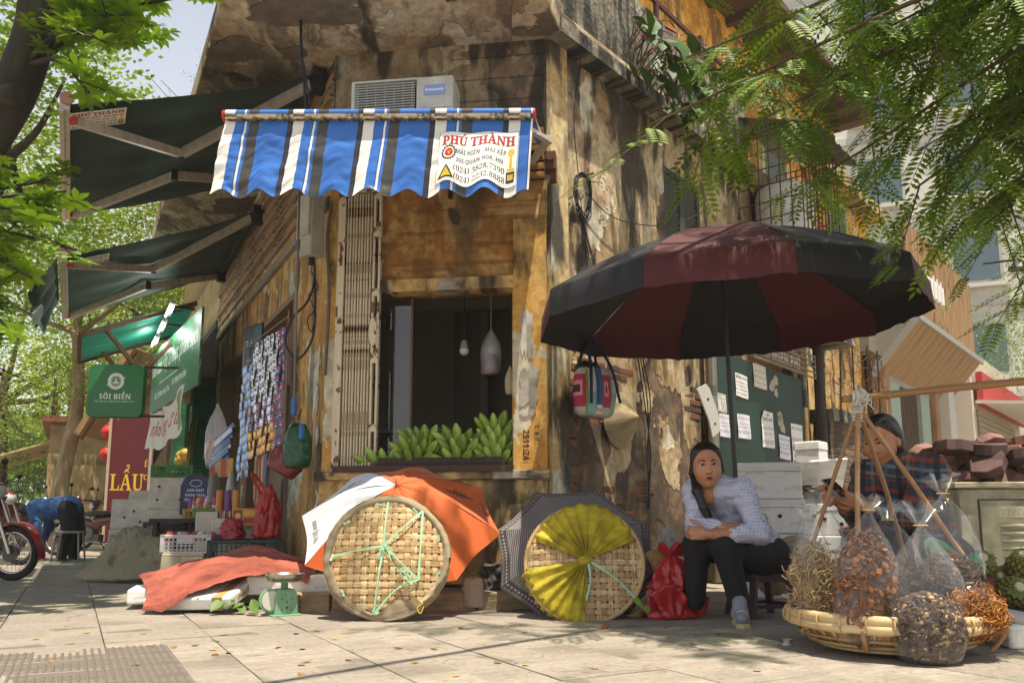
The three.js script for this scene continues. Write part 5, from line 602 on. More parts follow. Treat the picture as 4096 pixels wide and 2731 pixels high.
{ // wire rack hung with strips of sachets
  const t = thing('sachet_rack', 'wire rack hung with strips of silver and blue shampoo sachets beside the door', 'rack', fp('L', -1.05, .95, .16), fr('L') + .35); mk('rack_frame', [rod(V(-.62, 0, 0), V(-.62, 1.35, 0), .008), rod(V(.12, 0, 0), V(.12, 1.55, 0), .008), rod(V(-.62, 1.3, 0), V(.12, 1.5, 0), .007), rod(V(-.62, 1.1, 0), V(.12, 1.25, 0), .007), rod(V(-.62, .6, 0), V(.12, .6, 0), .007)], M(0x8a7a68, .6, { metalness: .4 }), t);
  const SG = printTex(384, 64, (g, w, h) => { const C = ['#d4d4d6', '#7d9cc4', '#e2e2e2', '#3a4678', '#b8c2ce', '#c8843c']; for (let i = 0; i < 6; i++) { g.fillStyle = C[i]; g.fillRect(i * 64, 0, 64, 64); g.fillStyle = ['#5a7a4a', '#a8c4e4', '#3a6aa8', '#c03040', '#ffffff', '#e8c84c'][i]; g.fillRect(i * 64 + 10, 14, 44, 22); g.fillStyle = '#f4f4f4'; g.fillRect(i * 64 + 10, 42, 30, 6); } });
  const mats = [0, 1, 2, 3, 4, 5].map(i => { const u = SG.clone(); u.repeat.set(SG.repeat.x / 6, SG.repeat.y); u.offset.set(SG.offset.x + SG.repeat.x * i / 6, SG.offset.y); u.needsUpdate = true; return new THREE.MeshStandardMaterial({ map: u, roughness: .25, metalness: .25, side: THREE.DoubleSide }); });
  const sg = grid(3, 4, (u, v) => V((u - .5) * .056, (v - .5) * .078, .006 * Math.sin(PI * u) * Math.sin(PI * v)));
  for (let c = 0; c < 12; c++) for (let r = 0; r < 13; r++) { const x = -.60 + c * .062, k = c < 3 ? 1 : c > 9 ? 3 : r < 3 ? 5 : r < 6 ? (c % 2 ? 3 : 4) : r < 9 ? 2 : (c + r) % 2 ? 0 : 2; const y = .06 + r * .084 + (c > 2 ? .16 : 0) + c * .012; const o = mk('sachet', sg, mats[k], t); o.position.set(x, y, .02 + .012 * Math.sin(c * 2 + r)); o.rotation.set((vn(c * 3, r * 5) - .5) * .4, (vn(r * 3, c * 7) - .5) * .5, 0); }
  mk('coffee_poster', new THREE.BoxGeometry(.34, .5, .02).translate(-.55, 1.28, -.04), new THREE.MeshStandardMaterial({ roughness: .3, map: printTex(96, 140, (g, w, h) => { g.fillStyle = '#12241f'; g.fillRect(0, 0, w, h); g.fillStyle = '#1d4a50'; g.fillRect(54, 10, 36, 110); g.fillStyle = '#d8d4c4'; g.font = 'italic bold 24px serif'; g.fillText('Gội', 8, 60); g.font = '9px sans-serif'; g.fillText('SẠCH GÀU', 8, 100); }) }), t);
}
{ // hanging bundles
  const t = thing('toothbrush_bundle', 'hanging bundle of blue toothbrush packs and orange razors in a clear bag', 'bundle', fp('L', -3.0, 1.1, .35), fr('L') + .5); for (let i = 0; i < 7; i++) { const o = mk('toothbrush_pack', bx(.34, .055, .01), M([0x2f5f9c, 0xc9ccd4, 0x3a70a8][i % 3], .3), t); o.position.set(.06 - .012 * i, .46 - i * .055, .02 * (i % 2)); o.rotation.z = .5; } for (let i = 0; i < 8; i++) { const o = mk('match_pack', bx(.1, .1, .02), M(i % 2 ? 0xb88a3a : 0xa8402c, .5), t); o.position.set(-.12 + (i % 4) * .1, .02 + Math.floor(i / 4) * .1, 0); } for (let i = 0; i < 6; i++) { const o = mk('razor', rod(V(0, 0, 0), V(.03, .16, 0), .009), M(0xc87a24, .4), t); o.position.set(-.26 + .03 * i, .18 + .05 * (i % 3), .02); } mk('film', bagGeo(.4, .75, .16, 71, .08, .06, 30).translate(-.1, .05, 0), film0(), t);
  const g = thing('shopping_bag', 'round green and red plastic bags hanging together at the corner by the crank handles', 'bag', [-1.76, .98, -6.52], .3); mk('green_bag', jit(xf(bagGeo(.27, .36, .2, 72, .08, .6, 50), .06, .02, .05), .008, 10), plast(0x14502c, .22, .2), g); mk('red_bag', xf(bagGeo(.34, .26, .22, 75, .1, .6, 44), -.07, -.02, -.02, 0, 0, -.5), plast(0x8a3a34, .25, .35), g); mk('hanger', rod(V(.05, .36, .04), V(.08, .5, -.02), .006), darkIron, g);
  const r = thing('rope_bundle', 'green, black and orange ropes hanging beside the grocery pillar', 'ropes', fp('L', -5.9, .5, .3), fr('L')); ['4a7a24', '1c1c1c', '1c1c1c', 'b0602c', '4a7a24'].forEach((c, i) => mk('rope', tube([[i * .06, 1.5, 0], [i * .06 + .02, .9, .04], [i * .06 - .02, .2, .05], [i * .06 + .03, .6, .08], [i * .06 + .05, 1.45, .05]], .014, 6, 30), M(parseInt(c, 16), .8), r));
  for (let i = 0; i < 3; i++) solo('candy_bag', ['clear bag of green sweets hanging in the doorway', 'clear bag of mixed packets hanging below the toothbrushes', 'silver snack bag hanging under the sachet rack'][i], 'bag', bagGeo(.2, .34, .12, 80 + i, .12, .3, 30), plast([0x4a7a3a, 0xb8b0a8, 0xc0bcb8][i], .2, .55), [fp('L', -2.2, 1.2, .2), fp('L', -2.3, .75, .5), fp('L', -1.6, .72, .45)][i], i);
  function film0() { return M(0xffffff, .15, { transmission: .9, thickness: 0, side: THREE.DoubleSide }); }
  for (let i = 0; i < 9; i++) solo('snack_strip', 'yellow and red strip of snack sachets hanging under the rack', 'sachet strip', bx(.05, .42, .012), M([0xc8a01e, 0xb03a20, 0x2a2a5a][i % 3], .35), fp('L', -1.62 + i * .055, 1.0 - .04 * (i % 2), .22), fr('L') + .35, 'snack strips under the rack');
}
// ---------- notice board and things on the right-hand wall ----------
{
  const t = thing('notice_board', 'dark green hoarding pasted with paper notices', 'board', fp('R', 2.7, 0, .10), fr('R'));
  const bm = surfMat(2.6, 2.2, 170, (X, Y) => { const n = fbm(X * 2, Y * 2, 4), s = sm(.52, .72, fbm(X * 14, Y * 1.2 + 3, 4)) * sm(1.2, .2, Y), d = fbm(X * 40, Y * 40, 2); return [...P2(P2([30, 62, 46], [22, 46, 36], n), [122, 140, 118], s * .55).map(c => c * (.9 + .2 * d)), n]; }, 0, .55);
  mk('panel', bx(2.5, 2.15, .04, 1.22, 1.27, 0), bm, t); mk('post', bx(.10, 2.5, .08, 2.50, 1.25, .0), plinthM, t); mk('post', bx(.04, 2.3, .06, -.02, 1.2, .01), M(0x8e8878, .5, { metalness: .4 }), t);
  const P3 = (draw, bg = '#e6e4dc') => new THREE.MeshStandardMaterial({ roughness: .85, map: printTex(160, 208, (g, w, h) => { g.fillStyle = bg; g.fillRect(0, 0, w, h); g.fillStyle = '#26262a'; g.textAlign = 'center'; draw(g, w, h); }) });
  const T = (g, s, y, f) => { g.font = f; vtext(g, s, 80, y, 148); };
  const ban = P3(g => { T(g, 'BÁN NHÀ', 46, 'bold 40px sans-serif'); T(g, 'Diện tích: 30m x 5 tầng', 84, 'bold 17px sans-serif'); T(g, 'ĐC: Số nhà 2A, ngõ 27', 114, 'bold 17px sans-serif'); T(g, '(Kinh doanh được)', 146, 'bold 17px sans-serif'); T(g, '0915.302.971', 184, 'bold 22px sans-serif'); }), cv = P3(g => { T(g, 'CHO VAY TRẢ GÓP', 44, '22px serif'); T(g, '30 ngày - 40 ngày', 88, '15px serif'); T(g, '(Chỉ cần hộ khẩu và CMT)', 116, '14px serif'); T(g, '0974367557', 168, '34px serif'); }, '#dcdae0'), st = P3(g => { T(g, 'CHO', 28, 'bold 24px sans-serif'); T(g, 'THUÊ NHÀ', 56, 'bold 26px sans-serif'); T(g, 'CHO VAY TRẢ GÓP', 104, '20px serif'); T(g, '30 ngày - 40 ngày', 132, '13px serif'); T(g, '0974367557', 188, '30px serif'); }), mua = P3(g => { T(g, 'CHO VAY TRẢ GÓP', 30, '20px serif'); T(g, '0974367557', 88, '28px serif'); T(g, 'MUA Ô TÔ', 132, 'bold 34px sans-serif'); T(g, 'GIÁ CAO NHẤT', 160, '18px serif'); T(g, '093 129 2222', 194, 'bold 24px sans-serif'); }), sk = P3(g => { g.lineWidth = 4; g.strokeStyle = '#2a2a2a'; g.strokeRect(16, 16, 128, 176); g.beginPath(); g.moveTo(90, 180); g.lineTo(70, 90); g.moveTo(90, 180); g.lineTo(130, 40); g.stroke(); T(g, 'Bán xôi chè', 60, '20px serif'); }, '#d6d2c4'), mid = P3(g => { g.fillStyle = '#5a8a92'; T(g, 'CHO VAY GÓP', 70, 'bold 20px sans-serif'); T(g, '0987 321 705', 120, 'bold 22px sans-serif'); T(g, 'LH: 0987 321 705', 170, '18px sans-serif'); }, '#d8cfba');
  const N = [[ban, 3.32, 2.04, .31, .25, 'BÁN NHÀ notice'], [mid, 3.82, 2.21, .35, .27, 'yellowed notice at the top of the board'], [sk, 2.82, 1.80, .20, .19, 'notice with a drawn frame'], [cv, 2.86, 1.57, .24, .24, 'loan notice beside the steel post'], [cv, 3.34, 1.60, .32, .26, 'loan notice below BÁN NHÀ'], [st, 3.98, 1.62, .34, .41, 'double notice with a curled corner'], [cv, 4.46, 1.45, .33, .28, 'loan notice low on the board'], [mua, 4.87, 1.50, .37, .52, 'double notice at the right edge of the board']];
  for (const [m, s, y, w, h, l] of N) { const o = mk('paper_notice', grid(6, 8, (u, v) => V((u - .5) * w, (v - .5) * h, .004 + .004 * Math.sin(u * 7 + v * 5) + (l[0] === 'd' && l.includes('curled') ? .05 * Math.max(0, v - .75) * Math.max(0, .5 - u) * 6 : 0))), m, t, l); o.position.set(s - 2.7, y, .026); o.rotation.z = (vn(s * 9, y * 7) - .5) * .08; }
  const tp = (s, y, w, h, sd) => { const q = rng(sd), gs = []; for (let k = 0; k < 4; k++) { const pts = [], cx = (q() - .5) * w * .6, cyy = (q() - .5) * h * .7; for (let i = 0; i < 12; i++) { const a = i / 12 * 2 * PI, r = .4 + .6 * q(); pts.push([cx + Math.cos(a) * r * w * .28, cyy + Math.sin(a) * r * h * .3]); } gs.push(ext(pts, .002)); } const o = mk('torn_paper', gs, M(0xb4ac98, .9), t, 'scraps of torn paper'); o.position.set(s - 2.7, y, .023); }; tp(4.24, 2.16, .3, .26, 3); tp(4.42, 1.74, .36, .27, 9); tp(4.6, 1.2, .1, .3, 12);
}
{
  const t = thing('grille_sign', 'narrow ochre sign with white lettering behind a steel grille above the hoarding', 'sign', fp('R', 4.35, 2.52, .16), fr('R')); const m = new THREE.MeshStandardMaterial({ roughness: .7, map: printTex(512, 80, (g, w, h) => { g.fillStyle = '#8a6a34'; g.fillRect(0, 0, w, h); g.fillStyle = '#e6e2d6'; g.font = 'bold 58px sans-serif'; vtext(g, 'HÀO MIỄN PHÍ', 40, 62, 440); }) });
  mk('panel', new THREE.BoxGeometry(1.7, .25, .02), m, t); for (let i = 0; i < 5; i++) mk('bar', bx(1.9, .016, .02, .04, -.14 + i * .07, .06), M(0x8f8c84, .35, { metalness: .7 }), t); mk('end_bar', [bx(.02, .3, .02, 1.0, 0, .06), bx(.02, .3, .02, -.9, 0, .06)], M(0x8f8c84, .35, { metalness: .7 }), t);
}
{ const t = thing('steel_post', 'tall stainless steel post at the left edge of the green hoarding', 'post', fp('R', 2.60, 0, .12)); mk('shaft', cy(.05, .05, 2.75, 18, 0, 1.375, 0), M(0x8e8676, .3, { metalness: .8 }), t); mk('collar', cy(.056, .056, .1, 18, 0, 1.9, 0), M(0x6e685c, .4, { metalness: .7 }), t); }
{ // carton tucked behind the post
  solo('folded_carton', 'flattened white carton tucked behind the steel post', 'carton', ext([[-.14, .2], [-.02, .26], [.02, .22], [.12, -.02], [.14, -.2], [.04, -.27], [.0, -.1]], .02, [[[-.02, .12], [.01, .12], [.01, .09], [-.02, .09]], [[.06, -.12], [.09, -.12], [.09, -.15], [.06, -.15]]]), M(0xc2bfb6, .8), fp('R', 2.42, 1.68, .16), .5);
}
{ // quilted tote bag
  const t = thing('tote_bag', 'patchwork tote bag with blue straps hanging on the right-hand wall', 'bag', fp('R', .36, 1.40, .2), .6);
  const m = new THREE.MeshStandardMaterial({ roughness: .7, map: printTex(512, 256, (g, w, h) => { const p = (c, x, y, a, b) => { g.fillStyle = c; g.fillRect(x, y, a, b); }; for (const o of [0, 256]) { p('#b8b0a8', o, 0, 256, 256); p('#a82c48', o, 60, 100, 150); p('#d9889a', o + 20, 90, 50, 70); p('#3a1c28', o + 34, 110, 20, 34); p('#6a9a3a', o + 100, 40, 18, 200); p('#c9c4bc', o + 118, 30, 70, 110); p('#8ab0a8', o + 118, 140, 70, 116); p('#2d5f86', o + 188, 20, 68, 200); p('#e0d6cc', o + 195, 200, 60, 40); p('#8a2030', o + 130, 60, 30, 16); p('#1d4a6a', o + 200, 60, 20, 130); g.fillStyle = '#8a2030'; g.font = 'bold 24px serif'; g.fillText('fresh', o + 196, 230); } }) });
  const g = bagGeo(.46, .42, .24, 9, .05, .9, 40); { const u = g.attributes.uv || null; const p = g.attributes.position, a = new Float32Array(p.count * 2); for (let i = 0; i < p.count; i++) { a[2 * i] = .5 + p.getX(i) / .46; a[2 * i + 1] = p.getY(i) / .44; } g.setAttribute('uv', new THREE.BufferAttribute(a, 2)); } mk('body', g, m, t);
  for (const z of [.07, -.07]) mk('strap', tube([[-.13, .1, z * 1.7], [-.1, .4, z * 1.2], [-.06, .62, .0], [-.02, .64, 0], [.1, .42, z * 1.2], [.17, .12, z * 1.7]], .013, 6, 30), M(0x1c2440, .8), t); mk('hook', rod(V(-.04, .64, -.14), V(-.04, .66, .05), .008), rustIron, t); mk('contents', jit(sph(.09, -.06, .40, 0, 1.3, .6, .8), .03, 9), blackM, t);
}
const hatM = surfMat(1, 1, 200, (X, Y) => { const n = fbm(X * 70, Y * 8, 3), r = Math.abs((Y * 24) % 1 - .5); return [...P2([188, 170, 134], [140, 120, 88], n), sm(.3, .5, r)]; }, 0, .8);
const hatG = (R, h) => { const g = lathe([[0, h], [R * .3, h * .69], [R * .66, h * .33], [R, 0], [R - .008, -.004], [R * .6, h * .3], [0, h - .02]], 36); return g; };
{ const o = solo('conical_hat', 'woven conical hat hanging on the right-hand wall beside the tote bag', 'hat', hatG(.25, .2), hatM, fp('R', .98, 1.46, .04)); o.rotation.set(PI / 2, 0, 0, 'YXZ'); o.rotation.y = fr('R'); o.rotation.z = .12; o.quaternion.setFromUnitVectors(V(0, 1, 0), V(...[Math.sin(fr('R')), .04, Math.cos(fr('R'))]).normalize()); }
{ const o = solo('conical_hat', 'woven conical hat lying behind the seated woman in the patterned shirt', 'hat', hatG(.24, .2), hatM, [1.86, .30, -5.75]); o.quaternion.setFromUnitVectors(V(0, 1, 0), V(-.75, .55, .4).normalize()); }
// ---------- foam boxes ----------
const FB = (label, w, h, d, x, y, z, r, holes) => { const t = thing('foam_box', label, 'foam box', [x, y, z], r); mk('body', foam(w, h * .74, d, .012).translate(0, h * .37, 0), foamM, t); mk('lid', foam(w + .012, h * .25, d + .012, .014).translate(0, h * .868, 0), foamM, t); if (holes) for (const [a, b] of holes) mk('vent_hole', xf(cy(.016, .016, .006, 12), a * w, b * h, d / 2 + .001, PI / 2), M(0x2a2622, .9), t); return t; };
FB('clean white foam box on top of the stack behind the seated woman', .50, .29, .36, 2.09, .77, -6.75, -.32); FB('stained foam box with red marks under the clean white one', .47, .27, .36, 2.12, .50, -6.75, -.32, [[.1, .5], [-.2, .4]]); FB('lowest foam box of the stack behind the seated woman', .5, .5, .38, 2.10, 0, -6.78, -.3);
FB('foam box with vent holes to the right of the stack', .42, .26, .34, 2.62, .48, -6.95, -.2, [[-.3, .6], [-.1, .5], [.2, .35]]); FB('foam box on the ground to the right of the stack', .46, .48, .36, 2.64, 0, -6.95, -.2);
solo('foam_tray', 'open foam box lid tilted over grey wrapped fish', 'foam lid', foam(.42, .03, .34), foamM, [2.62, .98, -7.05], -.1).rotation.x = -.8; { const t = thing('wrapped_heap', 'heap of grey plastic wrap in the box beside the stack', 'plastic wrap', [2.55, .73, -6.95]); mk('wrap', jit(bagGeo(.4, .16, .3, 4, .2, .9, 36), .02, 12), M(0x6d6c6a, .3), t); }
FB('upper small foam box against the wall behind the hoarding post', .25, .36, .25, 3.12, 1.05, -8.6, -.7); FB('lower small foam box against the wall behind the hoarding post', .27, .40, .26, 3.14, .63, -8.62, -.7); FB('bottom foam box of the stack against the wall behind the hoarding post', .3, .6, .28, 3.14, 0, -8.62, -.7);
// ---------- bags on the ground ----------
const film = M(0xffffff, .08, { transmission: .98, thickness: 0, side: THREE.DoubleSide, specularIntensity: 1 });
{ const t = thing('red_sack', 'crumpled red plastic sack at the feet of the seated woman', 'bag', [1.0, 0, -5.26], .3); mk('sack', jit(bagGeo(.66, .40, .44, 13, .24, .14, 80), .02, 7, 4), M(0xa81c1c, .34, { clearcoat: .3, clearcoatRoughness: .3 }), t); mk('torn_edge', grid(40, 6, (u, v) => { const a = u * 2 * PI, r = .05 + .05 * v; return V(.02 + r * Math.cos(a), .38 + .06 * v + .03 * Math.sin(a * 5) * v, r * Math.sin(a)); }), M(0xa81c1c, .4, { side: THREE.DoubleSide }), t); }
solo('white_bag', 'crumpled white plastic bag between the grey umbrella and the woman', 'bag', jit(bagGeo(.3, .44, .24, 23, .22, .6, 60), .012, 14), M(0xb8b4ae, .4, { transmission: .25, thickness: 0 }), [1.06, 0.1, -5.75], .5);
solo('dark_bundle', 'crumpled dark plastic and cloth between the two umbrellas', 'bundle', jit(bagGeo(.3, .2, .22, 33, .2, .9, 40), .015, 14), M(0x3c3632, .6), [-.14, .1, -5.95], .2); solo('pale_rag', 'pale rag hanging over the doorstep edge', 'rag', jit(bagGeo(.22, .2, .14, 35, .15, .9, 30), .012, 14), M(0xa89884, .9), [-.26, .02, -5.70], .2);
// ---------- plastic stools ----------
function stool(label, pos, turn, w, h, c, tilt = .1) { const t = thing('plastic_stool', label, 'stool', pos, turn); const m = noise2(c, 5, .2, .45, .0008); mk('seat', [rb(w, .03, w, .012, 0, h - .015, 0), bx(w * .96, .035, .012, 0, h - .035, w / 2 - .008), bx(w * .96, .035, .012, 0, h - .035, -w / 2 + .008), bx(.012, .035, w * .96, w / 2 - .008, h - .035, 0), bx(.012, .035, w * .96, -w / 2 + .008, h - .035, 0)], m, t); for (const sx of [-1, 1]) for (const sz of [-1, 1]) mk('leg', bar(V(sx * (w / 2 - .02), h - .03, sz * (w / 2 - .02)), V(sx * (w / 2 + .025), 0, sz * (w / 2 + .025)), .05, .022, V(sx, 0, sz * .3)), m, t); mk('stretcher', [bx(w, .025, .012, 0, h * .28, w / 2 + .012), bx(w, .025, .012, 0, h * .28, -w / 2 - .012), bx(.012, .025, w, w / 2 + .012, h * .28, 0), bx(.012, .025, w, -w / 2 - .012, h * .28, 0)], m, t); return t; }
stool('dull purple plastic stool under the woman in the patterned shirt', [1.58, 0, -5.36], .25, .27, .275, 0x4e3440); stool('low dark stool under the woman with the phone', [2.42, 0, -4.98], .2, .28, .27, 0x5a2c30);
// ---------- shoulder-pole basket with bags of dried goods ----------
const BC = [1.77, -4.0];
{
  const t = thing('carrying_basket', 'wide shallow bamboo carrying basket hung from a shoulder pole at the right', 'basket', [BC[0], 0, BC[1]]), R = .485; t.scale.set(.9, 1.25, .9);
  mk('bowl', lathe([[0, .012], [.22, .014], [.34, .03], [.43, .07], [R - .01, .125], [R, .13], [.425, .085], [.33, .045], [0, .03]], 56), strawM[2], t);
  for (let i = 0; i < 44; i++) { const a = i / 44 * 2 * PI, c = Math.cos(a), s = Math.sin(a); mk('rib', ribbon([[.26 * c, .014, .26 * s], [.36 * c, .034, .36 * s], [.44 * c, .074, .44 * s], [.492 * c, .13, .492 * s]], .02, V(c, -1, s).normalize()), strawM[i % 3], t); }
  for (let j = 0; j < 4; j++) { const r = [.34, .39, .435, .468][j], y = [.024, .042, .066, .096][j]; mk('hoop', new THREE.TorusGeometry(r + .006, .006, 5, 80).rotateX(PI / 2).translate(0, y, 0), strawM[j % 3], t); }
  for (const [r, y, k] of [[.497, .112, .016], [.492, .140, .018]]) mk('rim_hoop', new THREE.TorusGeometry(r, k, 8, 90).rotateX(PI / 2).translate(0, y, 0), strawM[0], t);
  for (let i = 0; i < 26; i++) { const a = i / 26 * 2 * PI; mk('rim_binding', xf(new THREE.TorusGeometry(.026, .005, 5, 12), .496 * Math.cos(a), .126, .496 * Math.sin(a), 0, -a, .25), strawM[1], t); }
}
{
  const t = thing('shoulder_pole', 'bamboo shoulder pole with lashed rattan hangers carrying the basket', 'carrying pole', [0, 0, 0]); const bm = surfMat(.6, .2, 260, (X, Y) => { const n = fbm(X * 5, Y * 60, 3); return [...P2([176, 134, 86], [116, 82, 48], n), n]; }, 0, .45);
  mk('pole', [limb2([[1.61, 1.185, -4.0], [1.9, 1.215, -4.0], [2.4, 1.265, -4.0], [3.4, 1.34, -3.98]], .017, .024, 10), ...[1.84, 2.28, 2.75].map(x => sph(.021, x, 1.185 + (x - 1.61) * .098, -4, .8, 1.1, 1.1))], bm, t);
  const ap = V(1.69, 1.15, -4.0); for (const [x, z, r] of [[1.50, -3.64, .013], [2.13, -3.68, .012], [1.42, -4.25, .011], [2.08, -4.36, .012]]) { const e = V(x, .13, z), m1 = ap.clone().lerp(e, .5).add(V((x - 1.69) * .06, .0, 0)); mk('hanger', limb2([ap, m1, e, V(x + (BC[0] - x) * .12, .04, z + (BC[1] - z) * .12)], r, r * .9, 7), bm, t); }
  const q = rng(3), ls = []; for (let i = 0; i < 16; i++) ls.push(xf(new THREE.TorusGeometry(.026 + .004 * q(), .0045, 5, 16), 1.665 + i * .004, 1.196 + (q() - .5) * .015, -4, (q() - .5) * .3, PI / 2 + (q() - .5) * .5, 0)); for (let i = 0; i < 12; i++) ls.push(xf(new THREE.TorusGeometry(.022 + .003 * q(), .004, 5, 14), 1.686 + (q() - .5) * .006, 1.08 + i * .009, -4, PI / 2 + (q() - .5) * .3, (q() - .5) * .2, 0)); for (let i = 0; i < 14; i++) { const b = V(1.70, 1.19, -3.985); ls.push(tube([b, b.clone().add(V((q() - .4) * .07, (q() - .5) * .06, .02)), b.clone().add(V((q() - .3) * .13, (q() - .55) * .11, .02 + .02 * q()))], .003, 4, 8)); } mk('lashing', ls, M(0xc9c2b2, .8), t, 'frayed white twine lashing');
}
function limb2(pts, r0, r1, n) { pts = pts.map(p => p.isVector3 ? p : V(...p)); const c = new THREE.CatmullRomCurve3(pts), S = 30, g = new THREE.TubeGeometry(c, S, 1, n), p = g.attributes.position; for (let i = 0; i <= S; i++) { const P = c.getPointAt(i / S), r = (r0 + (r1 - r0) * i / S) * (1 + .05 * Math.sin(i * 1.7)); for (let j = 0; j <= n; j++) { const k = i * (n + 1) + j; p.setXYZ(k, P.x + (p.getX(k) - P.x) * r, P.y + (p.getY(k) - P.y) * r, P.z + (p.getZ(k) - P.z) * r); } } g.computeVertexNormals(); return g; }
{ // bags of dried mushrooms, bark and fibres
  const cap = mergeGeometries([norm(lathe([[0, .008], [.012, .007], [.019, .001], [.016, -.003], [0, -.002]], 9))]), slice = norm(grid(6, 2, (u, v) => V((u - .5) * .05, .012 * Math.sin(u * 5) + .004 * v, (v - .5) * .018 * (1 - .5 * u)))), shred = norm(tube([[0, 0, 0], [.02, .012, .01], [.045, -.004, .014], [.06, .01, -.004]], .0022, 4, 8)), stub = norm(cy(.008, .006, .014, 8));
  const dm = c => M(c, .85, { side: THREE.DoubleSide });
  const bag = (label, x, y, z, w, h, d, fillH, kinds, seed, lean, neck, top = .06) => { // kinds: [geometry, material, share]
    const t = thing('dried_goods_bag', label, 'bag', [x, y, z], 0, 'bags of dried goods in the carrying basket'), q = rng(seed); t.rotation.z = lean; const N = Math.round(2600 * w * fillH / .06);
    mk('core', sph(.5, 0, fillH * .5, 0, w * .82, fillH * .92, d * .8, 18, 12), kinds[0][1], t);
    for (const [g, m, sh] of kinds) { const n = Math.round(Math.min(1500, N * sh * .38)), o = new THREE.InstancedMesh(g, m, n); o.name = 'dried_pieces'; o.userData.kind = 'stuff'; const c = new THREE.Color(); for (let i = 0; i < n; i++) { const a = q() * 2 * PI, b = Math.acos(2 * q() - 1), r = .36 + .10 * q(); o.setMatrixAt(i, TMx(V(w * r * Math.sin(b) * Math.cos(a), fillH * (.5 + r * 1.02 * Math.cos(b)), d * r * Math.sin(b) * Math.sin(a)), q() * 6, q() * 6, q() * 6, .85 + .5 * q())); const k = .55 + .8 * q(); c.setRGB(k, k * .96, k * .9); o.setColorAt(i, c); } t.add(o); }
    mk('film', bagGeo(w * 1.24, h, d * 1.26, seed * 3.1, .08, top, 44), film, t); mk('tie', new THREE.TorusGeometry(w * .06 + .008, .004, 5, 14).rotateX(PI / 2).translate(0, h * .965, 0), M(0xa89468, .6), t); mk('gathered_neck', neckGeo(neck, seed).translate(0, h * .96, 0), film, t); return t; };
  function neckGeo(r, sd) { return grid(40, 6, (u, v) => { const a = u * 2 * PI, k = .012 + r * v * (.8 + .5 * Math.sin(a * 6 + sd)); return V(k * Math.cos(a), r * 1.3 * v * (1 + .25 * Math.sin(a * 5)), k * Math.sin(a)); }); }
  const TMx = (p, a, b, c, s) => new THREE.Matrix4().compose(p, new THREE.Quaternion().setFromEuler(new THREE.Euler(a, b, c)), V(s, s, s));
  bag('bag of pale shredded dried fibres at the left rim of the carrying basket', 1.43, .10, -3.96, .18, .52, .16, .38, [[shred, dm(0xb9a27a), 2.2]], 2, .05, .05, .5);
  bag('tall bag of brown dried mushroom slices at the left of the carrying basket', 1.53, .05, -3.72, .27, .62, .2, .5, [[slice, dm(0x8a5a30), 1.6], [cap, dm(0x6a4426), .8]], 3, -.10, .05);
  bag('bag of dark dried mushrooms with pale stems hanging over the front rim', 1.76, .0, -3.60, .31, .60, .22, .30, [[cap, dm(0x4a3a30), 1.4], [stub, dm(0xb89c70), 1.0]], 4, 0, .07);
  bag('bag of dried shiitake caps hung by its knot at the right hanger', 1.98, .22, -3.80, .28, .52, .22, .24, [[cap, dm(0x3c2c24), 1.6], [stub, dm(0xb08a58), .6]], 5, .02, .06); bag('bag of orange dried fibres at the right front of the basket', 2.02, .12, -3.70, .22, .22, .16, .16, [[shred, dm(0xa8702c), 2.4]], 6, .1, .04, .4);
  bag('half-empty clear bag at the back of the carrying basket', 1.58, .14, -4.2, .30, .52, .22, .26, [[slice, dm(0x76502c), 1.0]], 7, .04, .07, .3); bag('dark bag in the middle of the carrying basket', 1.80, .12, -4.0, .30, .5, .24, .34, [[cap, dm(0x4c382a), 1.4]], 8, 0, .06, .2);
  solo('clear_wrap', 'rolled clear plastic wrap at the right rim of the carrying basket', 'plastic wrap', jit(xf(cy(.03, .035, .3, 14, 0, 0, 0, 0, 0, 1.4), 0, 0, 0), .01, 14), M(0xcfcccc, .2, { transmission: .5, thickness: 0 }), [2.2, .18, -3.9], -.2);
}
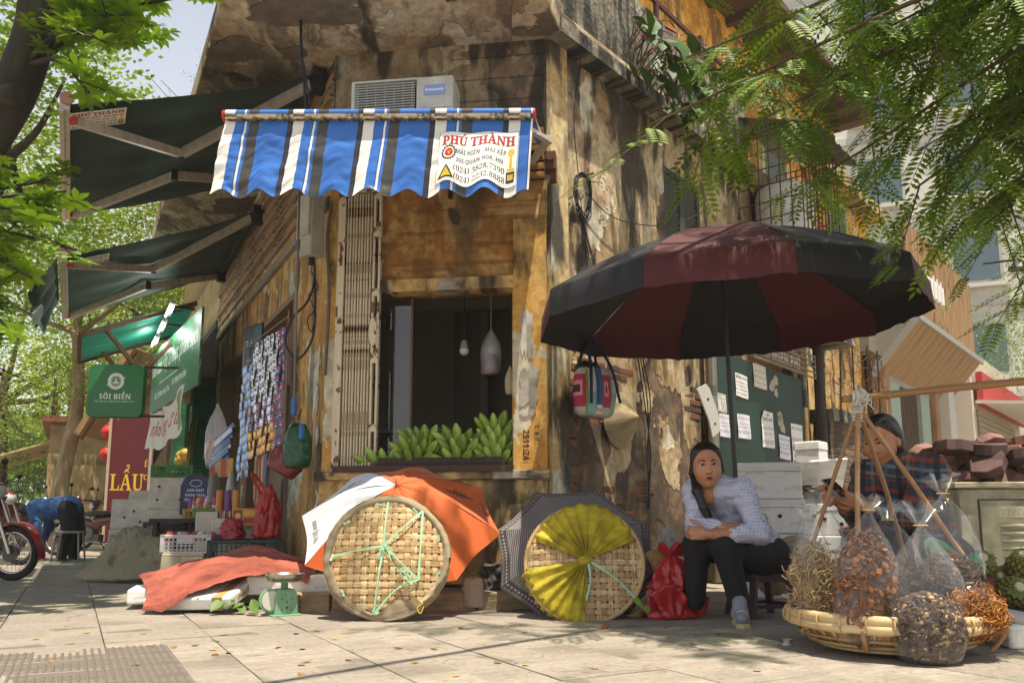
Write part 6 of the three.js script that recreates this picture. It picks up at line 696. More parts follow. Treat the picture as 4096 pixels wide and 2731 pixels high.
// ---------- pineapples, trays, cabinet, pavers ----------
{
  const pm = surfMat(.5, .3, 300, (X, Y) => { const a = (X * 26 + Y * 22), b = (X * 26 - Y * 22), k = Math.max(Math.abs(a % 1 - .5), Math.abs(((b % 1) + 1) % 1 - .5)), n = fbm(X * 30, Y * 30, 3); return [...P2(P2([168, 136, 56], [120, 128, 62], n), [60, 56, 30], sm(.38, .48, k)), 1 - sm(.3, .5, k)]; }, .008, .8);
  const g = (() => { const s = new THREE.SphereGeometry(1, 60, 44), p = s.attributes.position, u = s.attributes.uv; for (let i = 0; i < p.count; i++) { const a = u.getX(i) * 2 * PI, t = u.getY(i), k = 1 + .05 * Math.cos(a * 6 + t * 20) * Math.cos(a * 6 - t * 20) * Math.sin(PI * t); p.setXYZ(i, p.getX(i) * .088 * k, p.getY(i) * .105 * k, p.getZ(i) * .088 * k); u.setXY(i, u.getX(i) * .5, u.getY(i) * .3); } s.computeVertexNormals(); return s; })();
  const pine = (label, x, y, z, rx, rz) => { const t = thing('pineapple', label, 'pineapple', [x, y, z], 0, 'pineapples by the cabinet'); t.rotation.set(rx, x * 7, rz); mk('fruit', g, pm, t); mk('cut_top', cy(.032, .024, .02, 12, 0, .102, 0), M(0xcdc6a0, .9), t); const q = rng(Math.round(x * 99)); mk('leaf_stubs', [...Array(12)].map((_, i) => xf(leafG(.05, .02), .026 * Math.cos(i / 2), .095, .026 * Math.sin(i / 2), -.5, -i / 2 + PI / 2, 0)), M(0x7d8a4a, .8, { side: THREE.DoubleSide }), t); };
  pine('upper left pineapple beside the green plastic stool', 2.73, .335, -4.92, .9, .2); pine('upper right pineapple in front of the cabinet louvres', 2.95, .32, -4.88, .8, -.3); pine('lower left pineapple resting on the dark crate', 2.80, .20, -4.74, 1.1, .1); pine('lower right pineapple cut off by the picture edge', 3.02, .20, -4.70, 1.0, -.2); pine('rear pineapple between the other pineapples', 2.88, .24, -5.02, .7, .5);
  solo('dark_crate', 'low dark crate under the pineapples', 'crate', [bx(.55, .12, .5, 0, .06, 0)].map(g => jit(g, .002)), M(0x2e2a28, .8), [2.9, 0, -4.87]); solo('foam_tray', 'long white foam tray on the pavement at the right edge', 'foam tray', [foam(.6, .11, .5), bx(.5, .02, .4, 0, .058, 0)], foamM, [2.66, .057, -4.22], -.1); solo('maroon_box', 'small maroon box beside the carrying basket', 'box', rb(.12, .3, .16, .006), M(0x5c1420, .6), [2.36, .17, -4.32], .15);
  const s = thing('green_basin', 'green plastic basin tipped up behind the bags of dried goods', 'basin', [2.27, .34, -4.48]); s.rotation.set(.9, 0, -.5); mk('bowl', lathe([[0, 0], [.1, .005], [.15, .06], [.165, .065], [.16, .07], [.14, .06], [.1, .015], [0, .012]], 30), M(0x178a4c, .4), s); solo('green_bag', 'small light green plastic bag of goods by the maroon box', 'bag', bagGeo(.13, .14, .12, 6, .1, .4, 30), M(0x2f9a58, .3, { transmission: .3, thickness: 0 }), [2.32, .30, -4.22]);
  const st = thing('plastic_stand', 'upturned green crate under the basin', 'crate', [2.30, 0, -4.5]); mk('crate', rb(.28, .3, .28, .02, 0, .15, 0), M(0x1c6e42, .5), st);
}
{
  const t = thing('street_cabinet', 'cream metal telecom cabinet with louvres at the right edge', 'cabinet', [3.75, 0, -6.0], -.12); const cm = noise2(0xa49c80, 2.5, .25, .5, .001); mk('body', rb(1.16, .80, .42, .008, 0, .42, 0), cm, t); mk('top', rb(1.24, .045, .5, .01, 0, .845, 0), cm, t); mk('door', rb(.96, .64, .02, .006, .03, .42, .212), cm, t); mk('door_gap', bx(.98, .66, .006, .03, .42, .209), M(0x55503f, .8), t); const lg = xf(new THREE.SphereGeometry(1, 14, 8), 0, 0, 0, 0, 0, 0, [.11, .016, .014]); for (let i = 0; i < 6; i++) { const l = mk('louvre', lg, cm, t); l.position.set(-.22, .56 - i * .052, .222); } mk('lettering', new THREE.PlaneGeometry(.3, .08).translate(-.18, .66, .2235), new THREE.MeshStandardMaterial({ roughness: .5, map: printTex(192, 48, (g, w, h) => { g.fillStyle = '#b0a88c'; g.fillRect(0, 0, w, h); g.fillStyle = '#9a927a'; g.font = 'bold 38px sans-serif'; g.fillText('VTVCab', 8, 38); }) }), t); mk('plinth', bx(1.1, .06, .4, 0, .0, 0), M(0x6a655a, .9), t);
}
{ // heap of octagonal paving blocks
  const q = rng(88), g = [0, 1].map(i => { const s = []; for (let k = 0; k < 8; k++) { const a = (k + .5) / 8 * 2 * PI, r = .15 * (k % 2 ? 1 : .94); s.push([r * Math.cos(a), r * Math.sin(a)]); } const e = ext(s, .065 + .01 * i, [], .006); e.rotateX(-PI / 2); return jit(e, .003, 12, i); }), pm = [noise2(0x7a5850, 3, .4, .9), noise2(0x9c7468, 3, .35, .9), noise2(0x5a4440, 3, .4, .9)];
  for (let i = 0; i < 84; i++) { const x = 2.75 + 1.75 * ((i * .618) % 1) + (q() - .5) * .1, hump = .55 + .72 * sm(2.6, 3.7, x) - .1 * vn(x * 5, 3), z = -6.5 - .55 * q(), y = hump * (1 - .9 * ((z + 6.5) / -.55) * .1) - .34 * Math.pow(q(), 1.5) - .1 * (z > -6.6 ? 1 : 0), flat = q() < .45; const o = solo('paving_block', 'octagonal pinkish paving block in the heap behind the street cabinet', 'paving block', g[i % 2], pm[(i * 5 + (i >> 2)) % 3], [x, y, z], 0, 'heap of paving blocks'); o.rotation.set((q() - .5) * (flat ? .4 : 1.9), q() * 6, (q() - .5) * (flat ? .4 : 1.9)); }
  solo('rubble_heap', 'mound of broken reddish rubble under the paving blocks', 'rubble', [jit(new THREE.BoxGeometry(1.9, .62, .55, 12, 6, 6).translate(3.65, .31, -6.85), .06, 4)], noise2(0x5e463e, 3, .5, .95));
}
// ---------- people ----------
function sdfAt(caps, k) { for (const c of caps) if (!c.e) { c.dx = c.b.x - c.a.x; c.dy = c.b.y - c.a.y; c.dz = c.b.z - c.a.z; c.l2 = c.dx * c.dx + c.dy * c.dy + c.dz * c.dz || 1e-9; } return (x, y, z) => { let d = 1e3; for (const c of caps) { let q; if (c.e) { const u = Math.hypot((x - c.a.x) / c.e[0], (y - c.a.y) / c.e[1], (z - c.a.z) / c.e[2]); q = (u - 1) * Math.min(...c.e); } else { const ax = x - c.a.x, ay = y - c.a.y, az = z - c.a.z; let t = (ax * c.dx + ay * c.dy + az * c.dz) / c.l2; t = t < 0 ? 0 : t > 1 ? 1 : t; q = Math.hypot(ax - c.dx * t, ay - c.dy * t, az - c.dz * t) - (c.ra + (c.rb - c.ra) * t); } const kk = c.k || k, m = Math.max(kk - Math.abs(d - q), 0) / kk; d = Math.min(d, q) - m * m * kk * .25; } return d; }; }
function sdfGeo(caps, cell, k, pad = .03) { // smooth union of tapered capsules / ellipsoids -> one surface
  const lo = V(1e9, 1e9, 1e9), hi = V(-1e9, -1e9, -1e9); for (const c of caps) { const r = c.e ? Math.max(...c.e) : Math.max(c.ra, c.rb); for (const p of c.e ? [c.a] : [c.a, c.b]) { lo.min(p.clone().addScalar(-r)); hi.max(p.clone().addScalar(r)); } }
  const ctr = lo.clone().add(hi).multiplyScalar(.5), half = Math.max(hi.x - lo.x, hi.y - lo.y, hi.z - lo.z) / 2 + pad, N = Math.max(16, Math.min(150, Math.ceil(2 * half / cell)));
  const mc = new MarchingCubes(N, new THREE.MeshBasicMaterial(), false, false, 160000); mc.isolation = 0; const f = mc.field, h = N / 2;
  const dist = sdfAt(caps, k);
  for (let z = 0; z < N; z++) for (let y = 0; y < N; y++) for (let x = 0; x < N; x++) f[x + y * N + z * N * N] = -dist(ctr.x + (x - h) / h * half, ctr.y + (y - h) / h * half, ctr.z + (z - h) / h * half);
  mc.update(); const n = mc.count, p = new Float32Array(n * 3), nn = new Float32Array(n * 3); for (let i = 0; i < n; i++) for (let j = 0; j < 3; j++) { p[3 * i + j] = mc.positionArray[3 * i + j] * half + ctr.getComponent(j); nn[3 * i + j] = mc.normalArray[3 * i + j]; }
  let g = new THREE.BufferGeometry(); g.setAttribute('position', new THREE.BufferAttribute(p, 3)); g = mergeVertices(g, 1e-5); g.computeVertexNormals(); return norm(g);
}
const cap = (a, b, ra, rb = ra, k) => ({ a: a.isVector3 ? a : V(...a), b: b.isVector3 ? b : V(...b), ra, rb, k }), ell = (a, e, k) => ({ a: V(...a), e, k });
// head in its own frame: x to its left, y up, z forward; chin at about -0.11
const headCaps = () => [ell([0, .03, -.012], [.076, .094, .094]), ell([0, -.03, .022], [.065, .074, .066]), ell([0, -.078, .05], [.028, .024, .024], .03), ell([.034, -.022, .062], [.028, .026, .022], .03), ell([-.034, -.022, .062], [.028, .026, .022], .03), cap([0, .018, .086], [0, -.022, .1], .008, .0125, .014), ell([.011, -.026, .093], [.008, .007, .008], .008), ell([-.011, -.026, .093], [.008, .007, .008], .008), cap([-.03, .034, .078], [.03, .034, .078], .010, .010, .02), cap([-.018, -.054, .081], [.018, -.054, .081], .0085, .0085, .012), ell([.078, -.005, -.012], [.010, .026, .016], .008), ell([-.078, -.005, -.012], [.010, .026, .016], .008), cap([0, -.05, -.025], [0, -.15, -.035], .046, .05, .03)];
const skinM = (c) => { const s = surf(.4, .4, 256, (X, Y) => { const n = fbm(X * 30, Y * 30, 4), m = fbm(X * 7, Y * 7, 3); return [228 * (.93 + .12 * n), 222 * (.9 + .14 * n + .06 * (m - .5)), 216 * (.88 + .14 * n), n]; }, 0); return M(c, .55, { map: s.map, clearcoat: .08, clearcoatRoughness: .5 }); };
function handGeo(side, curl, spread = .1, thumb = .6) { // wrist at origin, fingers along +y, palm towards +z, thumb on side*x
  const cs = [cap([-.018, .015, 0], [-.024, .078, 0], .016, .014), cap([0, .012, 0], [0, .085, 0], .017, .014), cap([.018, .015, 0], [.024, .076, 0], .016, .013), cap([0, -.03, 0], [0, .01, 0], .024, .022)];
  [[.030, .078, .066, .0085], [.011, .086, .074, .0088], [-.009, .083, .07, .0086], [-.028, .072, .054, .0078]].forEach(([x, y, L, r], i) => { const s = side; let p = V(s * x, y, 0), th = curl * .6, az = s * x * spread * 12; for (const f of [.45, .3, .25]) { th += curl; const d = V(Math.sin(az) * Math.cos(th), Math.cos(az) * Math.cos(th), Math.sin(th)); const e = p.clone().addScaledVector(d, L * f * 1.05); cs.push(cap(p, e, r, r * .9, .006)); p = e; r *= .92; } });
  let p = V(side * .026, .022, .006); for (const [d, L, r] of [[V(side * .8, .6, .35 * thumb), .036, .011], [V(side * .45, .85, .55 * thumb), .03, .0098], [V(side * .15, .95, .7 * thumb), .024, .0088]]) { const e = p.clone().addScaledVector(d.normalize(), L); cs.push(cap(p, e, r, r * .92, .008)); p = e; }
  return sdfGeo(cs, .0042, .012, .012);
}
function aim(g, at, dir, palm, s = 1) { // put a hand at a wrist: dir = finger direction, palm = palm normal
  const y = dir.clone().normalize(), z = palm.clone().addScaledVector(y, -palm.dot(y)).normalize(), x = V(0, 0, 0).crossVectors(y, z); g = g.clone(); g.applyMatrix4(new THREE.Matrix4().makeBasis(x, y, z).scale(V(s, s, s)).setPosition(at)); return g;
}
function person(label, o) { // o: caps for skin, shirt, trousers; head placement
  const t = thing('person', label, 'person', o.pos || [0, 0, 0]); const H = new THREE.Matrix4().compose(o.head.at, new THREE.Quaternion().setFromEuler(new THREE.Euler(...o.head.rot, 'YXZ')), V(o.head.s, o.head.s, o.head.s));
  const hg = sdfGeo(headCaps(), .0042, .03, .02); hg.applyMatrix4(H); const body = mk('body', mergeGeometries([sdfGeo(o.skin, .013, .035), hg, ...(o.hands || [])].map(norm)), o.skinMat, t);
  const inHead = (name, g, m, l) => { const gg = Array.isArray(g) ? mergeGeometries(g.map(norm)) : g; gg.applyMatrix4(H); return mk(name, gg, m, body, l); };
  if (o.face !== false) {
    const ew = M(0xd8d0c4, .3), iris = M(0x1c1210, .15), brow = M(0x1e1512, .8), lip = M(0x8a4238, .5), F = sdfAt(headCaps(), .03), zs = (x, y) => { let z = .16; while (z > 0 && F(x, y, z) > 0) z -= .0008; return z; }, on = (x, y, d = 0) => [x, y, zs(x, y) + d], L = o.lid ?? 1;
    for (const s of [-1, 1]) { inHead('eye', xf(new THREE.SphereGeometry(.0135, 12, 8), s * .031, .013, zs(s * .031, .013) - .0035, 0, 0, 0, [1.15, .42 * L, .5]), ew); inHead('iris', xf(new THREE.SphereGeometry(.0066, 10, 8), s * .031, .013, zs(s * .031, .013) + .0012, 0, 0, 0, [1, .8 * L, .5]), iris); inHead('eyebrow', tube([on(s * .014, .033, .001), on(s * .03, .037, .001), on(s * .048, .032, .001)], .0036, 5, 10), brow); inHead('eyelid', tube([on(s * .016, .0135, .001), on(s * .031, .0135 + .007 * L, .0025), on(s * .047, .0115, .001)], .0026, 5, 10), brow); }
    inHead('mouth', [xf(new THREE.SphereGeometry(.01, 12, 6), 0, -.0505, zs(0, -.0505) - .0015, 0, 0, 0, [2.1, .36, .5]), xf(new THREE.SphereGeometry(.01, 12, 6), 0, -.0605, zs(0, -.0605) - .0015, 0, 0, 0, [1.8, .45, .5])], lip); if (o.mouth) inHead('mouth_gap', xf(new THREE.SphereGeometry(.01, 12, 6), 0, -.055, zs(0, -.055) + .0008, 0, 0, 0, [1.6, .34, .35]), M(0x2a1210, .6)); for (const s of [-1, 1]) inHead('nostril', sph(.0028, s * .008, -.031, zs(s * .008, -.031) + .0002), M(0x3a1e14, .9));
  }
  const hm = o.hairMat || (person.h ||= new THREE.MeshStandardMaterial({ color: 0x1a1410, roughness: .45, bumpScale: .006, bumpMap: surf(.1, .3, 500, (X, Y) => [0, 0, 0, fbm(X * 160, Y * 6, 3)]).bumpMap })); const hair = sdfGeo(o.hair, .0052, .02, .02); hair.applyMatrix4(H); mk('hair', hair, hm, t); if (o.tail) mk('hair', o.tail, hm, t, 'hair tied back');
  mk('shirt', o.shirt.g, o.shirt.m, t, o.shirt.l); mk('trousers', sdfGeo(o.trousers, .014, .05), o.trMat, t, o.trL); return t;
}
function fabricUV(g, sx, sy) { const p = g.attributes.position, u = new Float32Array(p.count * 2); for (let i = 0; i < p.count; i++) { u[2 * i] = (p.getX(i) * .8 + p.getZ(i) * .6) * sx; u[2 * i + 1] = (p.getY(i) + p.getZ(i) * .25) * sy; } g.setAttribute('uv', new THREE.BufferAttribute(u, 2)); return g; }
function wrinkle(g, amt, f, sd = 0) { const p = g.attributes.position, n = g.attributes.normal; for (let i = 0; i < p.count; i++) { const x = p.getX(i), y = p.getY(i), z = p.getZ(i), w = amt * (Math.abs(fbm(x * f + y * f * .8 + sd, y * f * 1.6 - z * f, 3) - .5) * 4 - .5); p.setXYZ(i, x + n.getX(i) * w, y + n.getY(i) * w, z + n.getZ(i) * w); } const q = mergeVertices(g, 1e-5); q.computeVertexNormals(); return norm(q); }
const hairBack = [ell([0, .056, -.028], [.081, .085, .095]), ell([0, .0, -.055], [.081, .09, .068])];
{ // woman in the patterned shirt on the purple stool, leaning on her knees, face to the camera
  const sh1 = [1.155, .785, -5.24], sh2 = [1.42, .775, -5.12], el1 = [1.115, .545, -5.08], el2 = [1.475, .53, -4.98], wr1 = [1.33, .555, -4.96], wr2 = [1.17, .52, -4.95];
  const arms = (d) => [cap(sh1, el1, .062 + d, .05 + d), cap(sh2, el2, .066 + d, .052 + d)], fore = d => [cap(el1, [1.24, .55, -5.0], .047 + d, .042 + d), cap(el2, [1.32, .515, -4.94], .05 + d, .042 + d)];
  const torso = d => [cap([1.31, .775, -5.24], [1.44, .62, -5.30], .10 + d, .118 + d, .07), cap([1.44, .62, -5.30], [1.60, .38, -5.38], .118 + d, .14 + d, .07), cap(sh1, sh2, .06 + d, .06 + d, .06)];
  const pat = new THREE.MeshStandardMaterial({ roughness: .85, side: THREE.DoubleSide, map: (() => { const t = canvasTex(128, 128, (g, w, h) => { g.fillStyle = '#c3c4d4'; g.fillRect(0, 0, w, h); g.fillStyle = '#7d82a2'; for (let i = 0; i < 4; i++) for (let j = 0; j < 4; j++) { const x = i * 32 + 6, y = j * 32 + 6; if ((i + j) % 2) { g.fillRect(x, y, 18, 3); g.fillRect(x, y, 3, 18); g.fillRect(x + 15, y, 3, 18); g.fillRect(x, y + 15, 18, 3); g.fillRect(x + 6, y + 6, 6, 6); } else for (let k = 0; k < 9; k++) g.fillRect(x + (k % 3) * 7, y + Math.floor(k / 3) * 7, 4, 4); } }); t.wrapS = t.wrapT = THREE.RepeatWrapping; return t; })() });
  const shirt = fabricUV(wrinkle(sdfGeo([...torso(.014), ...arms(.012), ...fore(.012)], .011, .03), .017, 10, 3), 15, 15); const collar = [grid(24, 4, (u, v) => { const a = -2.3 + 4.6 * u; return V(1.27 + .07 * Math.sin(a) * (1 + .3 * v), .838 + .02 * Math.cos(a) - .03 * v * (1 + .6 * Math.cos(a)), -5.2 + .065 * Math.cos(a) * (1 + .45 * v)); })];
  person('seated woman in a pale patterned shirt and black trousers, arms folded on her knees', {
    skinMat: skinM(0xc9936f), head: { at: V(1.205, .925, -5.12), rot: [.06, -.12, .05], s: 1.16 }, mouth: true, lid: .8,
    skin: [...torso(-.02), ...arms(-.01), ...fore(-.006), cap([1.24, .55, -5.0], wr1, .036, .03), cap([1.32, .515, -4.94], wr2, .036, .03), cap([1.27, .79, -5.2], [1.235, .87, -5.17], .054, .052), cap([1.55, .36, -5.3], [1.28, .46, -5.0], .07, .06), cap([1.26, .45, -4.98], [1.33, .1, -4.96], .05, .035), cap([1.33, .06, -4.94], [1.30, .035, -4.80], .036, .026)],
    hands: [aim(handGeo(1, .5, .1), V(1.44, .575, -5.0), V(1, .2, -.25), V(0, .2, -1), 1.05), aim(handGeo(-1, .5, .1), V(1.15, .52, -4.95), V(-1, .05, -.3), V(0, .1, -1), 1.05)],
    hair: [...hairBack, cap([.056, .086, .026], [.079, -.02, -.016], .0165, .016), cap([-.056, .086, .026], [-.079, -.03, -.016], .0165, .018)],
    tail: sdfGeo([cap([1.15, .88, -5.2], [1.135, .78, -5.10], .034, .028), cap([1.135, .78, -5.1], [1.165, .68, -5.07], .028, .024), cap([1.165, .68, -5.07], [1.19, .59, -5.06], .024, .01)], .007, .02),
    shirt: { g: mergeGeometries([shirt, ...collar.map(g => fabricUV(norm(g), 15, 15))]), m: pat, l: 'pale blue-grey patterned shirt' },
    trousers: [cap([1.56, .36, -5.28], [1.26, .46, -4.99], .118, .082), cap([1.26, .46, -4.99], [1.335, .13, -4.97], .08, .062), cap([1.60, .37, -5.40], [1.13, .45, -5.12], .115, .08), cap([1.13, .45, -5.12], [1.12, .12, -5.18], .078, .062), cap([1.58, .40, -5.38], [1.64, .38, -5.34], .145, .13)], trMat: M(0x141214, .85), trL: 'black trousers'
  });
  const s = thing('sandal', 'cream strapped sandal on a grey socked foot by the red sack', 'sandal', [1.315, .012, -4.87], -.15); mk('sole', xf(ext([[-.04, -.11], [.0, -.125], [.035, -.11], [.045, 0], [.042, .1], [.0, .125], [-.045, .1], [-.036, 0]], .02, [], .004), 0, -.01, 0, -PI / 2), M(0xb9aa7c, .7), s); mk('sock', sdfGeo([cap([0, .12, -.06], [.0, .045, -.05], .042, .044), cap([0, .045, -.05], [-.005, .04, .07], .042, .036)], .007, .03), noise2(0x8a8c98, 5, .2, .95), s, 'grey sock'); mk('strap', [tube([[-.04, .02, .03], [-.02, .075, .045], [.02, .075, .045], [.04, .02, .03]], .006, 5, 14), tube([[0, .078, .045], [.0, .06, .09], [0, .03, .1]], .005, 5, 10)], M(0xc8ba90, .6), s);
}
{ // woman in the checked shirt behind the carrying basket, looking down at her phone
  const sh1 = [2.08, .87, -4.86], sh2 = [2.36, .88, -4.66], el1 = [1.98, .62, -4.78], el2 = [2.16, .61, -4.50], wr1 = [1.83, .70, -4.66], wr2 = [1.92, .68, -4.56];
  const torso = d => [cap([2.23, .86, -4.78], [2.36, .60, -4.84], .12 + d, .145 + d, .08), cap([2.36, .60, -4.84], [2.46, .36, -4.92], .145 + d, .165 + d, .08), cap(sh1, sh2, .07 + d, .075 + d, .06)], arms = d => [cap(sh1, el1, .062 + d, .05 + d), cap(sh2, el2, .07 + d, .055 + d)], fore = d => [cap(el1, [1.9, .66, -4.72], .045 + d, .04 + d), cap(el2, [2.02, .65, -4.53], .05 + d, .044 + d)];
  const chk = new THREE.MeshStandardMaterial({ roughness: .85, side: THREE.DoubleSide, map: (() => { const t = canvasTex(128, 128, (g, w, h) => { g.fillStyle = '#30353c'; g.fillRect(0, 0, w, h); const b = (x, y, a, c, k) => { g.fillStyle = k; g.fillRect(x, y, a, c); }; b(0, 8, w, 16, 'rgba(160,56,36,.75)'); b(0, 44, w, 12, 'rgba(96,114,132,.85)'); b(0, 80, w, 10, 'rgba(126,106,82,.7)'); b(0, 100, w, 6, 'rgba(160,50,30,.7)'); b(14, 0, 14, h, 'rgba(80,96,112,.5)'); b(56, 0, 18, h, 'rgba(20,20,24,.6)'); b(92, 0, 12, h, 'rgba(140,112,86,.5)'); b(112, 0, 5, h, 'rgba(170,60,34,.5)'); }); t.wrapS = t.wrapT = THREE.RepeatWrapping; return t; })() });
  const shirt = fabricUV(wrinkle(sdfGeo([...torso(.016), ...arms(.016), ...fore(.012)], .011, .03), .012, 8, 7), 5.2, 5.2), collar = grid(24, 4, (u, v) => { const a = -2.3 + 4.6 * u; return V(2.175 - .07 * Math.cos(a) * (1 + .35 * v), .905 + .015 * Math.cos(a) - .03 * v, -4.765 + .07 * Math.sin(a) * (1 + .35 * v)); });
  person('seated woman in a dark checked shirt looking down at a phone behind the carrying basket', {
    skinMat: skinM(0xc28a66), head: { at: V(2.13, 1.045, -4.75), rot: [.28, -.86, .0], s: 1.17 }, lid: .5,
    skin: [...torso(-.02), ...arms(-.01), ...fore(-.006), cap([1.9, .66, -4.72], wr1, .036, .03), cap([2.02, .65, -4.53], wr2, .038, .031), cap([2.21, .87, -4.77], [2.165, .98, -4.765], .06, .055), cap([2.44, .34, -4.9], [2.2, .42, -4.6], .07, .06)],
    hands: [aim(handGeo(-1, .45, .1, .8), V(1.82, .71, -4.655), V(-.85, .45, .1), V(.15, .3, .95), 1.08), aim(handGeo(1, .42, .1, .9), V(1.91, .685, -4.56), V(-.85, .42, -.1), V(.1, .5, -.85), 1.08)],
    hair: [...hairBack, cap([.055, .09, .02], [.078, .02, -.03], .016, .016), cap([-.055, .09, .02], [-.078, .02, -.03], .016, .016), ell([0, -.04, -.13], [.05, .05, .046]), ell([0, -.03, -.062], [.08, .075, .066])],
    shirt: { g: mergeGeometries([shirt, fabricUV(norm(collar), 5.2, 5.2)]), m: chk, l: 'dark red, blue and black checked shirt' },
    trousers: [cap([2.44, .36, -4.9], [2.16, .44, -4.55], .12, .085), cap([2.5, .36, -4.95], [2.1, .44, -4.86], .12, .085), cap([2.16, .44, -4.55], [2.24, .08, -4.5], .08, .06), cap([2.1, .44, -4.86], [2.06, .08, -4.85], .08, .06), cap([2.46, .38, -4.92], [2.54, .38, -4.88], .15, .14)], trMat: M(0x161418, .85), trL: 'dark trousers'
  });
  const p = thing('mobile_phone', 'smartphone with grey case held by the woman in the checked shirt', 'phone', [1.795, .775, -4.60]); p.rotation.set(-.85, .25, .45); mk('case', rb(.085, .165, .011, .005), M(0x6e675e, .4), p); mk('screen', bx(.074, .145, .002, 0, 0, .0065), M(0x0c0d10, .08), p); mk('camera_lens', xf(cy(.006, .006, .003, 10), .026, .066, -.0065, PI / 2), M(0x111111, .2), p);
}
{ // man bending over his motorbike, far left
  const torso = d => [cap([-7.24, .76, -12.75], [-6.80, .80, -12.8], .15 + d, .16 + d, .1), cap([-7.24, .8, -12.6], [-7.22, .8, -12.95], .08 + d, .08 + d, .08)], arms = d => [cap([-7.22, .74, -12.6], [-7.14, .48, -12.55], .065 + d, .055 + d), cap([-7.14, .48, -12.55], [-7.1, .30, -12.5], .055 + d, .045 + d), cap([-7.22, .74, -12.95], [-7.2, .5, -13], .065 + d, .055 + d), cap([-7.2, .5, -13], [-7.2, .34, -12.9], .055 + d, .045 + d)];
  person('man in a blue shirt bending over beside the parked motorbikes', { skinMat: skinM(0x8a5c42), face: false, head: { at: V(-7.50, .68, -12.76), rot: [1.0, -1.4, 0], s: 1.25 }, skin: [...torso(-.02), ...arms(-.012), cap([-7.32, .76, -12.76], [-7.44, .70, -12.76], .065, .06), cap([-7.1, .30, -12.5], [-7.07, .2, -12.48], .035, .03), cap([-7.2, .34, -12.9], [-7.2, .22, -12.85], .035, .03), cap([-6.78, .7, -12.8], [-6.8, .1, -12.75], .06, .05)], hands: [aim(handGeo(1, .5), V(-7.07, .2, -12.48), V(0, -1, .1), V(-1, 0, 0), 1.2), aim(handGeo(-1, .5), V(-7.2, .22, -12.85), V(-.2, -1, 0), V(-1, 0, 0), 1.2)], hair: [...hairBack], shirt: { g: wrinkle(sdfGeo([...torso(.014), ...arms(.016)], .016, .05), .015, 6, 2), m: noise2(0x3f62a0, 3, .25, .85), l: 'blue long-sleeved shirt' }, trousers: [cap([-6.78, .78, -12.72], [-6.72, .42, -12.70], .14, .10), cap([-6.72, .42, -12.70], [-6.80, .06, -12.68], .10, .075), cap([-6.78, .78, -12.9], [-6.70, .42, -12.92], .14, .10), cap([-6.70, .42, -12.92], [-6.76, .06, -12.95], .10, .075)], trMat: M(0x17161a, .9), trL: 'black trousers' });
  for (const [z, l] of [[-12.66, 'nearer blue rubber slipper of the bending man'], [-12.95, 'farther blue rubber slipper of the bending man']]) solo('slipper', l, 'slipper', xf(ext([[-.05, -.13], [.05, -.13], [.055, .1], [0, .15], [-.055, .1]], .02, [], .004), 0, 0, 0, -PI / 2), M(0x2f5a88, .6), [-6.84, .0, z], 1.4);
  const s = thing('steel_stool', 'steel-legged stool behind the bending man', 'stool', [-6.55, 0, -12.4], .2); mk('seat', rb(.36, .03, .3, .012, 0, .43, 0), M(0x8a8078, .5), s); for (const a of [-1, 1]) for (const b of [-1, 1]) mk('leg', rod(V(a * .15, .42, b * .12), V(a * .19, 0, b * .15), .014), M(0x9a938a, .3, { metalness: .8 }), s);
}
// ---------- parked motorbikes ----------
const chrome = M(0xb8b4ac, .22, { metalness: .9 }), tyreM = noise2(0x1b1a19, 6, .3, .9), engineM = M(0x55524e, .45, { metalness: .6 });
function wheel(t, x, y, z, R) { const w = mk('wheel', [new THREE.TorusGeometry(R - .035, .036, 10, 44)], tyreM, t, 'wheel'); w.position.set(x, y, z); mk('rim', [new THREE.TorusGeometry(R - .075, .014, 8, 40)], chrome, w); const sp = []; for (let i = 0; i < 28; i++) { const a = i / 28 * 2 * PI, b = a + (i % 2 ? .5 : -.5); sp.push(rod(V(.035 * Math.cos(b), .035 * Math.sin(b), (i % 4 < 2 ? .03 : -.03)), V((R - .085) * Math.cos(a), (R - .085) * Math.sin(a), 0), .002, .002, 4)); } mk('spokes', sp, chrome, w); mk('hub', [xf(cy(.05, .05, .09, 16), 0, 0, 0, PI / 2), xf(cy(.085, .085, .006, 24), 0, 0, .04, PI / 2)], engineM, w); return w; }
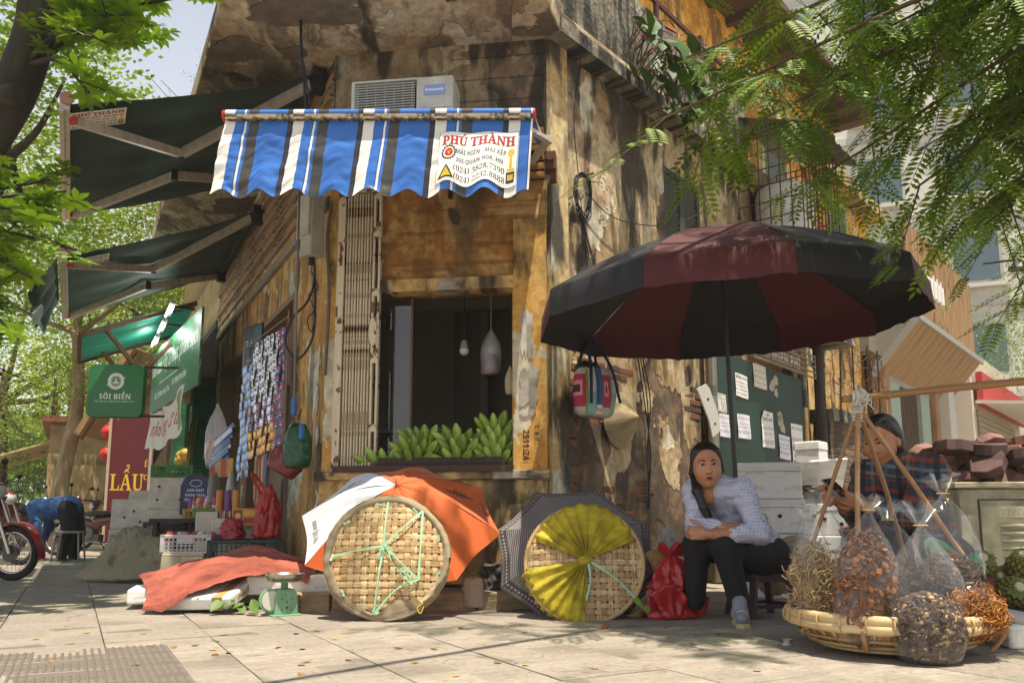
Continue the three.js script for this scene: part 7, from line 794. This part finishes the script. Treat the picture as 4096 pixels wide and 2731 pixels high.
function motorbike(label, pos, turn, c, lean = .08) { // underbone motorbike pointing along +x, wheels on the ground
  const t = thing('motorbike', label, 'motorbike', pos, turn, 'parked motorbikes'); t.rotation.order = 'YXZ'; t.rotation.x = lean; const pm = M(c, .3, { clearcoat: .8, clearcoatRoughness: .12 }), R = .28; wheel(t, .62, R, 0, R); wheel(t, -.60, R, 0, R);
  mk('fork', [rod(V(.64, R, .075), V(.42, .86, .06), .022), rod(V(.64, R, -.075), V(.42, .86, -.06), .022)], chrome, t); mk('front_mudguard', grid(20, 6, (u, v) => { const a = -.2 + 2.3 * u, r = R + .03, w = .07 * (1 - .3 * Math.abs(u - .4)); return V(.62 + r * Math.cos(a), R + r * Math.sin(a) - .25 * (v - .5) ** 2 * .3, (v - .5) * 2 * w); }), M(c, .3, { side: THREE.DoubleSide, clearcoat: .8 }), t); mk('rear_mudguard', grid(18, 6, (u, v) => { const a = .7 + 2.2 * u, r = R + .035; return V(-.60 + r * Math.cos(a), R + r * Math.sin(a), (v - .5) * .15); }), M(0x1a1a1c, .5, { side: THREE.DoubleSide }), t);
  mk('leg_shield', [grid(10, 10, (u, v) => V(.40 - .22 * v + .06 * Math.abs(u - .5), .84 - .50 * v, (u - .5) * (.34 - .1 * v)))], M(c, .3, { side: THREE.DoubleSide, clearcoat: .8 }), t); mk('body_panel', [sdfB([[.30, .62, 0], [-.10, .50, 0], .08, .07]), sdfB([[-.08, .58, 0], [-.72, .68, 0], .10, .05])], pm, t);
  mk('seat', xf(ext([[-.62, 0], [.14, -.03], [.18, .04], [.0, .07], [-.3, .06], [-.6, .1], [-.68, .06]], .20, [], .02), -.05, .70, -.10), M(0x141314, .6), t); mk('engine', [xf(cy(.10, .10, .2, 16), .02, .36, 0, PI / 2), xf(cy(.055, .06, .2, 12), .18, .40, 0, 0, 0, -1.2), bx(.26, .12, .16, -.05, .30, 0)], engineM, t); mk('exhaust', [rod(V(.1, .26, .13), V(-.2, .22, .15), .022), rod(V(-.2, .22, .15), V(-.78, .30, .16), .042, .036, 12)], chrome, t); mk('shock_absorber', [rod(V(-.58, R, .12), V(-.45, .66, .1), .024), rod(V(-.58, R, -.12), V(-.45, .66, -.1), .024)], chrome, t); mk('handlebar', [tube([[.28, .98, .34], [.36, .98, .2], [.40, .93, 0], [.36, .98, -.2], [.28, .98, -.34]], .012, 6, 24)], darkIron, t); for (const s of [-1, 1]) { mk('grip', rod(V(.27, .98, s * .36), V(.30, .98, s * .24), .018), blackM, t); const m = mk('mirror', [rod(V(.34, .98, s * .2), V(.30, 1.18, s * .28), .006), xf(sph(.055, 0, 0, 0, .35, .7, 1), .29, 1.2, s * .3)], darkIron, t); } mk('headlight', sph(.085, .44, .90, 0, .8, 1, 1.1), M(0xc9c9c4, .15), t); mk('headlight_cowl', sdfB([[.40, .92, 0], [.34, .98, 0], .1, .06]), pm, t); mk('tail_light', sph(.05, -.80, .68, 0, .8, .8, 1.4), M(0x8a1014, .3), t); mk('stand', rod(V(-.1, .24, .12), V(-.2, .0, .26), .012), darkIron, t); return t;
}
function sdfB([a, b, r0, r1]) { return norm(xf(limbB(V(...a), V(...b), r0, r1), 0, 0, 0)); } function limbB(a, b, r0, r1) { const g = new THREE.CapsuleGeometry(1, 1, 6, 14), p = g.attributes.position, L = a.distanceTo(b), q = new THREE.Quaternion().setFromUnitVectors(V(0, 1, 0), b.clone().sub(a).normalize()); for (let i = 0; i < p.count; i++) { const t = clamp(p.getY(i) + .5, 0, 1), r = r0 + (r1 - r0) * t, e = p.getY(i) > .5 ? (p.getY(i) - .5) : p.getY(i) < -.5 ? p.getY(i) + .5 : 0; const v = V(p.getX(i) * r, t * L + e * r, p.getZ(i) * r * .9).applyQuaternion(q).add(a); p.setXYZ(i, v.x, v.y, v.z); } g.computeVertexNormals(); return g; }
const m1 = motorbike('red motorbike nearest the camera, cut off by the left edge', [-5.66, 0, -8.55], -.08, 0x8e1318);
motorbike('dark red motorbike in front of the bending man', [-7.3, 0, -11.6], -.25, 0x7a1820); motorbike('rusty brown motorbike behind the tarp', [-7.35, 0, -14.6], PI - .1, 0x5e2c1c); motorbike('black motorbike behind the nearest red one', [-7.0, 0, -10.2], -.15, 0x1c1d20); motorbike('grey motorbike parked beyond the bending man', [-8.9, 0, -15.2], .3, 0x4a4c50); motorbike('maroon motorbike farthest down the side street', [-8.2, 0, -17.2], PI + .2, 0x581c20);
// ---------- fallen leaves and scraps ----------
{ const q = rng(71), lg = [leafG(.05, .014), leafG(.07, .012), leafG(.035, .016)], lm = [M(0x8a6a34, .9, { side: THREE.DoubleSide }), M(0xa88a3a, .9, { side: THREE.DoubleSide }), M(0x6a4426, .9, { side: THREE.DoubleSide }), M(0x7d8a3a, .8, { side: THREE.DoubleSide })]; for (let i = 0; i < 80; i++) { const z = -3.3 - 4.2 * q() * q() - .3 * q(), x = z * (.6 - 1.25 * q()) * -1; if (Math.hypot(x - 1.8, z + 4) < .55 || z < -5.1 && x > -2.6 && x < 1.6) continue; const o = solo('fallen_leaf', 'small dry leaf lying on the pavement', 'leaf', lg[i % 3], lm[i % 4], [x, .006, z], q() * 6, 'fallen leaves on the pavement'); o.rotation.x = (q() - .5) * .3; } solo('plastic_scrap', 'scrap of white plastic on the pavement before the seated woman', 'litter', jit(bagGeo(.13, .03, .06, 3, .3, .9, 16), .01, 30), M(0xc9c6c0, .5), [1.34, 0, -4.15], .3); solo('orange_scrap', 'crumpled orange leaf on the pavement before the yellow-wrapped basket', 'leaf', jit(bagGeo(.1, .02, .05, 5, .3, .9, 14), .008, 30), M(0xa85a24, .8), [.52, 0, -4.75], .4); }
// overhead power cable (above the frame): its shadow crosses the pavement
cord('overhead_cable', 'black overhead power cable stretched above the pavement', [[-2.2, 5.5, .1], [-.28, 5.4, -2.0], [1.71, 5.4, -4.2], [3.2, 5.6, -5.9], [4.4, 6.3, -7.2]], .026);
// ---------- trees ----------
function limb(pts, r0, r1, n = 8, seg = 0) { pts = pts.map(p => p.isVector3 ? p : V(...p)); const c = new THREE.CatmullRomCurve3(pts), S = seg || pts.length * 6, g = new THREE.TubeGeometry(c, S, 1, n, false), p = g.attributes.position, P = V(0, 0, 0); for (let i = 0; i <= S; i++) { c.getPointAt(i / S, P); const r = r0 + (r1 - r0) * Math.pow(i / S, .8); for (let j = 0; j <= n; j++) { const k = i * (n + 1) + j, w = r * (1 + .16 * (vn(i * .5, j * .9) - .5)); p.setXYZ(k, P.x + (p.getX(k) - P.x) * w, P.y + (p.getY(k) - P.y) * w, P.z + (p.getZ(k) - P.z) * w); } } g.computeVertexNormals(); return g; }
const barkM = (c, d, sd) => surfMat(1, 1, 160, (X, Y) => { const n = fbm(X * 14 + sd, Y * 4, 4), m = fbm(X * 5, Y * 5 + sd, 3); return [...P2(P2(c, d, n), [c[0] * .8 + 12, c[1] * .9 + 22, c[2] * .8 + 6], sm(.55, .7, m) * .5), n]; }, sd < 3 ? .02 : 0, 1);
const barkDark = barkM([70, 58, 46], [32, 26, 22], 1), barkPale = barkM([176, 152, 122], [108, 86, 66], 2), barkMid = barkM([120, 96, 72], [62, 48, 38], 3);
const leafM = (c, tr = .42) => M(c, .5, { side: THREE.DoubleSide, transmission: tr, thickness: 0, specularIntensity: .35 });
function leafGeo(l, w, fold = .25) { const p = [0, 0, 0, w * .62, fold * w * .5, l * .3, 0, 0, l * .34, -w * .62, fold * w * .5, l * .3, w * .85, fold * w * .6, l * .62, 0, -.02 * l, l * .66, -w * .85, fold * w * .6, l * .62, 0, -.08 * l, l]; const i = [0, 1, 2, 0, 2, 3, 1, 4, 2, 2, 4, 5, 2, 5, 3, 3, 5, 6, 4, 7, 5, 5, 7, 6]; const g = new THREE.BufferGeometry(); g.setAttribute('position', new THREE.Float32BufferAttribute(p, 3)); g.setIndex(i); g.computeVertexNormals(); return norm(g); }
function leafletGeo(l, w) { const g = new THREE.BufferGeometry(); g.setAttribute('position', new THREE.Float32BufferAttribute([0, 0, 0, w / 2, w * .12, l * .45, 0, -.03 * l, l, -w / 2, w * .12, l * .45], 3)); g.setIndex([0, 1, 2, 0, 2, 3]); g.computeVertexNormals(); return norm(g); }
const rosette = (n, l, w, q) => mergeGeometries([...Array(n)].map((_, i) => { const g = leafGeo(l * (.8 + .4 * q()), w); return xf(g, 0, 0, 0, -.1 + .7 * q() - .2, i / n * 2 * PI + q() * .5, 0); }));
const frond = (n, L, l, w) => { const a = []; for (let i = 0; i < n; i++) for (const s of [-1, 1]) { const g = leafletGeo(l * (1 - .35 * Math.abs(i / n - .45)), w); xf(g, 0, -.16 * L * (i / n) ** 2, L * (i + .6) / n, .15, s * 1.08, 0); a.push(g); } a.push(xf(leafletGeo(l, w), 0, -.16 * L, L)); a.push(norm(rod(V(0, 0, 0), V(0, -.16 * L, L), .0022, .001, 4))); return mergeGeometries(a); };
const sprig = (n, l, w, R, q) => mergeGeometries([...Array(n)].map(() => xf(leafletGeo(l * (.7 + .6 * q()), w), (q() - .5) * R, (q() - .5) * R, (q() - .5) * R, q() * 6, q() * 6, q() * 6)));
function cloud(name, parent, g, m, list, tint = .35, seed = 1) { // leaves of one crown
  const o = new THREE.InstancedMesh(g, m, list.length), q = rng(seed), c = new THREE.Color(); o.name = name; o.userData.kind = 'stuff'; o.castShadow = o.receiveShadow = true;
  list.forEach((t, i) => { o.setMatrixAt(i, t); const k = 1 + (q() - .5) * tint * 2; c.setRGB(clamp(.8 * k * (1 + .25 * (q() - .3)), 0, 1), clamp(.85 * k, 0, 1), clamp(.7 * k, 0, 1)); o.setColorAt(i, c); }); parent.add(o); return o;
}
const TM = (p, e, s) => new THREE.Matrix4().compose(p, new THREE.Quaternion().setFromEuler(e), V(s, s, s));
function crownList(clumps, per, q, s0 = .8, s1 = 1.3) { const L = []; for (const [x, y, z, r, ry] of clumps) { const N = Math.round(per * r * r); for (let i = 0; i < N; i++) { const a = q() * 2 * PI, b = Math.acos(2 * q() - 1), d = Math.cbrt(q() * .8 + .2) * (.75 + .5 * fbm(a * 2 + x, b * 3 + z, 3)); L.push(TM(V(x + r * d * Math.sin(b) * Math.cos(a), y + (ry || r * .75) * d * Math.cos(b), z + r * d * Math.sin(b) * Math.sin(a)), new THREE.Euler(q() * .9 - .3, q() * 6.3, q() * .8 - .4), s0 + (s1 - s0) * q())); } } return L; }
{ // pinnate-leaved tree whose boughs hang into the picture from the right
  const q = rng(41), t = thing('locust_tree', 'tree with feathery pinnate leaves hanging in from the upper right', 'tree', [4.6, 0, -2.4]);
  const W = (x, y, z) => V(x - 4.6, y, z + 2.4), fork = W(4.3, 3.3, -2.9), gs = [limb([[0, 0, 0], [.05, 1.2, -.05], [-.1, 2.4, -.2], fork], .17, .12, 10)];
  const list = [], tw = [];
  const bough = (tip, r = .03, nf = 16, hang = .5, base = fork) => { const mid = base.clone().lerp(tip, .5).add(V(0, .25, 0)); gs.push(limb([base, mid, tip], r, .006, 6)); const c = new THREE.CatmullRomCurve3([base, mid, tip]); for (let i = 0; i < nf; i++) { const u = .38 + .62 * (i + q()) / nf, p = c.getPointAt(Math.min(1, u)), e = p.clone().add(V((q() - .65) * .75, -.1 - q() * hang, (q() - .5) * .75)); gs.push(rod(p, e, .005, .002, 4)); const k = 7 + Math.floor(q() * 3); for (let j = 0; j < k; j++) { const pp = p.clone().lerp(e, (j + .6) / k), yaw = Math.atan2(e.x - p.x, e.z - p.z) + (j & 1 ? 1 : -1) * (.5 + .5 * q()); list.push(TM(pp, new THREE.Euler(.25 + q() * .6, yaw, (q() - .5) * .6, 'YXZ'), .8 + .5 * q())); } } };
  for (const [x, y, z, n, h] of [[.72, 2.66, -4.1, 13, .35], [.95, 3.1, -4.2, 16, .3], [1.25, 3.45, -4.1, 14, .4], [1.3, 2.75, -4.3, 17, .35], [1.75, 2.5, -4.3, 17, .35], [1.9, 3.2, -4.2, 16, .4], [2.15, 2.35, -4.2, 16, .4], [2.45, 2.7, -4.1, 18, .5], [2.75, 3.1, -4.4, 16, .5], [2.6, 2.25, -4.2, 18, .55], [2.9, 2.5, -4.8, 16, .6], [3.1, 2.2, -4.6, 16, .6], [1.6, 3.6, -5.0, 14, .3], [2.4, 3.4, -5.3, 14, .4]]) bough(W(x, y, z), .03, n, h);
  const top = W(4.4, 5.2, -3.0); gs.push(limb([fork, W(4.5, 4.3, -3.0), top], .11, .07, 8));
  for (const [x, y, z] of [[1.0, 5.6, -4.6], [.2, 6.2, -3.6], [2.0, 6.0, -5.4], [2.8, 5.6, -6.4], [1.6, 6.4, -2.6], [3.4, 6.6, -4.4], [5.6, 6, -3.4], [4.4, 6.8, -1.8], [3.0, 6.4, -3.2], [-.5, 6.0, -4.4], [2.2, 5.4, -4.6], [.8, 5.9, -5.6], [1.4, 5.5, -6.8], [3.6, 5.7, -5.6]]) bough(W(x, y, z), .04, 14, .4, top);
  mk('trunk', gs, barkMid, t); cloud('crown', t, frond(8, .205, .055, .0195), leafM(0x88a62a, .55), list, .6, 5);
}
{ // broad-leaved street tree at the left edge
  const q = rng(17), t = thing('badam_tree', 'dark leaning trunk with broad bright green leaves at the left edge', 'tree', [-5.1, 0, -5.2]);
  const W = (x, y, z) => V(x + 5.1, y, z + 5.2), gs = [limb([[0, -.05, 0], [.25, .9, -.1], W(-4.25, 2.2, -5.5), W(-3.95, 3.3, -5.8), W(-3.78, 4.2, -6.0), W(-3.75, 5.6, -6.0)], .21, .13, 14, 40), jit(sph(.09, 1.33, 3.75, -.62, 1.2, 1.1, 1), .02, 5)];
  const list = [], bough = (b, tip, n) => { const m = b.clone().lerp(tip, .5).add(V(0, .15, 0)); gs.push(limb([b, m, tip], .03, .008, 6)); const c = new THREE.CatmullRomCurve3([b, m, tip]); for (let i = 0; i < n; i++) { const p = c.getPointAt(.3 + .7 * (i + q()) / n * .99), e = p.clone().add(V((q() - .5) * .5, (q() - .4) * .35, (q() - .5) * .5)); gs.push(rod(p, e, .006, .003, 4)); for (let k = 0; k < 3; k++) list.push(TM(p.clone().lerp(e, [.4, .7, 1][k]), new THREE.Euler((q() - .5) * .9, q() * 6, (q() - .5) * .9), .75 + .5 * q())); } };
  const b1 = W(-3.8, 4.1, -6), b2 = W(-4.25, 2.4, -5.5);
  for (const [x, y, z, n] of [[-2.25, 4.45, -5.6, 12], [-2.7, 4.15, -5.4, 12], [-2.85, 3.85, -5.2, 11], [-2.9, 3.5, -5.3, 6], [-3.1, 4.6, -6.5, 12]]) bough(b1, W(x, y, z), n);
  for (const [x, y, z, n] of [[-2.95, 2.75, -5.2, 9], [-3.05, 2.55, -5.0, 10], [-3.0, 2.1, -5.0, 10], [-3.1, 1.75, -5.0, 9], [-2.85, 2.35, -5.2, 5], [-3.3, 3.0, -5.6, 10], [-3.2, 1.5, -5.1, 7]]) bough(b2, W(x, y, z), n);
  for (const [x, y, z] of [[-3.2, 6.8, -6.8], [-2.5, 6.6, -5.6], [-4.4, 7, -7.2], [-5.6, 6.6, -6.4], [-3.4, 7.2, -7.6], [-4.8, 6.4, -5.0], [-3.4, 6.2, -4.2], [-2.3, 6.8, -6.6], [-4.0, 6.7, -6.0], [-3.0, 7.3, -5.0], [-5.2, 7.2, -7.8], [-2.0, 6.4, -4.6]]) bough(W(-3.75, 5.5, -6), W(x, y, z), 34);
  mk('trunk', gs, barkDark, t); cloud('crown', t, rosette(7, .115, .027, q), leafM(0x98b828, .6), list, .4, 9);
}
// street trees farther down the side street
function streetTree(name, label, x, z, trunkPts, r0, bark, clumps, per, geo, mat, seed, extra) { const t = thing(name, label, 'tree', [x, 0, z], 0, 'street trees down the side street'), q = rng(seed); const gs = [limb(trunkPts, r0, r0 * .55, 10)]; const top = V(...trunkPts[trunkPts.length - 1]); for (const c of clumps) { const e = V(c[0], c[1], c[2]); gs.push(limb([top, top.clone().lerp(e, .5).add(V(0, -.2, 0)), e], r0 * .38, .02, 6)); } mk('trunk', gs, bark, t); if (extra) extra(t); cloud('crown', t, geo, mat, crownList(clumps, per, q), .45, seed); return t; }
const q0 = rng(8), sprigA = sprig(12, .11, .05, .42, q0), sprigB = sprig(18, .07, .028, .5, q0), mA = leafM(0xa4bf3c, .55), mB = leafM(0x8cab36, .5), mC = leafM(0xb8c44a, .55), mD = leafM(0x7a9a38, .5);
streetTree('wrapped_tree', 'leaning tree with its trunk wound in rope lights behind the motorbikes', -7.9, -10.6, [[-.9, 0, 0], [-.5, 1.3, 0], [.2, 2.7, -.1], [.5, 4.1, -.2], [.9, 5.6, -.3]], .19, barkDark, [[-.4, 6.6, .2, 1.5], [1.4, 6.9, -.6, 1.4], [.4, 7.8, 0, 1.5], [-1.6, 5.2, -.4, 1.1], [.8, 5.0, -1.4, .9]], 110, sprigA, mA, 11, t => { for (let i = 0; i < 9; i++) { const y = 1.0 + i * .24; mk('rope_light', xf(new THREE.TorusGeometry(.185, .016, 6, 20), -.62 + i * .105, y, 0, PI / 2 - .1, .35, 0), M(0xc9c2b4, .5), t); } });
streetTree('street_tree', 'pale thick-trunked street tree behind the bending man', -9.6, -17.5, [[0, 0, 0], [.1, 1.5, 0], [.3, 3, 0], [.2, 4.6, 0]], .2, barkPale, [[0, 6.4, 0, 2], [-1.8, 5.8, .6, 1.6], [1.8, 6.6, -.4, 1.8], [.2, 8.2, 0, 1.9]], 80, sprigA, mC, 12);
streetTree('street_tree', 'dark forked street tree between the pale trunk and the red board', -8.4, -18.2, [[0, 0, 0], [.05, 1.1, 0], [.5, 2.2, 0], [1.0, 3.2, 0], [1.3, 5, 0]], .22, barkDark, [[1.2, 6.2, 0, 1.8], [-.4, 5.4, .2, 1.6], [2.2, 6.6, -.6, 1.6], [.8, 3.7, .6, .9], [-.6, 3.6, .8, .9]], 95, sprigB, mB, 13);
streetTree('street_tree', 'slim brown street tree left of the pale trunk', -10.6, -16.4, [[0, 0, 0], [-.1, 1.8, 0], [.1, 3.6, 0], [0, 5.2, 0]], .16, barkMid, [[0, 6.4, 0, 1.9], [-1.6, 5.2, 0, 1.4], [1.2, 7.2, .2, 1.6]], 90, sprigA, mA, 14);
streetTree('feathery_tree', 'feathery tree with dangling seed pods above the green awnings', -6.2, -22, [[0, 0, 0], [.3, 3, 0], [-.2, 6, 0], [.4, 9, 0]], .3, barkMid, [[.4, 11.4, 0, 2.0, 1.2], [-2.0, 10.4, .4, 1.8, 1.0], [-3.6, 9.2, 0, 1.4, .8], [2.0, 10.6, .2, 1.6, 1.0], [-1.0, 12.8, 0, 1.8, 1.0], [1.0, 8.6, .4, 1.5, .8], [-2.4, 7.6, .6, 1.3, .7]], 26, sprigB, mD, 15, t => { const q = rng(6); for (let i = 0; i < 34; i++) { const p = V(-4 + q() * 6.4, 8.4 + q() * 3.2, .4 + q()); mk('seed_pod', tube([p, p.clone().add(V(.04, -.14, .02)), p.clone().add(V(-.02, -.36, 0))], .028, 5, 8), barkDark, t); } for (let i = 0; i < 16; i++) { const a = V(.2, 8 + q() * 2, 0); const e = V(-4.5 + q() * 7.5, 9 + q() * 4.5, q() - .5); mk('twig', limb([a, a.clone().lerp(e, .5).add(V(0, -.4, 0)), e], .035, .008, 5), barkDark, t); } });
streetTree('street_tree', 'bright yellow-green tree behind the lower green awning', -8.8, -21, [[0, 0, 0], [.1, 2, 0], [0, 4, 0]], .26, barkMid, [[.4, 5.6, 0, 1.8], [2.2, 5.8, 0, 1.6], [-1.4, 6.0, 0, 1.6], [1.0, 7.2, 0, 1.6], [-2.6, 4.4, 0, 1.4]], 85, sprigA, mC, 16);
streetTree('street_tree', 'dense green tree closing the far left of the side street', -15, -24, [[0, 0, 0], [.1, 2, 0], [0, 4, 0]], .3, barkMid, [[0, 5.2, 0, 2.4], [2.6, 4.6, .4, 2.0], [-2.4, 5.4, 0, 2.2], [.6, 7.6, 0, 2.4], [3.6, 6.8, 0, 1.8], [1.4, 2.9, .6, 1.4]], 75, sprigA, mA, 18);
streetTree('street_tree', 'pale green tree at the far end of the side street', -15.5, -33, [[0, 0, 0], [.1, 2.4, 0], [0, 5, 0]], .3, barkMid, [[0, 6.2, 0, 2.8], [3, 5.0, .4, 2.4], [-2.8, 5.6, 0, 2.6], [.6, 9, 0, 2.6], [4.4, 7.8, 0, 2.2], [2.0, 3.0, .4, 1.8], [-1.0, 3.2, .4, 1.8]], 60, sprigA, mC, 19);
// bougainvillea spray, trees of the right-hand street
solo('bougainvillea', 'small cluster of magenta blossoms below the upper green awning', 'flowers', sprig(70, .09, .07, .42, rng(31)), leafM(0xa31f5c, .35), [-6.55, 4.95, -13.5]);
function farTree(label, x, z, clumps, seed, geo, mat, per) { const t = thing('leafy_tree', label, 'tree', [x, 0, z], 0, 'trees of the right-hand street'), q = rng(seed); mk('trunk', limb([[0, 0, 0], [.1, 2, 0], [0, clumps[0][1], 0]], .16, .06, 8), barkMid, t); cloud('crown', t, geo, mat, crownList(clumps, per, q), .4, seed); }
farTree('light green tree over the bamboo screen', 6.6, -15.2, [[0, 5.0, 0, 1.1], [-1.0, 5.6, .2, .9], [.9, 5.6, 0, 1.0], [.4, 4.2, .5, .7]], 51, sprigB, mB, 60);
farTree('tree with red paper tags at the end of the right-hand street', 12.5, -18.5, [[0, 5.0, 0, 1.6], [1.4, 4.2, .2, 1.3], [-1.6, 4.4, .2, 1.2], [.6, 6.6, 0, 1.5], [2.6, 5.4, 0, 1.3], [1.2, 3.0, .4, 1.0]], 52, sprigB, mB, 42);
farTree('sparse roadside tree at the far right edge', 10.9, -14.6, [[0, 4.4, 0, 1.1], [1.0, 5.2, 0, 1.1], [-.8, 5.6, 0, .9], [.4, 3.4, .3, .8]], 53, sprigB, mD, 46);
{ // broad-leaved plant on the ledge
  const t = thing('ledge_plant', 'broad-leaved plant with red shoots growing on the ledge', 'plant', fp('R', 1.32, 4.66, .16), fr('R')), q = rng(77), gs = [], list = [];
  for (let i = 0; i < 64; i++) { const b = V((q() - .3) * 1.1, q() * .3, 0), e = b.clone().add(V((q() - .5) * .45, (q() - .5) * .7, .05 + q() * .3)); gs.push(limb([b, b.clone().lerp(e, .5).add(V(0, .1, .05)), e], .008, .004, 5)); list.push(TM(e, new THREE.Euler(.5 + q() * .9, (q() - .5) * 2.4, (q() - .5), 'YXZ'), .7 + q() * .7)); }
  mk('stems', gs, barkMid, t); cloud('leaves', t, leafGeo(.24, .075, .3), leafM(0x4c6a24, .3), list, .5, 7); for (const [x, y] of [[-.35, .25], [.1, .55]]) mk('red_shoot', limb([[x, y, .2], [x + .06, y - .1, .3], [x - .02, y - .24, .3]], .016, .005, 6), M(0xb03030, .5), t);
}
{ // far-off wood closing the end of the side street
  const o = new THREE.InstancedMesh(sprigA, mB, 5200), q = rng(61), c = new THREE.Color(); o.name = 'far_trees'; o.castShadow = o.receiveShadow = true; for (let i = 0; i < 5200; i++) { const x = -46 + q() * 34, h = 3.5 + 3.5 * fbm(x * .22, 4, 3), y = .2 + h * Math.sqrt(q()); o.setMatrixAt(i, TM(V(x, y, -44 - 3 * q() + (x + 30) * .2), new THREE.Euler(q() * 6, q() * 6, q() * 6), 2.2 + 1.6 * q())); const k = .6 + .6 * fbm(x * .8, y * .8, 3); c.setRGB(.9 * k, .95 * k, .7 * k); o.setColorAt(i, c); } scene.add(o); tag(o, 'far-off green trees closing the end of the side street', 'trees', null, 'stuff');
}
console.log('textures', nTex, nPix / 1e6, 'Mpx');
renderer.render(scene, camera);
